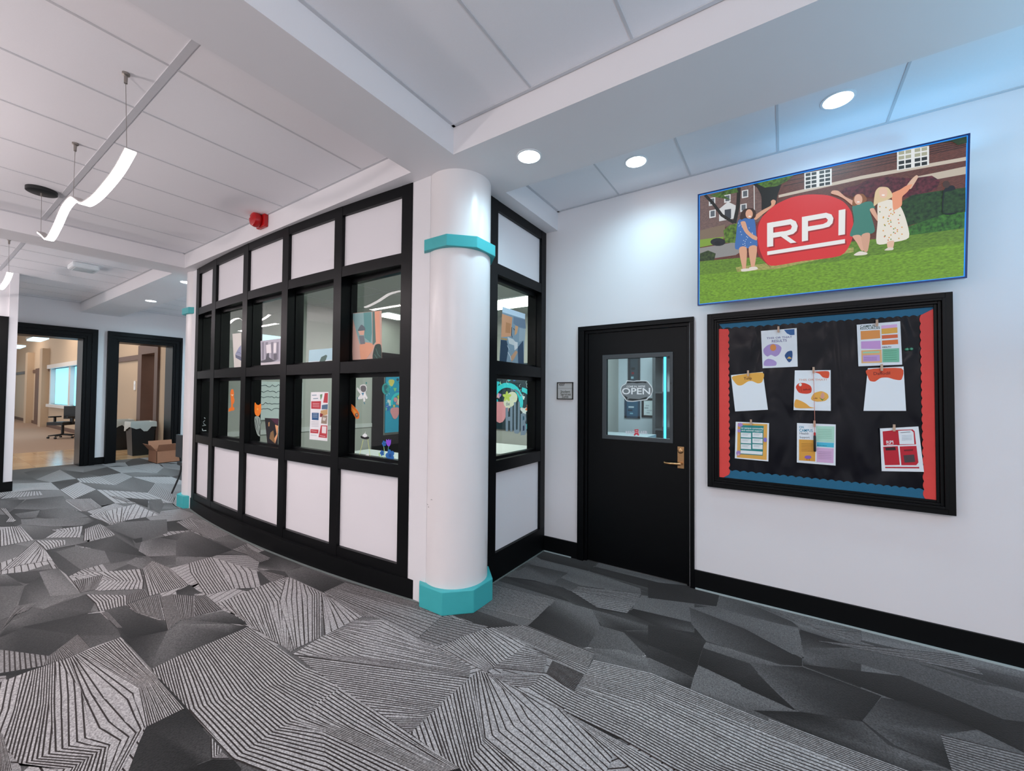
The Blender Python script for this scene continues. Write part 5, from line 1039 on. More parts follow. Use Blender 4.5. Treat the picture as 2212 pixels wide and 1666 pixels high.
class Carpet:
    def __init__(s): s.v = []; s.f = []; s.a = []; s.z = 0.0
    def face(s, pts, st, du):
        """pts: x, y, phase, tone"""
        if st:
            # lines keep one woven width (6 mm) however far apart they run
            (xa, ya, pa, _), (xb, yb, pb, _), (xc, yc, pc, _) = pts[:3]
            det = (xb - xa) * (yc - ya) - (xc - xa) * (yb - ya)
            if abs(det) < 1e-9: return
            gx = ((pb - pa) * (yc - ya) - (pc - pa) * (yb - ya)) / det; gy = ((pc - pa) * (xb - xa) - (pb - pa) * (xc - xa)) / det
            du = min(.62 if du >= .5 else .5, .0062 * math.hypot(gx, gy))
        n = len(s.v); s.v += [(p[0], p[1], s.z) for p in pts]; s.f.append(tuple(range(n, n + len(pts))))
        s.a.append([(p[2], p[3], st, du) for p in pts])
    def flat(s, pts):
        cx = sum(p[0] for p in pts) / len(pts); cy = sum(p[1] for p in pts) / len(pts); ct = sum(p[2] for p in pts) / len(pts)
        from mathutils.geometry import tessellate_polygon
        for t in tessellate_polygon([[Vector((p[0], p[1], 0)) for p in pts]]):
            s.face([(pts[i][0], pts[i][1], 0, pts[i][2]) for i in t], 0, 0)
        s.z += 0.00002
    def stripe(s, tone, du, rows):
        def at(r, t):
            for a, b in zip(r, r[1:]):
                if t <= b[2] + 1e-9:
                    k = min(1, max(0, (t - a[2]) / max(1e-9, b[2] - a[2]))); return (a[0] + (b[0] - a[0]) * k, a[1] + (b[1] - a[1]) * k)
            return r[-1][:2]
        for ra, rb in zip(rows, rows[1:]):
            # two rows with different counts: both run over the same bundle of lines
            lo = max(ra[0][2], rb[0][2]); hi = min(ra[-1][2], rb[-1][2])
            if hi <= lo: continue
            ts = sorted(set([lo, hi] + [p[2] for p in ra + rb if lo < p[2] < hi] + [lo + (hi - lo) * k / 12 for k in range(13)]))
            for t0, t1 in zip(ts, ts[1:]):
                if t1 - t0 < 1e-6: continue
                A, B, C, D = at(ra, t0), at(ra, t1), at(rb, t1), at(rb, t0)
                s.face([A + (t0, tone), B + (t1, tone), C + (t1, tone)], 1, du)
                s.face([A + (t0, tone), C + (t1, tone), D + (t0, tone)], 1, du)
        s.z += 0.00002
def norm_rows(rows):
    """scale line numbers so that every row of a two-row patch spans the same lines"""
    if len(rows) == 2:
        m = max(r[-1][2] for r in rows)
        return [[(x, y, t * m / max(1e-6, r[-1][2])) if r[0][2] == 0 else (x, y, t) for x, y, t in r] for r in rows]
    return rows
cp = Carpet()
cp.face([(-12.62, -5, 0, 34), (4, -5, 0, 34), (4, 6.4, 0, 34), (-12.62, 6.4, 0, 34)], 0, 0); cp.z += 0.0003
rc = random.Random(21)
def patchwork(x0, x1, y0, y1, sx, sy, shear, pl):
    zz = cp.z
    nx = int((x1 - x0) / sx) + 1; ny = int((y1 - y0) / sy) + 1
    P = {}
    for j in range(ny + 1):
        for i in range(nx + 1):
            P[i, j] = (x0 + i * sx + (j % 2) * sx * 0.5 + shear * j * sy + rc.uniform(-.3, .3) * sx, y0 + j * sy + rc.uniform(-.28, .28) * sy)
    for j in range(ny):
        for i in range(nx):
            q = [P[i, j], P[i + 1, j], P[i + 1, j + 1], P[i, j + 1]]
            r = rc.random()
            if r < pl:
                n = rc.choice((9, 12, 15)); t = rc.choice((52, 58, 62))
                if rc.random() < .5: q = q[1:] + q[:1]
                mid = [((q[0][0] + q[3][0]) / 2 + rc.uniform(-.2, .2) * sx, (q[0][1] + q[3][1]) / 2), ((q[1][0] + q[2][0]) / 2 + rc.uniform(-.2, .2) * sx, (q[1][1] + q[2][1]) / 2)]
                cp.stripe(t, .38, [[q[0] + (0,), q[1] + (n,)], [mid[0] + (0,), mid[1] + (n,)], [q[3] + (0,), q[2] + (n,)]])
            else:
                b = rc.choice((18, 26, 32, 36, 40)); c = q[rc.randrange(4)]
                cp.flat([p + (max(9, b + rc.uniform(-8, 8) - (10 if p is c else 0)),) for p in q])
            cp.z = zz
    cp.z = zz + 0.0002
patchwork(-12.6, -5.0, -3.0, 4.2, 0.95, 0.34, 0.0, .28)
patchwork(-7.0, 4.4, -3.5, 2.2, 0.62, 0.42, 0.1, .45)
patchwork(-2.3, 4.4, 2.2, 3.6, 0.9, 0.16, 0.0, .08)
for f in CARPET_FLAT:
    cp.flat([(f[i] / 1000, f[i + 1] / 1000, f[i + 2]) for i in range(0, len(f), 3)])
for t, w, rows in CARPET_STRIPE:
    R = [[(r[i] / 1000, r[i + 1] / 1000, r[i + 2]) for i in range(0, len(r), 3)] for r in (q[0] if isinstance(q[0], tuple) else q for q in rows)]
    cp.stripe(t, w, norm_rows(R))
me = bpy.data.meshes.new('floor'); me.from_pydata(cp.v, [], cp.f)
flat = [a for f in cp.a for a in f]
for k, n in enumerate(('phase', 'tone', 'stripe', 'duty')):
    at = me.attributes.new(n, 'FLOAT', 'CORNER'); at.data.foreach_set('value', [a[k] for a in flat])
bm = bmesh.new(); bm.from_mesh(me)
for f in bm.faces:
    f.normal_update()
    if f.normal.z < 0: f.normal_flip()
bm.to_mesh(me); bm.free()
me.materials.append(carpet_mat())
fo = bpy.data.objects.new('floor', me); COL.objects.link(fo); fo['kind'] = 'structure'

# ------------------------------------------------------------------ ceilings, beams
ZB, ZC = 3.195, 3.385
def ceiling(x0, x1, y0, y1, xs, ys, n, edges=''):
    mb = MB(); mb.box(x0, x1, y0, y1, ZC, ZC + 0.05, 0)
    for x in xs: mb.box(x - .007, x + .007, y0, y1, ZC - .003, ZC + .001, 1)
    for y in ys: mb.box(x0, x1, y - .018, y + .018, ZC - .004, ZC + .001, 1)
    if 'n' in edges: mb.box(x0, x1, y1 - .022, y1, ZC - .005, ZC + .001, 1)
    if 's' in edges: mb.box(x0, x1, y0, y0 + .022, ZC - .005, ZC + .001, 1)
    if 'w' in edges: mb.box(x0, x0 + .022, y0, y1, ZC - .005, ZC + .001, 1)
    if 'e' in edges: mb.box(x1 - .022, x1, y0, y1, ZC - .005, ZC + .001, 1)
    struct(mb, n, [CEIL, TBAR])
ceiling(-6.6, -2.29, -5, 2.075, [-2.865 - .616 * k for k in range(7)], [.82 - 1.22 * k for k in range(0, 5)], 'ceiling', 'nw')
ceiling(-1.875, 4, -5, 2.068, [-1.246 + .608 * k for k in range(9)], [.85 - 1.22 * k for k in range(5)], 'ceiling', 'nw')
ceiling(-1.87, 4, 2.70, 3.617, [-1.24 + .608 * k for k in range(9)], [], 'ceiling', 'nw')
ceiling(-12.15, -7.03, -5, 2.068, [-7.6 - .616 * k for k in range(8)], [.82 - 1.22 * k for k in range(5)], 'ceiling', 'nw')
ceiling(-12.15, -7.03, 2.70, 4.3, [-7.6 - .616 * k for k in range(8)], [], 'ceiling', 'nw')
struct(MB().box(-12.15, 4, 2.072, 2.70, ZB, 3.7), 'trim_1', WALL)
struct(MB().box(-2.29, -1.875, -5, 2.072, ZB, 3.7), 'trim_2', WALL)
struct(MB().box(-7.03, -6.6, -5, 2.072, ZB, 3.7), 'trim_3', WALL)
struct(MB().box(-2.3, -1.87, 2.70, 3.617, ZB, 3.7), 'trim_4', WALL)

# ------------------------------------------------------------------ walls
YW = 3.617
mb = MB()
mb.box(-2.16, -1.60, YW, YW + .13, 0, 3.7); mb.box(-.646, 4, YW, YW + .13, 0, 3.7); mb.box(-1.60, -.646, YW, YW + .13, 2.17, 3.7)
struct(mb, 'wall_right', WALL)
mb = MB(); mb.box(-1.998, -1.638, YW - .016, YW, 0, .15); mb.box(-.608, 4, YW - .016, YW, 0, .15)
struct(mb, 'baseboard_right', BASEB)
mb = MB(); mb.box(-.60, 4, YW - .026, YW - .016, 0, .012); mb.box(-1.99, -1.70, YW - .024, YW - .016, 0, .01)
struct(mb, 'trim_5', mat('floor_edge_strip', 'a8b4b4', .6))

# far wall with two cased openings
XF = -12.15
mb = MB()
for a, b, z0, z1 in ((.60, .95, 0, 3.7), (.95, 2.14, 2.66, 3.7), (2.14, 2.656, 0, 3.7), (2.656, 3.64, 2.66, 3.7), (3.64, 4.6, 0, 3.7)):
    mb.box(XF - .43, XF, a, b, z0, z1)
struct(mb, 'wall_far', WALL)
mb = MB(); mb.box(XF, XF + .015, 2.345, 2.49, 0, .15); mb.box(XF, XF + .015, 3.795, 4.3, 0, .15); struct(mb, 'baseboard_far', BASEB)
struct(MB().box(-12.15, -7.03, 4.3, 4.4, 0, 3.7), 'wall_back', WALL)
def casing(n, y0, y1, oy0, oy1):
    mb = MB(); zt, oz = 2.66, 2.855
    for k, (w, d) in enumerate(((0, .03), (.04, .05), (.11, .075))):
        a, b = oy0 + w * .0 + (oy0 < y0) * 0, oy1
        # stepped moulding, each step narrower and deeper outward
        mb.box(XF, XF + d, oy0, y0 - w * (0 if y0 - oy0 < .05 else 1), 0, oz)
        mb.box(XF, XF + d, y1 + w, oy1, 0, oz)
        mb.box(XF, XF + d, y0 - w, y1 + w, zt + w, oz)
    o = struct(mb, n, BLACK)
    jb = MB(); jb.box(XF - .44, XF + .02, y0 - .01, y0 + .02, 0, zt); jb.box(XF - .44, XF + .02, y1 - .02, y1 + .01, 0, zt); jb.box(XF - .44, XF + .02, y0, y1, zt - .02, zt + .01)
    jb.build('jamb', BLACK, o)
casing('door_2', .95, 2.14, .78, 2.335); casing('door_3', 2.656, 3.64, 2.49, 3.795)

# pier at the left edge of the view
mb = MB(); mb.box(-10.4, -9.95, .93, 1.02, 0, 3.4); mb.box(-10.4, -9.97, -5, .93, 2.69, 3.4); mb.box(-10.4, -10.1, -5, .93, 0, 2.69)
struct(mb, 'wall_left', WALL)
struct(MB().box(-9.95, -9.93, .80, 1.025, 0, .15), 'baseboard_left', BASEB)
mb = MB(); mb.box(-10.1, -9.93, .80, .93, .15, 2.69); mb.box(-10.1, -9.95, -1.2, .80, 2.5, 2.69); mb.box(-10.1, -10.06, -1.2, .8, 0, 2.5)
struct(mb, 'door_4', BLACK)

# ------------------------------------------------------------------ curved storefront
def yarc(x): return 2.098 + 26 - math.sqrt(26 ** 2 - (x + 4.445) ** 2)
def ybase(x): return 2.056 + 17 - math.sqrt(17 ** 2 - (x + 4.42) ** 2)
MX = [(-6.52, -6.405), (-5.905, -5.785), (-5.005, -4.89), (-4.16, -4.05), (-3.32, -3.215), (-2.50, -2.39)]
RZ = [(.15, .235), (.90, 1.0), (1.726, 1.824), (2.57, 2.66), (3.112, ZB)]
YG = [2.245, 2.215, 2.180, 2.200, 2.245]
mb = MB()
xs = [-6.62 + k * (6.62 - 2.27) / 40 for k in range(41)]
mb.prism([(x, ybase(x)) for x in xs] + [(x, yarc(x) + .10) for x in xs[::-1]], 0, .15)
wc = struct(mb, 'wall_curved', BASEB)
mb = MB(); mb.prism([(x, ybase(x) - .016) for x in xs] + [(x, ybase(x) + .003) for x in xs[::-1]], 0, .007); mb.build('floor_edge', EDGE, wc)
for a, b in MX:
    m_ = MB(); m_.prism([(a, yarc(a)), (b, yarc(b)), (b, yarc(b) + .165), (a, yarc(a) + .165)], .15, ZB); m_.build('mullion', BLACK, wc)
for z0, z1 in RZ:
    xr = [-6.405 + k * (6.405 - 2.50) / 36 for k in range(37)]
    m_ = MB(); m_.prism([(x, yarc(x) + .002) for x in xr] + [(x, yarc(x) + .16) for x in xr[::-1]], z0, z1); m_.build('rail', BLACK, wc)
for i in range(5):
    a, b = MX[i][1], MX[i + 1][0]
    for z0, z1 in ((.235, .90), (2.66, 3.112)):
        d = .03
        m_ = MB(); m_.prism([(a, yarc(a) + d), (b, yarc(b) + d), (b, yarc(b) + d + .03), (a, yarc(a) + d + .03)], z0, z1); m_.build('panel', PANEL, wc)
wn = 1
for i in range(5):
    a, b = MX[i][1], MX[i + 1][0]; g = YG[i]
    for z0, z1 in ((1.0, 1.726), (1.824, 2.57)):
        m_ = MB(); e = .022
        m_.box(a, a + e * .4, g - .02, g + .02, z0, z1); m_.box(b - e * .4, b, g - .03, g + .02, z0, z1)
        m_.box(a, b, g - .03, g + .02, z0, z0 + e); m_.box(a, b, g - .02, g + .03, z1 - e * 1.6, z1)
        w = struct(m_, 'window_%d' % wn, BLACK); wn += 1
        MB().box(a, b, g, g + .006, z0, z1).build('pane', GLASS, w)
# plaster returns beside the columns
struct(MB().box(-2.39, -2.20, 2.185, 2.40, .0, ZB), 'wall_front', WALL)
struct(MB().box(-6.72, -6.52, 2.195, 2.40, .0, ZB), 'wall_front', WALL)
struct(MB().box(-6.9, -6.6, 2.40, 6.2, 0, 3.4), 'wall_side', WALL)
# alcove window wall (faces the door)
XA = -2.0
mb = MB(); mb.box(XA - .2, XA, 2.62, 3.617, 0, .235)
wa = struct(mb, 'wall_alcove', BASEB)
for a, b in ((2.62, 2.78), (3.53, 3.617)): MB().box(XA - .16, XA, a, b, .235, ZB).build('mullion', BLACK, wa)
for z0, z1 in RZ[1:]: MB().box(XA - .16, XA - .002, 2.78, 3.53, z0, z1).build('rail', BLACK, wa)
for z0, z1 in ((.235, .90), (2.66, 3.112)): MB().box(XA - .06, XA - .03, 2.78, 3.53, z0, z1).build('panel', PANEL, wa)
for z0, z1 in ((1.0, 1.726), (1.824, 2.57)):
    m_ = MB(); e = .022
    m_.box(XA - .11, XA - .06, 3.53 - e * .4, 3.53, z0, z1); m_.box(XA - .11, XA - .06, 2.78, 2.78 + e * .4, z0, z1)
    m_.box(XA - .11, XA - .06, 2.78, 3.53, z0, z0 + e); m_.box(XA - .11, XA - .06, 2.78, 3.53, z1 - e * 1.6, z1)
    w = struct(m_, 'window_%d' % wn, BLACK); wn += 1
    MB().box(XA - .089, XA - .083, 2.78, 3.53, z0, z1).build('pane', GLASS, w)
mb = MB(); mb.box(XA, XA + .008, 2.68, 3.60, 0, .008); struct(mb, 'trim_6', EDGE)

# ------------------------------------------------------------------ columns
def octo(c, r): 
    R = r / math.cos(PI / 8)
    return [(c[0] + R * math.cos(PI / 8 + k * PI / 4), c[1] + R * math.sin(PI / 8 + k * PI / 4)) for k in range(8)]
def column(c, label):
    t = thing('column', (c[0], c[1], 0), label, 'column', 'round columns with turquoise bands')
    s = MB(); s.lathe([(.243, .10), (.243, ZB)], (c[0], c[1], 0), n=64); s.build('shaft', COLW, t, smooth=True)
    b = MB(); b.prism(octo(c, .271), 0, .165); b.build('base', TURQ, t, bevel=.006)
    k = MB(); k.prism(octo(c, .268), 2.615, 2.70); k.build('collar', TURQ, t, bevel=.004)
    return t
c1 = column((-2.11, 2.414), 'large white round column standing beside the black storefront and alcove')
column((-6.78, 2.414), 'slim-looking white round column at the far end of the storefront')
sc = MB()
for a, z, l in ((-2.02, .735, .05), (-1.72, .78, .02), (-1.86, .72, .012)):
    pts = [(-2.11 + .2436 * math.cos(a + k * l), 2.414 + .2436 * math.sin(a + k * l), z + .006 * math.sin(k)) for k in range(4)]
    sc.tube(pts, .0012, 5)
sc.build('scuff_mark', mat('scuff', '5a5654', .8), c1)

# ------------------------------------------------------------------ door to the suite
YD = 3.64
mb = MB()
mb.box(-1.637, -1.575, YW - .022, YD + .07, 0, 2.165); mb.box(-.641, -.609, YW - .022, YD + .07, 0, 2.165); mb.box(-1.637, -.609, YW - .022, YD + .07, 2.165, 2.206)
mb.box(-1.575, -1.548, YW + .004, YD + .07, 0, 2.138); mb.box(-.668, -.641, YW + .004, YD + .07, 0, 2.138); mb.box(-1.575, -.641, YW + .004, YD + .07, 2.138, 2.165)
d1 = struct(mb, 'door_1', BLACK, bevel=.002)
mb = MB(); x0, x1, z1 = -1.546, -.670, 2.136; gx0, gx1, gz0, gz1 = -1.37, -.80, 1.185, 1.893
mb.box(x0, gx0, YD, YD + .045, .008, z1); mb.box(gx1, x1, YD, YD + .045, .008, z1); mb.box(gx0, gx1, YD, YD + .045, .008, gz0); mb.box(gx0, gx1, YD, YD + .045, gz1, z1)
mb.build('door_leaf', BLACK, d1)
mb = MB(); ox0, ox1, oz0, oz1 = -1.405, -.778, 1.152, 1.928
for (a, b, c, d) in ((ox0, gx0 + .006, oz0, oz1), (gx1 - .006, ox1, oz0, oz1), (gx0, gx1, oz0, gz0 + .006), (gx0, gx1, gz1 - .006, oz1)):
    mb.box(a, b, YD - .012, YD + .001, c, d)
vf = mb.build('vision_frame', mat('charcoal_frame', '3c4043', .4), d1, bevel=.004)
MB().box(gx0, gx1, YD + .014, YD + .02, gz0, gz1).build('glass', GLASS, d1)
mb = MB(); mb.box(-.745, -.691, YD - .008, YD, .948, 1.131); ep = mb.build('escutcheon', BRASS, d1, bevel=.003)
mb = MB(); mb.lathe([(.021, 0), (.021, -.012), (.017, -.016), (.006, -.017)], (-.718, YD - .008, 1.095), 'Y', 24); mb.build('lock_cylinder', BRASS, ep, smooth=True)
mb = MB(); mb.lathe([(.014, 0), (.014, -.045)], (-.718, YD - .008, .99), 'Y', 20)
mb.tube([(-.712, YD - .048, .99), (-.75, YD - .052, .99), (-.80, YD - .05, .988), (-.835, YD - .046, .988), (-.842, YD - .036, .994)], [.012, .0115, .011, .010, .008], 10); mb.build('lever_handle', BRASS, ep, smooth=True)
mb = MB(); mb.tube([(-.795 + .001 * k, YD - .0125, 1.66 + .006 * k) for k in range(2)], .004, 8); mb.build('bumper', DBLACK, vf)

# ------------------------------------------------------------------ lamps
def downlight(c, z, label, group, r=.075):
    t = thing('recessed_downlight', (c[0], c[1], z), label, 'ceiling light', group)
    mb = MB(); mb.lathe([(r + .012, 0), (r + .012, -.004), (r, -.006), (r, 0)], (c[0], c[1], z), n=40); mb.build('trim_ring', mat('white_trim', 'f0f2f4', .5), t)
    mb = MB(); mb.lathe([(r, -.001), (r, -.0065)], (c[0], c[1], z), n=40); mb.build('lens', LITW, t)
downlight((-1.45, 2.37), ZB, 'round lit downlight in the beam next to the large white column', 'downlights over the door bay')
downlight((-.95, 3.155), ZC, 'round lit downlight in the ceiling in front of the door', 'downlights over the door bay')
downlight((.289, 3.16), ZC, 'round lit downlight in the ceiling above the wall screen', 'downlights over the door bay')
downlight((-7.42, 2.36), ZB, 'small lit downlight seen edge-on just left of the far column', 'downlights in the far alcove')
downlight((-9.5, 2.50), ZB, 'small lit downlight above the right-hand black doorway', 'downlights in the far alcove')

def smooth_path(pts, n=6):
    out = []
    P = [pts[0]] + pts + [pts[-1]]
    for i in range(1, len(P) - 2):
        for k in range(n):
            t = k / n; a, b, c, d = [Vector(q) for q in P[i - 1:i + 3]]
            out.append(.5 * ((2 * b) + (c - a) * t + (2 * a - 5 * b + 4 * c - d) * t * t + (3 * b - a - 3 * c + d) * t ** 3))
    out.append(Vector(pts[-1])); return out
def ribbon(pts, y, mounts, canopy, label):
    t = thing('ribbon_pendant_light', (pts[0][0], y, ZC), label, 'pendant light', 'wavy ribbon pendants in the hall')
    S = smooth_path([(x, y, z) for x, z in pts])
    def strip(off, hw, th):
        vs = []; fs = []
        for i, p in enumerate(S):
            d = (S[min(i + 1, len(S) - 1)] - S[max(i - 1, 0)]).normalized(); nn = Vector((-d.z, 0, d.x))
            if nn.z < 0: nn = -nn
            for sy, sn in ((-1, 0), (1, 0), (1, 1), (-1, 1)): vs.append(p + Vector((0, sy * hw, 0)) + nn * (off + sn * th))
        for i in range(len(S) - 1):
            for k in range(4): fs.append((i * 4 + k, i * 4 + (k + 1) % 4, i * 4 + 4 + (k + 1) % 4, i * 4 + 4 + k))
        fs += [(0, 1, 2, 3), tuple(len(vs) - 4 + k for k in range(4))]
        return MB().add(vs, fs)
    strip(0, .023, .010).build('light_strip', LITP, t, smooth=False)
    strip(.0105, .025, .008).build('housing', mat('pendant_housing', 'b9b4b2', .5), t)
    for (mx_, wx, wz) in mounts:
        mb = MB(); mb.lathe([(.018, 0), (.018, -.012), (.009, -.02), (.008, -.06)], (mx_, y, ZC), n=16); mb.build('ceiling_mount', STEEL, t)
        mb = MB(); mb.tube([(mx_, y, ZC - .05), (wx, y, wz)], .0015, 6); mb.build('cable', STEEL, t)
    if canopy:
        mb = MB(); mb.lathe([(.10, 0), (.10, -.03), (.094, -.034)], (canopy, y, ZC), n=40); mb.build('canopy', DBLACK, t, smooth=True)
R1 = [(-3.006, 2.881), (-3.214, 2.828), (-3.497, 2.802), (-3.743, 2.799), (-3.983, 2.826), (-4.159, 2.894), (-4.332, 2.955), (-4.599, 2.952), (-4.864, 2.875), (-5.162, 2.826), (-5.39, 2.902), (-5.59, 2.973)]
ribbon(R1, .687, [(-3.145, -3.08, 2.87), (-4.352, -4.36, 2.97), (-5.62, -5.58, 2.98)], -5.62, 'wavy lit ribbon pendant hanging from the nearer ceiling bay on thin cables')
ribbon([(x - 4.62, z + .06) for x, z in R1], .71, [(-7.8, -7.72, 2.92), (-8.95, -8.95, 3.0)], None, 'farther ribbon pendant at the left edge beyond the ceiling beam')

# small fixed devices
t = thing('fire_alarm', (-4.48, 2.075, 3.325), 'red fire alarm sounder on the white beam above the black storefront', 'fire alarm')
mb = MB(); mb.box(-4.57, -4.40, 2.03, 2.072, 3.255, 3.385); mb.build('backbox', RED, t, bevel=.01)
mb = MB(); mb.lathe([(.06, 2.032), (.072, 2.015), (.074, 1.99), (.066, 1.965), (.04, 1.95), (.012, 1.946)], (-4.50, 0, 3.325), 'Y', 28); mb.build('sounder_dome', RED, t, smooth=True)
mb = MB()
for dx, dz in ((-.028, .012), (-.02, .022), (-.012, .012)): mb.lathe([(.004, 1.951), (.004, 1.944)], (-4.50 + dx, 0, 3.325 + dz), 'Y', 8)
mb.build('strobe_dot', PAPERM, t)
t = thing('ceiling_unit', (-8.45, 1.46, ZC), 'white rectangular unit fixed flat to the far ceiling bay', 'ceiling unit')
mb = MB(); mb.box(-8.62, -8.30, 1.32, 1.60, ZC - .075, ZC); mb.build('housing', mat('white_plastic', 'dfe4e6', .5), t, bevel=.02)
mb = MB(); mb.box(-8.58, -8.34, 1.36, 1.56, ZC - .08, ZC - .074); mb.build('grille', mat('grey_plastic', 'c3cbce', .6), t)

# ------------------------------------------------------------------ room sign
t = thing('room_sign', (-1.776, YW, 1.5), 'grey room number sign with dark rim on the wall left of the black door', 'sign')
mb = MB(); a, b, c, d = -1.863, -1.691, 1.512, 1.679
mb.box(a, a + .008, YW - .014, YW, c, d); mb.box(b - .008, b, YW - .014, YW, c, d); mb.box(a, b, YW - .014, YW, c, c + .008); mb.box(a, b, YW - .014, YW, d - .008, d)
mb.build('rim', mat('dark_bronze', '3a342e', .4, metal=.5), t)
mb = MB(); mb.box(a + .006, b - .006, YW - .008, YW - .001, c + .006, d - .006)
for k in range(6): mb.c[k] = hexc('c4c0be')
art_geo(mb, ART_DATA['sign'][1:], lambda u, v, h: (u, YW - .008 - h, v)); mb.build('plate', ART, t, recalc=False)

# ------------------------------------------------------------------ wall screen
TO = Vector((0, 3.466, 2.269)); TV = Vector((0, 3.377 - 3.466, 3.09 - 2.269)).normalized(); TN = Vector((0, -TV.z, TV.y))
def tv3(u, v, h): return TO + Vector((u, 0, 0)) + TV * v + TN * h
tl, tr, br, bl = quad_of(ART_DATA['tv'][0])
t = thing('television', (.176, 3.617, 2.69), 'large wall-mounted flat screen showing a red oval sign on a lawn with waving people', 'television')
def ring(o, i, h0, h1):
    mb = MB()
    def ex(d): return [(tl[0] - d, tl[1] + d), (tr[0] + d, tr[1] + d), (br[0] + d, br[1] - d), (bl[0] - d, bl[1] - d)]
    O, I = ex(o), ex(i)
    vs = [tv3(u, v, h) for h in (h0, h1) for q in (O, I) for u, v in q]
    fs = []
    for k in range(4):
        j = (k + 1) % 4
        fs += [(8 + k, 8 + j, 12 + j, 12 + k), (k, j, 4 + j, 4 + k), (k, j, 8 + j, 8 + k), (4 + k, 4 + j, 12 + j, 12 + k)]
    return mb.add(vs, fs)
ring(.013, .004, -.045, .006).build('bezel', mat('bezel_blue', '06204a', .25, emis=.12, ecol='0a58c8'), t)
ring(.0045, -.001, -.01, .003).build('glow_edge', mat('bezel_glow', '0a3a8a', .3, emis=.85, ecol='1f96f0'), t)
mb = MB()
vs = [tv3(u, v, h) for h in (-.046, -.001) for u, v in (tl, tr, br, bl)]
mb.add(vs, [(0, 1, 2, 3), (4, 5, 6, 7), (0, 1, 5, 4), (1, 2, 6, 5), (2, 3, 7, 6), (3, 0, 4, 7)]); mb.build('back_shell', DBLACK, t)
mb = MB(); art_geo(mb, ART_DATA['tv'], tv3, step=.00003, start=1)
SE = 0.92
mb.build('screen', [art_mat('screen_plain', SE), art_mat('screen_brick', SE, pattern='brick'), art_mat('screen_leaf', SE, pattern='leaf'), art_mat('screen_grass', SE, pattern='grass')], t, recalc=False)
mb = MB(); mb.box(-.05, .40, 3.50, 3.6165, 2.45, 2.90); mb.build('wall_bracket', DBLACK, t)

# ------------------------------------------------------------------ bulletin board
X0, X1, Z0, Z1 = -.507, .870, .837, 2.209
t = thing('bulletin_board', (.18, YW, Z0), 'black framed bulletin board with scalloped teal and red paper border on the right wall', 'bulletin board')
mb = MB()
def fr(o, i, y0, y1):
    mb.box(X0 + o, X0 + i, y0, y1, Z0 + o, Z1 - o); mb.box(X1 - i, X1 - o, y0, y1, Z0 + o, Z1 - o)
    mb.box(X0 + i, X1 - i, y0, y1, Z0 + o, Z0 + i); mb.box(X0 + i, X1 - i, y0, y1, Z1 - i, Z1 - o)
fr(0, .034, YW - .042, YW); fr(.034, .05, YW - .052, YW); fr(.05, .066, YW - .036, YW); fr(.066, .082, YW - .024, YW)
mb.build('frame', BLACK, t, bevel=.002)
def foil():
    m = bpy.data.materials.new('black_backing_paper'); m.use_nodes = True; nt = m.node_tree; b = nt.nodes['Principled BSDF']
    b.inputs['Base Color'].default_value = (.004, .004, .008, 1); b.inputs['Roughness'].default_value = .27; b.inputs['Specular IOR Level'].default_value = .22
    tc = nt.nodes.new('ShaderNodeTexCoord'); mp = nt.nodes.new('ShaderNodeMapping'); mp.inputs['Scale'].default_value = (4, 4, 1.6); mp.inputs['Rotation'].default_value = (0, .5, 0)
    nz = nt.nodes.new('ShaderNodeTexNoise'); nz.inputs['Scale'].default_value = 1.4; nz.inputs['Detail'].default_value = 1.5; nz.inputs['Distortion'].default_value = .5
    bp = nt.nodes.new('ShaderNodeBump'); bp.inputs['Strength'].default_value = .8; bp.inputs['Distance'].default_value = .06
    nt.links.new(tc.outputs['Object'], mp.inputs[0]); nt.links.new(mp.outputs[0], nz.inputs['Vector']); nt.links.new(nz.outputs['Fac'], bp.inputs['Height']); nt.links.new(bp.outputs[0], b.inputs['Normal'])
    return m
MB().box(X0 + .06, X1 - .06, YW - .012, YW - .001, Z0 + .06, Z1 - .06).build('backing_paper', foil(), t)
def border(n, key, hx, y):
    q = quad_of(ART_DATA[key][0]); lo = .0805
    q = [(min(max(a, X0 + lo), X1 - lo), min(max(b, Z0 + lo), Z1 - lo)) for a, b in q]
    k = len(q); vs = [(a, y, b) for a, b in q] + [(a, y + .002, b) for a, b in q]
    MB().add(vs, [tuple(range(k)), tuple(range(k, 2 * k))] + [(i, (i + 1) % k, k + (i + 1) % k, k + i) for i in range(k)]).build(n, mat(n.split('_')[0] + '_border_paper', hx, .6), t)
border('teal_border', 'top_border', '0f6284', YW - .0150); border('teal_border', 'bottom_border', '0f6284', YW - .0150)
border('red_border', 'left_border', 'e8453f', YW - .0175); border('red_border', 'right_border', 'e8453f', YW - .0175)
GP = 'sheets pinned to the bulletin board'
BP = ('Y', YW - .021, -1)
for n, k, l in (('notice_sheet', 'results', 'white sheet with purple blobs titled this or that results, top left of the board'),
                ('notice_sheet', 'resources', 'sheet of orange, pink and green blocks at the top right of the board'),
                ('notice_sheet', 'tulip', 'mostly blank sheet headed Tulip on a yellow wave, left of the board'),
                ('notice_sheet', 'question', 'white sheet asking this or that with red and yellow blobs, middle of the board'),
                ('notice_sheet', 'daffodil', 'mostly blank sheet headed Daffodil on an orange wave, right of the board'),
                ('notice_sheet', 'community', 'yellow bordered sheet with a teal table of boxes, bottom left of the board'),
                ('notice_sheet', 'health', 'sheet headed on campus with orange, green and pink blocks, bottom middle'),
                ('notice_sheet', 'redsheet', 'sheet with four red rounded panels at the bottom right of the board')):
    sheet(n, k, BP, l, 'notice', GP)
def top_of(key):
    q = quad_of(ART_DATA[key][0]); return q[0], q[1]
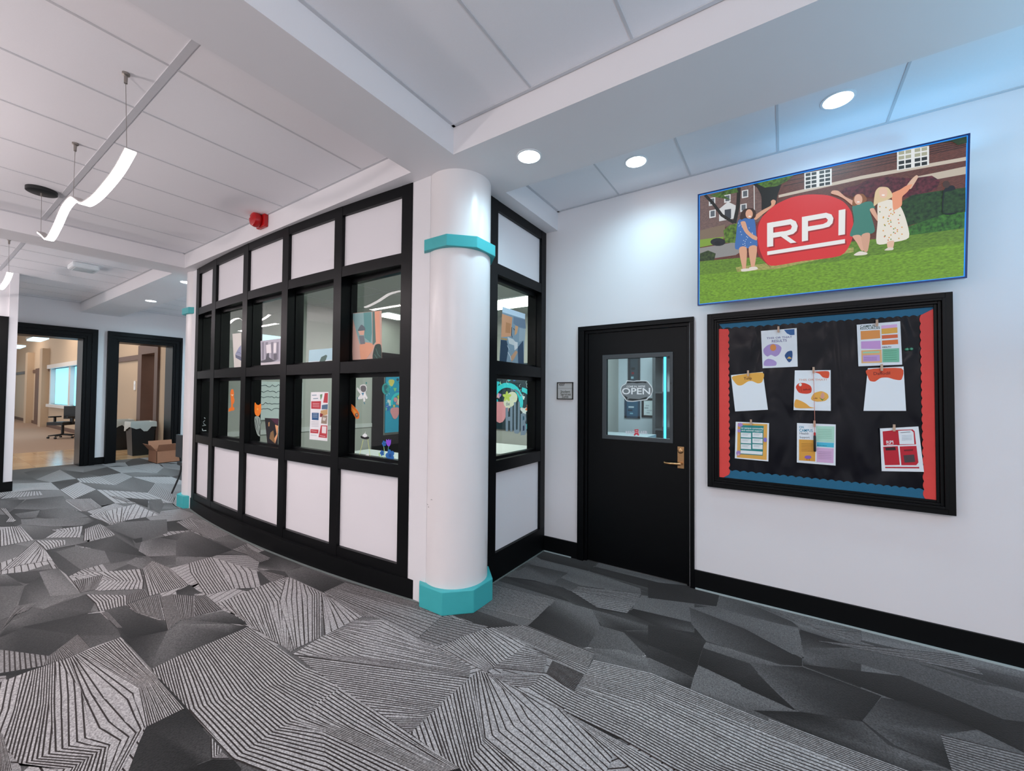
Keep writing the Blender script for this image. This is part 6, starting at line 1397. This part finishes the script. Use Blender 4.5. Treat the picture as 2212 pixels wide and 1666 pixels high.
for k, f, l in (('results', .50, 'clothespin holding the this or that results sheet'), ('resources', .47, 'clothespin holding the colourful blocks sheet at top right'),
                ('tulip', .55, 'clothespin holding the Tulip sheet'), ('question', .53, 'clothespin at the top of the hanging pink string, on the middle sheet'),
                ('daffodil', .39, 'clothespin holding the Daffodil sheet'), ('community', .47, 'clothespin holding the yellow bordered sheet'),
                ('health', .46, 'clothespin over the hanging string on the on campus sheet'), ('redsheet', .37, 'clothespin holding the sheet of red panels')):
    (ax, az), (bx_, bz) = top_of(k); x = ax + (bx_ - ax) * f; z = az + (bz - az) * f
    t2 = thing('clothespin', (x, YW - .03, z), l, 'clothespin', 'clothespins on the bulletin board')
    for s in (-1, 1): MB().box(x - .006 + .0005 * s, x + .006, YW - .0325 + s * .0037, YW - .0265 + s * .0037 - .003, z - .022, z + .022).build('peg', WOODC, t2)
    MB().tube([(x - .008, YW - .0295, z + .002), (x + .008, YW - .0295, z + .002)], .0028, 8).build('spring', STEEL, t2)
(ax, az), (bx_, bz) = top_of('question'); sx = ax + (bx_ - ax) * .53
mb = MB(); mb.tube([(sx, YW - .037, az - .005), (sx + .002, YW - .036, az - .2), (sx + .004, YW - .036, az - .33), (sx + .003, YW - .036, az - .44)], .0016, 6)
tag(mb.build('hanging_string', mat('pink_string', 'd98c78', .8)), 'thin pink string hanging down the middle of the bulletin board', 'string')
t2 = thing('marker_pen', (sx + .003, YW - .036, az - .58), 'black marker tied to the end of the pink string on the bulletin board', 'pen')
mb = MB(); mb.lathe([(.006, az - .575), (.0075, az - .57), (.0075, az - .47), (.005, az - .46)], (sx + .003, YW - .038, 0), n=12); mb.build('barrel', DBLACK, t2, smooth=True)
mb = MB(); mb.lathe([(.006, az - .462), (.006, az - .445), (.003, az - .44)], (sx + .003, YW - .038, 0), n=12); mb.build('cap', RED, t2, smooth=True)
GRN = mat('green_plastic', '4f9a7a', .4)
for dx in (0, .02):
    mb = MB(); mb.lathe([(.010, YW - .014), (.010, YW - .022), (.006, YW - .03)], (.664 + dx, 0, 1.866 + dx * .05), 'Y', 14)
    tag(mb.build('push_pin', GRN, smooth=True), 'green push pin %s beside the right red border of the board' % ('left of a pair' if dx == 0 else 'right of a pair'), 'push pin', 'green push pins on the board')

# ------------------------------------------------------------------ things stuck on the storefront glass
GS = 'stickers and prints on the storefront glass'
def gp(i): return ('Y', YG[i] - .0005, -1)
for n, k, i, l, c in (
    ('poster', 'book_poster', 1, 'cream poster with a grey-blue book drawing in the second upper window from the left', 'poster'),
    ('poster', 'forest_poster', 2, 'grey tree drawing poster in the middle upper window', 'poster'),
    ('poster', 'sky_poster', 3, 'pale blue sky picture in the second upper window from the right', 'poster'),
    ('poster', 'teal_poster', 4, 'teal and peach picture in the upper window nearest the column', 'poster'),
    ('poster', 'candle_poster', 2, 'dark poster with an amber glow in the middle lower window', 'poster'),
    ('poster', 'flyer', 3, 'white flyer with red and blue blocks in the lower storefront window', 'flyer'),
    ('window_sticker', 'orange_sticker', 1, 'tall orange creature sticker in the second lower window from the left', 'sticker'),
    ('window_sticker', 'cat_sticker', 2, 'orange cat head sticker in the middle lower window', 'sticker'),
    ('window_sticker', 'cat_body_sticker', 2, 'grey feathery sticker below the orange cat head', 'sticker'),
    ('window_sticker', 'astronaut_sticker', 4, 'white astronaut sticker in the lower window nearest the column', 'sticker'),
    ('window_sticker', 'meteor_sticker', 4, 'orange flaming meteor sticker left of the astronaut', 'sticker'),
    ('window_sticker', 'saucer_sticker', 4, 'black and white flying saucer sticker with a yellow beam', 'sticker'),
    ('window_sticker', 'cow_sticker', 4, 'small white cow sticker under the flying saucer', 'sticker'),
    ('window_sticker', 'globe_balloon_sticker', 4, 'round green globe balloon sticker on the glass', 'sticker'),
    ('window_sticker', 'flower_sticker', 4, 'blue flowers with green stems sticker at the window bottom', 'sticker'),
    ('window_sticker', 'tulip_sticker', 4, 'purple tulip sticker above the blue flowers', 'sticker'),
    ('window_writing', 'window_writing', 0, 'white scribbled writing in the leftmost lower window', 'decal')):
    sheet(n, k, gp(i), l, c, GS)
sheet('poster', 'leaning_poster', ('X', XA - .082, 1), 'blue and orange picture in the upper alcove window', 'poster', GS)
sheet('window_lettering', 'hub', ('X', XA - .082, 1), 'grey vinyl lettering in tall capitals on the lower alcove window', 'decal')
sheet('open_sign', 'open', ('Y', YD + .0135, -1), 'grey plaque shaped OPEN sign on the glass of the black door', 'decal')
t = thing('pennant_decal', (-1.1, YD + .013, 1.22), 'pale lettering with a red crest low on the door glass', 'decal')
mb = MB(); art_geo(mb, ART_DATA['pennant'][:1], lambda u, v, h: (u, YD + .0135 - h, v)); mb.build('lettering', VINYL, t, recalc=False)
mb = MB(); art_geo(mb, ART_DATA['pennant'][1:], lambda u, v, h: (u, YD + .0130 - h, v)); mb.build('crest', VINYL, t, recalc=False)

# ------------------------------------------------------------------ office behind the storefront
OW = mat('office_wall', 'b9bab4', .7); OC = mat('office_ceiling', 'b4b8b2', .8)
mb = MB(); mb.box(-6.6, -6.45, 2.40, 6.2, 0, 3.1); struct(mb, 'wall_office_left', OW)
mb = MB(); mb.box(-6.6, 1.0, 6.2, 6.3, 0, 3.2); struct(mb, 'wall_office_back', OW)
mb = MB(); mb.box(-2.2, -2.1, 3.75, 6.2, 0, 3.1); struct(mb, 'wall_office_right', OW)
mb = MB(); mb.box(-6.45, -2.21, 2.36, 6.2, 3.0, 3.06, 0)
for k in range(7): mb.box(-6.45, -2.21, 2.6 + k * .6 - .006, 2.6 + k * .6 + .006, 2.997, 3.0, 1)
for k in range(4): mb.box(-5.9 + k * 1.2 - .006, -5.9 + k * 1.2 + .006, 2.36, 6.2, 2.997, 3.0, 1)
struct(mb, 'ceiling', [OC, TBAR])
struct(MB().box(-6.45, -6.435, 2.5, 4.95, .93, 1.0), 'trim_7', mat('chair_rail', 'd4d6d4', .5))
# dark doorway with the bright painting beyond, on the left office wall
mb = MB(); mb.box(-6.45, -6.42, 4.95, 5.20, 0, 2.35); mb.box(-6.45, -6.42, 5.20, 6.0, 2.2, 2.35); mb.box(-6.45, -6.42, 5.2, 6.0, 0, .75); struct(mb, 'door_5', BLACK)
def painting(name, loc, poly3, label, seed, base):
    rr = random.Random(seed); mb = MB(); O, U, V, N, w, h = poly3
    f3 = lambda a, b, k: O + U * a + V * b + N * k
    mb.add([f3(a, b, k) for k in (0, .02) for a, b in ((0, 0), (w, 0), (w, h), (0, h))], [(0, 1, 2, 3), (4, 5, 6, 7), (0, 1, 5, 4), (1, 2, 6, 5), (2, 3, 7, 6), (3, 0, 4, 7)], 0, hexc(base))
    pal = ('38c8d8', 'f0a0a8', 'e8d870', '2a78d0', 'f07848', '8adc9a', 'b088d8', 'e8f0f0', '18505e', 'f4c0c8')
    n = 0
    def poly(c, pts):
        nonlocal n
        n += 1
        pts = [(min(max(a, 0), w), min(max(b, 0), h)) for a, b in pts]
        mb.add([f3(a, b, .02 + .0003 * n) for a, b in pts], [tuple(range(len(pts)))], 0, hexc(c))
    def blob(c, x, y, r, k, wob=.25):
        poly(c, [(x + r * (1 + wob * math.sin(k * 2 * PI * i / 20 * 1.0)) * math.cos(2 * PI * i / 20), y + r * (1 + wob * math.sin(k * 2 * PI * i / 20)) * math.sin(2 * PI * i / 20)) for i in range(20)])
    def arc(c, x, y, r, wd, a0, a1):
        A = [a0 + (a1 - a0) * i / 16 for i in range(17)]
        poly(c, [(x + r * math.cos(a), y + r * math.sin(a)) for a in A] + [(x + (r - wd) * math.cos(a), y + (r - wd) * math.sin(a)) for a in A[::-1]])
    for i in range(26): blob(rr.choice(pal), rr.uniform(0, w), rr.uniform(.25 * h, h), rr.uniform(.02, .07), rr.choice((3, 4, 5)), rr.uniform(.05, .4))
    arc('30d8e0', w * .42, h * .42, w * .27, w * .07, -.3, 3.4); arc('30d8e0', w * .62, h * .32, w * .3, w * .06, -1.2, 1.4)
    blob('f0a0a8', w * .3, h * .28, w * .15, 3, .15); blob('e8e8d0', w * .48, h * .45, w * .11, 2, .2); blob('c8dc60', w * .42, h * .5, w * .06, 5, .35)
    blob('2a88d8', w * .78, h * .82, w * .08, 4, .3); arc('f07040', w * 1.0, h * .78, w * .16, w * .04, 1.4, 4.8); arc('f0d060', w * 1.0, h * .78, w * .12, w * .04, 1.4, 4.8)
    for i in range(14): arc('d8e8ee', rr.uniform(0, w), rr.uniform(.2 * h, h), rr.uniform(.03, .06), .006, rr.uniform(0, 3), rr.uniform(3.5, 6))
    o = mb.build(name, [ART], None, recalc=False)
    return tag(o, label, 'mural')
painting('mural_panel', None, (Vector((-4.75, 6.19, .92)), Vector((1, 0, 0)), Vector((0, 0, 1)), Vector((0, -1, 0)), 1.3, 1.2), 'dark doodled mural with cyan and pink shapes seen through the lower alcove window', 5, '16323c')
mb = MB(); mb.box(-6.43, -6.40, 5.22, 5.98, .78, 2.18)
t = painting('lit_display', None, (Vector((-6.41, 5.22, .80)), Vector((0, 1, 0)), Vector((0, 0, 1)), Vector((1, 0, 0)), .76, 1.38), 'bright cyan painted panel beyond the lower window nearest the column', 9, '18a8d0')
t = thing('whiteboard', (-6.43, 3.2, 1.3), 'whiteboard with faint writing on the office wall behind the middle windows', 'whiteboard')
MB().box(-6.449, -6.42, 2.85, 3.6, 1.15, 1.72).build('board', mat('whiteboard', 'e6f0f0', .25), t)
mb = MB(); rr = random.Random(3)
for r in range(5):
    z = 1.66 - r * .09
    mb.tube([(-6.417, 2.92 + k * .03, z + rr.uniform(-.02, .02)) for k in range(12)], .004, 5)
mb.build('handwriting', mat('marker_ink', '50606a', .6), t)
def troffer(c, label, hx=.5, hy=.28):
    t = thing('fluorescent_troffer', (c[0], c[1], 3.0), label, 'ceiling light', 'office ceiling lights')
    MB().box(c[0] - hx - .04, c[0] + hx + .04, c[1] - hy - .04, c[1] + hy + .04, 2.985, 3.0).build('frame', mat('white_trim', 'f0f2f4', .5), t)
    MB().box(c[0] - hx, c[0] + hx, c[1] - hy, c[1] + hy, 2.978, 2.986).build('diffuser', mat('troffer_lit', 'ffffff', .5, emis=6, ecol='f6fff4'), t)
troffer((-3.55, 5.3), 'lit fluorescent ceiling panel seen through the upper alcove window'); troffer((-6.0, 5.05),  'lit ceiling panel seen through the upper window nearest the column', .2, .28)
t = thing('office_desk', (-4.2, 3.5, 0), 'grey-topped desk inside the office behind the storefront', 'desk')
MB().box(-5.0, -3.4, 3.1, 3.8, .72, .75).build('tabletop', mat('desk_top', 'c4c8c6', .4), t)
for x in (-4.95, -3.45):
    for y in (3.14, 3.76): MB().box(x - .02, x + .02, y - .02, y + .02, 0, .72).build('leg', GREYM, t)
t = thing('office_worktop', (-2.9, 4.1, 0), 'white worktop inside the office near the column windows', 'desk')
MB().box(-3.3, -2.4, 3.7, 4.5, .86, .9).build('tabletop', mat('white_top', 'd8dcda', .4), t)
for x in (-3.26, -2.44):
    for y in (3.74, 4.46): MB().box(x - .02, x + .02, y - .02, y + .02, 0, .86).build('leg', GREYM, t)
t = thing('bright_window', (-6.45, 3.1, 2.0), 'pale daylight opening on the office wall behind the middle upper window', 'window')
MB().box(-6.449, -6.44, 2.95, 3.55, 2.15, 2.42).build('pane', mat('daylight_pane', 'd0e8ee', .5, emis=.9, ecol='cfeaf2'), t)
MB().box(-6.449, -6.435, 2.92, 3.58, 2.42, 2.50).build('frame', OW, t)

# ------------------------------------------------------------------ suite behind the door glass
SW = mat('suite_wall', 'c6d0d6', .7)
mb = MB(); mb.box(-2.1, 1.0, 6.1, 6.2, 0, 3.0); struct(mb, 'wall_suite_back', SW)
mb = MB(); mb.box(.3, .4, 3.75, 6.1, 0, 3.0); struct(mb, 'wall_suite_right', SW)
mb = MB(); mb.box(-2.1, 1.0, 3.75, 6.2, 2.9, 2.95); struct(mb, 'ceiling', OC)
def frame_pic(x, y, z, w, h, name, label, cat, fcol, art_cols):
    t = thing(name, (x, y, z), label, cat)
    mb = MB(); e = .03
    mb.box(x, x + w, y - .02, y, z, z + e); mb.box(x, x + w, y - .02, y, z + h - e, z + h); mb.box(x, x + e, y - .02, y, z, z + h); mb.box(x + w - e, x + w, y - .02, y, z, z + h)
    mb.build('frame', mat('frame_' + fcol, fcol, .4), t)
    mb = MB(); mb.box(x + e, x + w - e, y - .008, y - .001, z + e, z + h - e)
    for k in range(6): mb.c[k] = hexc(art_cols[0])
    rr = random.Random(len(label))
    for k, c in enumerate(art_cols[1:]):
        a = x + e + (w - 2 * e) * rr.uniform(.05, .4); b = a + (w - 2 * e) * rr.uniform(.25, .5); zz = z + e + (h - 2 * e) * (.12 + .8 * k / len(art_cols)); 
        mb.add([(a, y - .0085 - k * .0002, zz), (b, y - .0085 - k * .0002, zz), (b, y - .0085 - k * .0002, zz + h * .07), (a, y - .0085 - k * .0002, zz + h * .07)], [(0, 1, 2, 3)], 0, hexc(c))
    mb.build('print', ART, t, recalc=False)
frame_pic(-1.745, 6.099, 1.24, .215, .28, 'framed_certificate', 'black framed white certificate seen through the door glass', 'framed certificate', '0c0e10', ('e4eeee', 'b8c4c8', 'c8d0d2', 'a8b4b8', 'c0c8cc'))
frame_pic(-2.0, 6.099, 1.22, .23, .30, 'framed_print', 'dark blue framed print behind the door glass, left of the certificate', 'framed print', '1f3e56', ('2a5a78', '7fb0c4', '16283a', 'c8d8e0'))
frame_pic(-1.95, 6.099, 1.66, .18, .48, 'wall_banner', 'tall dark banner with a red block behind the door glass above the blue print', 'banner', '2a2e34', ('33424c', '7a1426', '8fb4c0', '7a1426', '1a2228'))
t = thing('light_bar', (-1.3, 5.6, 0), 'vertical glowing cyan light bar behind the door glass', 'light')
MB().box(-1.312, -1.287, 5.58, 5.60, .9, 2.1).build('tube', mat('cyan_lit', '40c8ff', .4, emis=3.0, ecol='38bff2'), t)
MB().box(-1.322, -1.277, 5.60, 5.62, .85, 2.15).build('housing', GREYM, t); MB().box(-1.38, -1.22, 5.52, 5.68, 0, .03).build('foot', GREYM, t); MB().box(-1.312, -1.287, 5.6, 5.62, .03, .85).build('post', GREYM, t)
t = thing('shelf_unit', (-1.16, 5.8, 0), 'dark shelf unit at the right side behind the door glass', 'shelf')
for x in (-1.47, -.85): MB().box(x - .02, x + .02, 5.7, 6.08, 0, 2.2).build('side_panel', GREYM, t)
for z in (.1, .6, 1.1, 1.6, 2.1): MB().box(-1.45, -.87, 5.7, 6.08, z - .012, z + .012).build('shelf', GREYM, t)
t = thing('counter', (-1.75, 5.4, 0), 'pale blue counter low behind the door glass', 'counter')
MB().box(-2.05, -1.45, 5.2, 5.6, 0, 1.0).build('body', mat('counter_blue', '7ab0c4', .5), t); MB().box(-2.08, -1.42, 5.17, 5.63, 1.0, 1.04).build('top', mat('counter_top', 'c8d4d8', .4), t)

# ------------------------------------------------------------------ rooms beyond the far doorways
BEI = mat('beige_wall', 'c3ad94', .7, var=.03); BRN = mat('brown_wood', '5c4032', .5, var=.15, scale=6)
def tile_mat():
    m = bpy.data.materials.new('beige_tile'); m.use_nodes = True; nt = m.node_tree; b = nt.nodes['Principled BSDF']
    tc = nt.nodes.new('ShaderNodeTexCoord'); br_ = nt.nodes.new('ShaderNodeTexBrick'); br_.offset = 0; br_.inputs['Scale'].default_value = 2.2
    br_.inputs['Color1'].default_value = hexc('c9ac86'); br_.inputs['Color2'].default_value = hexc('b7936c'); br_.inputs['Mortar'].default_value = hexc('a08a70'); br_.inputs['Brick Width'].default_value = .7; br_.inputs['Row Height'].default_value = .7; br_.inputs['Mortar Size'].default_value = .008
    nt.links.new(tc.outputs['Object'], br_.inputs['Vector']); nt.links.new(br_.outputs['Color'], b.inputs['Base Color']); b.inputs['Roughness'].default_value = .16
    return m
struct(MB().box(-15.8, -12.56, -1, 4.6, -.05, .003), 'floor', tile_mat())
struct(MB().box(-40, -15.8, -1, 4.6, -.05, .004), 'floor', mat('brown_carpet', '9a8474', .95, var=.12, scale=60))
struct(MB().box(-40, -12.6, -1, 5.9, 4.6, 4.7), 'ceiling', mat('far_ceiling', 'd2c4b4', .8))
YS = 3.66
mb = MB(); mb.box(-40, -26.2, YS, YS + .3, 0, 4.6); mb.box(-26.2, -19.6, YS, YS + .3, 0, 1.0); mb.box(-26.2, -19.6, YS, YS + .3, 2.5, 4.6); mb.box(-19.6, -14.62, YS, YS + .3, 0, 4.6); mb.box(-13.1, -12.58, YS, YS + .3, 0, 4.6); mb.box(-14.62, -13.1, YS, YS + .3, 2.8, 4.6)
struct(mb, 'wall_far_side', BEI)
mb = MB(); mb.box(-40, -26.3, YS - .04, YS, 2.42, 2.56); mb.box(-19.4, -14.62, YS - .04, YS, 2.42, 2.56); struct(mb, 'trim_8', BRN)
mb = MB(); mb.box(-40, -14.62, YS - .03, YS, 0, .14); struct(mb, 'baseboard_far_side', BRN)
for x in (-30.5, -26.9, -18.6): struct(MB().box(x - .28, x + .28, YS - .22, YS - .001, 0 if x != -18.6 else 2.6, 3.4), 'trim_9', BEI)
mb = MB(); mb.box(-14.62, -14.32, YS - .05, YS + .32, 0, 2.55); mb.box(-13.33, -13.1, YS - .05, YS + .32, 0, 2.55); mb.box(-14.62, -13.1, YS - .05, YS + .32, 2.55, 2.8); struct(mb, 'door_6', BRN)
mb = MB(); mb.box(-29.4, -27.8, YS - .06, YS - .001, 0, 2.6); d7 = struct(mb, 'door_7', BRN)
w = struct(MB().box(-26.3, -26.1, YS - .03, YS + .1, .95, 2.55).box(-19.7, -19.5, YS - .03, YS + .1, .95, 2.55).box(-22.9, -22.6, YS - .02, YS + .1, 1, 2.5).box(-26.3, -19.5, YS - .12, YS + .1, .88, 1.0).box(-26.3, -19.5, YS - .12, YS + .1, 2.5, 2.66), 'window_13', mat('window_trim', 'd8d4d0', .5))
MB().box(-26.1, -19.7, YS + .11, YS + .13, 1.0, 2.5).build('pane', mat('day_blue', '8fd6f4', .5, emis=1.25, ecol='86d4f6'), w)
mb = MB(); mb.box(-36.4, -36.0, -1, 2.2, 0, 4.6); mb.box(-36.4, -36.0, 3.4, 3.66, 0, 4.6); mb.box(-36.4, -36.0, 2.2, 3.4, 3.0, 4.6); struct(mb, 'wall_far_end', BEI)
mb = MB(); mb.box(-36.0, -35.9, 3.40, 3.62, 0, 3.2); mb.box(-36.0, -35.9, 2.1, 3.62, 3.0, 3.2); struct(mb, 'door_8', BRN)
w = struct(MB().box(-37.2, -37.1, 2.2, 3.7, 0, .3).box(-37.2, -37.1, 3.05, 3.15, 0, 2.7), 'window_14', DBLACK)
MB().box(-37.3, -37.2, 2.2, 3.3, 0, 2.6).build('pane', mat('day_cyan', '50d0e8', .5, emis=1.1, ecol='48cce6'), w)
mb = MB(); mb.box(-13.8, -12.6, 5.6, 5.7, 0, 3); mb.box(-16, -12.6, 5.8, 5.9, 0, 3); mb.box(-16.1, -16, 3.96, 5.9, 0, 3); struct(mb, 'wall_side_room', BEI)
for k, (x, z) in enumerate(((-15.6, 3.0), (-18.6, 3.1), (-22.5, 3.1))):
    t = thing('hanging_fixture', (x, 2.45, z), ('nearest', 'middle', 'farthest')[k] + ' bluish hanging light fixture beyond the left-hand black doorway', 'pendant light', 'hanging fixtures in the far room')
    y = (2.28, 2.30, 2.30)[k]
    MB().obox((x, y, z), 1.3, .28, .05, 0).build('louvre', mat('louvre_lit', 'cfeaf6', .4, emis=1.6, ecol='b4e4fa'), t)
    MB().obox((x, y, z + .05), 1.34, .32, .05, 0).build('housing', mat('fixture_housing', '8a7a68', .5), t)
    MB().tube([(x, y, z + .06), (x, y, 4.6)], .012, 6).build('stem', STEEL, t)

# task chair beyond the doorway
def task_chair(c, rz, label):
    t = thing('office_chair', c, label, 'chair'); M = Matrix.Translation(c) @ Matrix.Rotation(rz, 4, 'Z')
    def T(p): return tuple(M @ Vector(p))
    def part(n, fn, m, sm=False):
        mb = MB(); fn(mb); mb.v = [T(v) for v in mb.v]; return mb.build(n, m, t, smooth=sm)
    part('seat', lambda b: b.box(-.25, .25, -.25, .25, .44, .54), DBLACK); part('backrest', lambda b: b.box(-.23, .23, .23, .30, .62, 1.05), DBLACK)
    part('gas_lift', lambda b: b.lathe([(.035, .1), (.035, .45)], (0, 0, 0), n=14), DBLACK)
    part('back_stem', lambda b: b.box(-.03, .03, .24, .29, .45, .65), DBLACK)
    for s in (-1, 1): part('armrest', lambda b: b.box(s * .29 - .03, s * .29 + .03, -.15, .2, .68, .72).box(s * .29 - .02, s * .29 + .02, .0, .05, .48, .69), DBLACK)
    for k in range(5):
        a = 2 * PI * k / 5
        leg = part('leg', lambda b: b.tube([(0, 0, .13), (.32 * math.cos(a), .32 * math.sin(a), .09)], [.03, .018], 8), DBLACK)
        mb = MB(); mb.lathe([(.03, -.02), (.03, .02)], (.32 * math.cos(a), .32 * math.sin(a), .034), 'Y', 12); mb.v = [T(v) for v in mb.v]; ORG[leg.name] = Vector(c); mb.build('caster', DBLACK, leg)
task_chair((-19.75, 3.05, .004), .6, 'black office chair on brown carpet beyond the left-hand doorway')

def bin_(c, h, w, label, r):
    t = thing('waste_bin', c, label, 'waste bin', 'black bins beyond the right-hand doorway')
    x, y, z = c; mb = MB()
    lo = [(x - w * .4, y - w * .4), (x + w * .4, y - w * .4), (x + w * .4, y + w * .4), (x - w * .4, y + w * .4)]; hi = [(x + (a - x) * 1.25, y + (b - y) * 1.25) for a, b in lo]
    mb.add([(a, b, z) for a, b in lo] + [(a, b, z + h) for a, b in hi], [(3, 2, 1, 0), (0, 1, 5, 4), (1, 2, 6, 5), (2, 3, 7, 6), (3, 0, 4, 7)]); mb.build('body', DBLACK, t)
    rr = random.Random(r); mb = MB(); n = 24; vs = []
    for k in range(n):
        a = 2 * PI * k / n; s = w * .5 / max(abs(math.cos(a)), abs(math.sin(a)))
        for q, (f, dz) in enumerate(((.9, -.03), (1.02, .02), (1.06, .0), (1.08, -.10 - rr.uniform(0, .12)))): vs.append((x + s * f * math.cos(a), y + s * f * math.sin(a), z + h + dz))
    fs = [(k * 4 + q, ((k + 1) % n) * 4 + q, ((k + 1) % n) * 4 + q + 1, k * 4 + q + 1) for k in range(n) for q in range(3)]
    mb.add(vs, fs).build('liner', mat('bin_liner', 'b9bdb8', .35), t, smooth=True)
bin_((-14.85, 3.33, .003), .78, .46, 'black waste bin with white liner against the beige wall, left of two', 1)
bin_((-13.25, 3.36, .003), .80, .46, 'black waste bin partly behind the cardboard box, right of two', 2)

t = thing('cardboard_box', (-11.55, 3.35, 0), 'open brown cardboard box on the carpet before the right-hand doorway', 'box')
CB = mat('cardboard', 'a8765a', .8, var=.08); bx0, bx1, by0, by1 = -11.80, -11.28, 3.14, 3.56
mb = MB(); e = .008
mb.box(bx0, bx1, by0, by1, .001, .012); mb.box(bx0, bx0 + e, by0, by1, .001, .27); mb.box(bx1 - e, bx1, by0, by1, .001, .27); mb.box(bx0, bx1, by0, by0 + e, .001, .27); mb.box(bx0, bx1, by1 - e, by1, .001, .27); mb.build('body', CB, t)
def flap(p, q, d):
    p, q, d = Vector(p), Vector(q), Vector(d); n = (q - p).cross(d).normalized() * .006
    MB().add([p, q, q + d, p + d, p + n, q + n, q + d + n, p + d + n], [(0, 1, 2, 3), (4, 5, 6, 7), (0, 1, 5, 4), (1, 2, 6, 5), (2, 3, 7, 6), (3, 0, 4, 7)]).build('flap', CB, t)
flap((bx0, by0, .27), (bx1, by0, .27), (0, -.10, .14)); flap((bx0, by1, .27), (bx1, by1, .27), (0, .12, .12)); flap((bx0, by0, .27), (bx0, by1, .27), (-.05, 0, .18)); flap((bx1, by0, .27), (bx1, by1, .27), (.10, 0, .15))

def guest_chair(c, rz, label):
    t = thing('guest_chair', c, label, 'chair'); M = Matrix.Translation(c) @ Matrix.Rotation(rz, 4, 'Z')
    def part(n, fn, m, sm=False):
        mb = MB(); fn(mb); mb.v = [tuple(M @ Vector(v)) for v in mb.v]; return mb.build(n, m, t, smooth=sm)
    part('seat', lambda b: b.box(-.25, .25, -.24, .24, .43, .48), DBLACK)
    part('backrest', lambda b: b.box(-.24, .24, .23, .265, .56, .90), mat('grey_mesh_back', '20262a', .6))
    for s in (-1, 1):
        part('leg', lambda b: b.tube(smooth_path([(s * .26, -.27, 0), (s * .26, -.22, .25), (s * .26, -.14, .44), (s * .26, .06, .60), (s * .26, .10, .64)]), .013, 8), DBLACK, True)
        part('leg', lambda b: b.tube(smooth_path([(s * .24, .30, 0), (s * .24, .20, .3), (s * .24, .2, .5), (s * .24, .26, .86)]), .013, 8), DBLACK, True)
guest_chair((-7.55, 2.66, 0), PI, 'dark guest chair partly hidden behind the far round column')

t = thing('vending_cabinet', (-13.7, 5.2, 0), 'cream cabinet with grey rounded panel in the room past the bins', 'cabinet')
MB().box(-14.6, -13.0, 4.9, 5.5, 0, 1.95).build('body', mat('cream_metal', 'd8ccb4', .5), t)
MB().box(-14.45, -13.1, 4.87, 4.9, 1.05, 1.85).build('front_panel', mat('grey_panel', 'a49c90', .4), t, bevel=.02)
MB().box(-14.2, -13.8, 4.88, 4.9, .82, .86).build('slot', DBLACK, t)
t = thing('wall_switch', (-15.0, YS, 1.7), 'white switch plate on the beige wall past the right-hand doorway', 'switch')
MB().box(-15.05, -14.9, YS - .02, YS - .001, 1.6, 1.85).build('plate', PAPERM, t); MB().box(-15.0, -14.95, YS - .03, YS - .02, 1.7, 1.76).build('toggle', PAPERM, t)
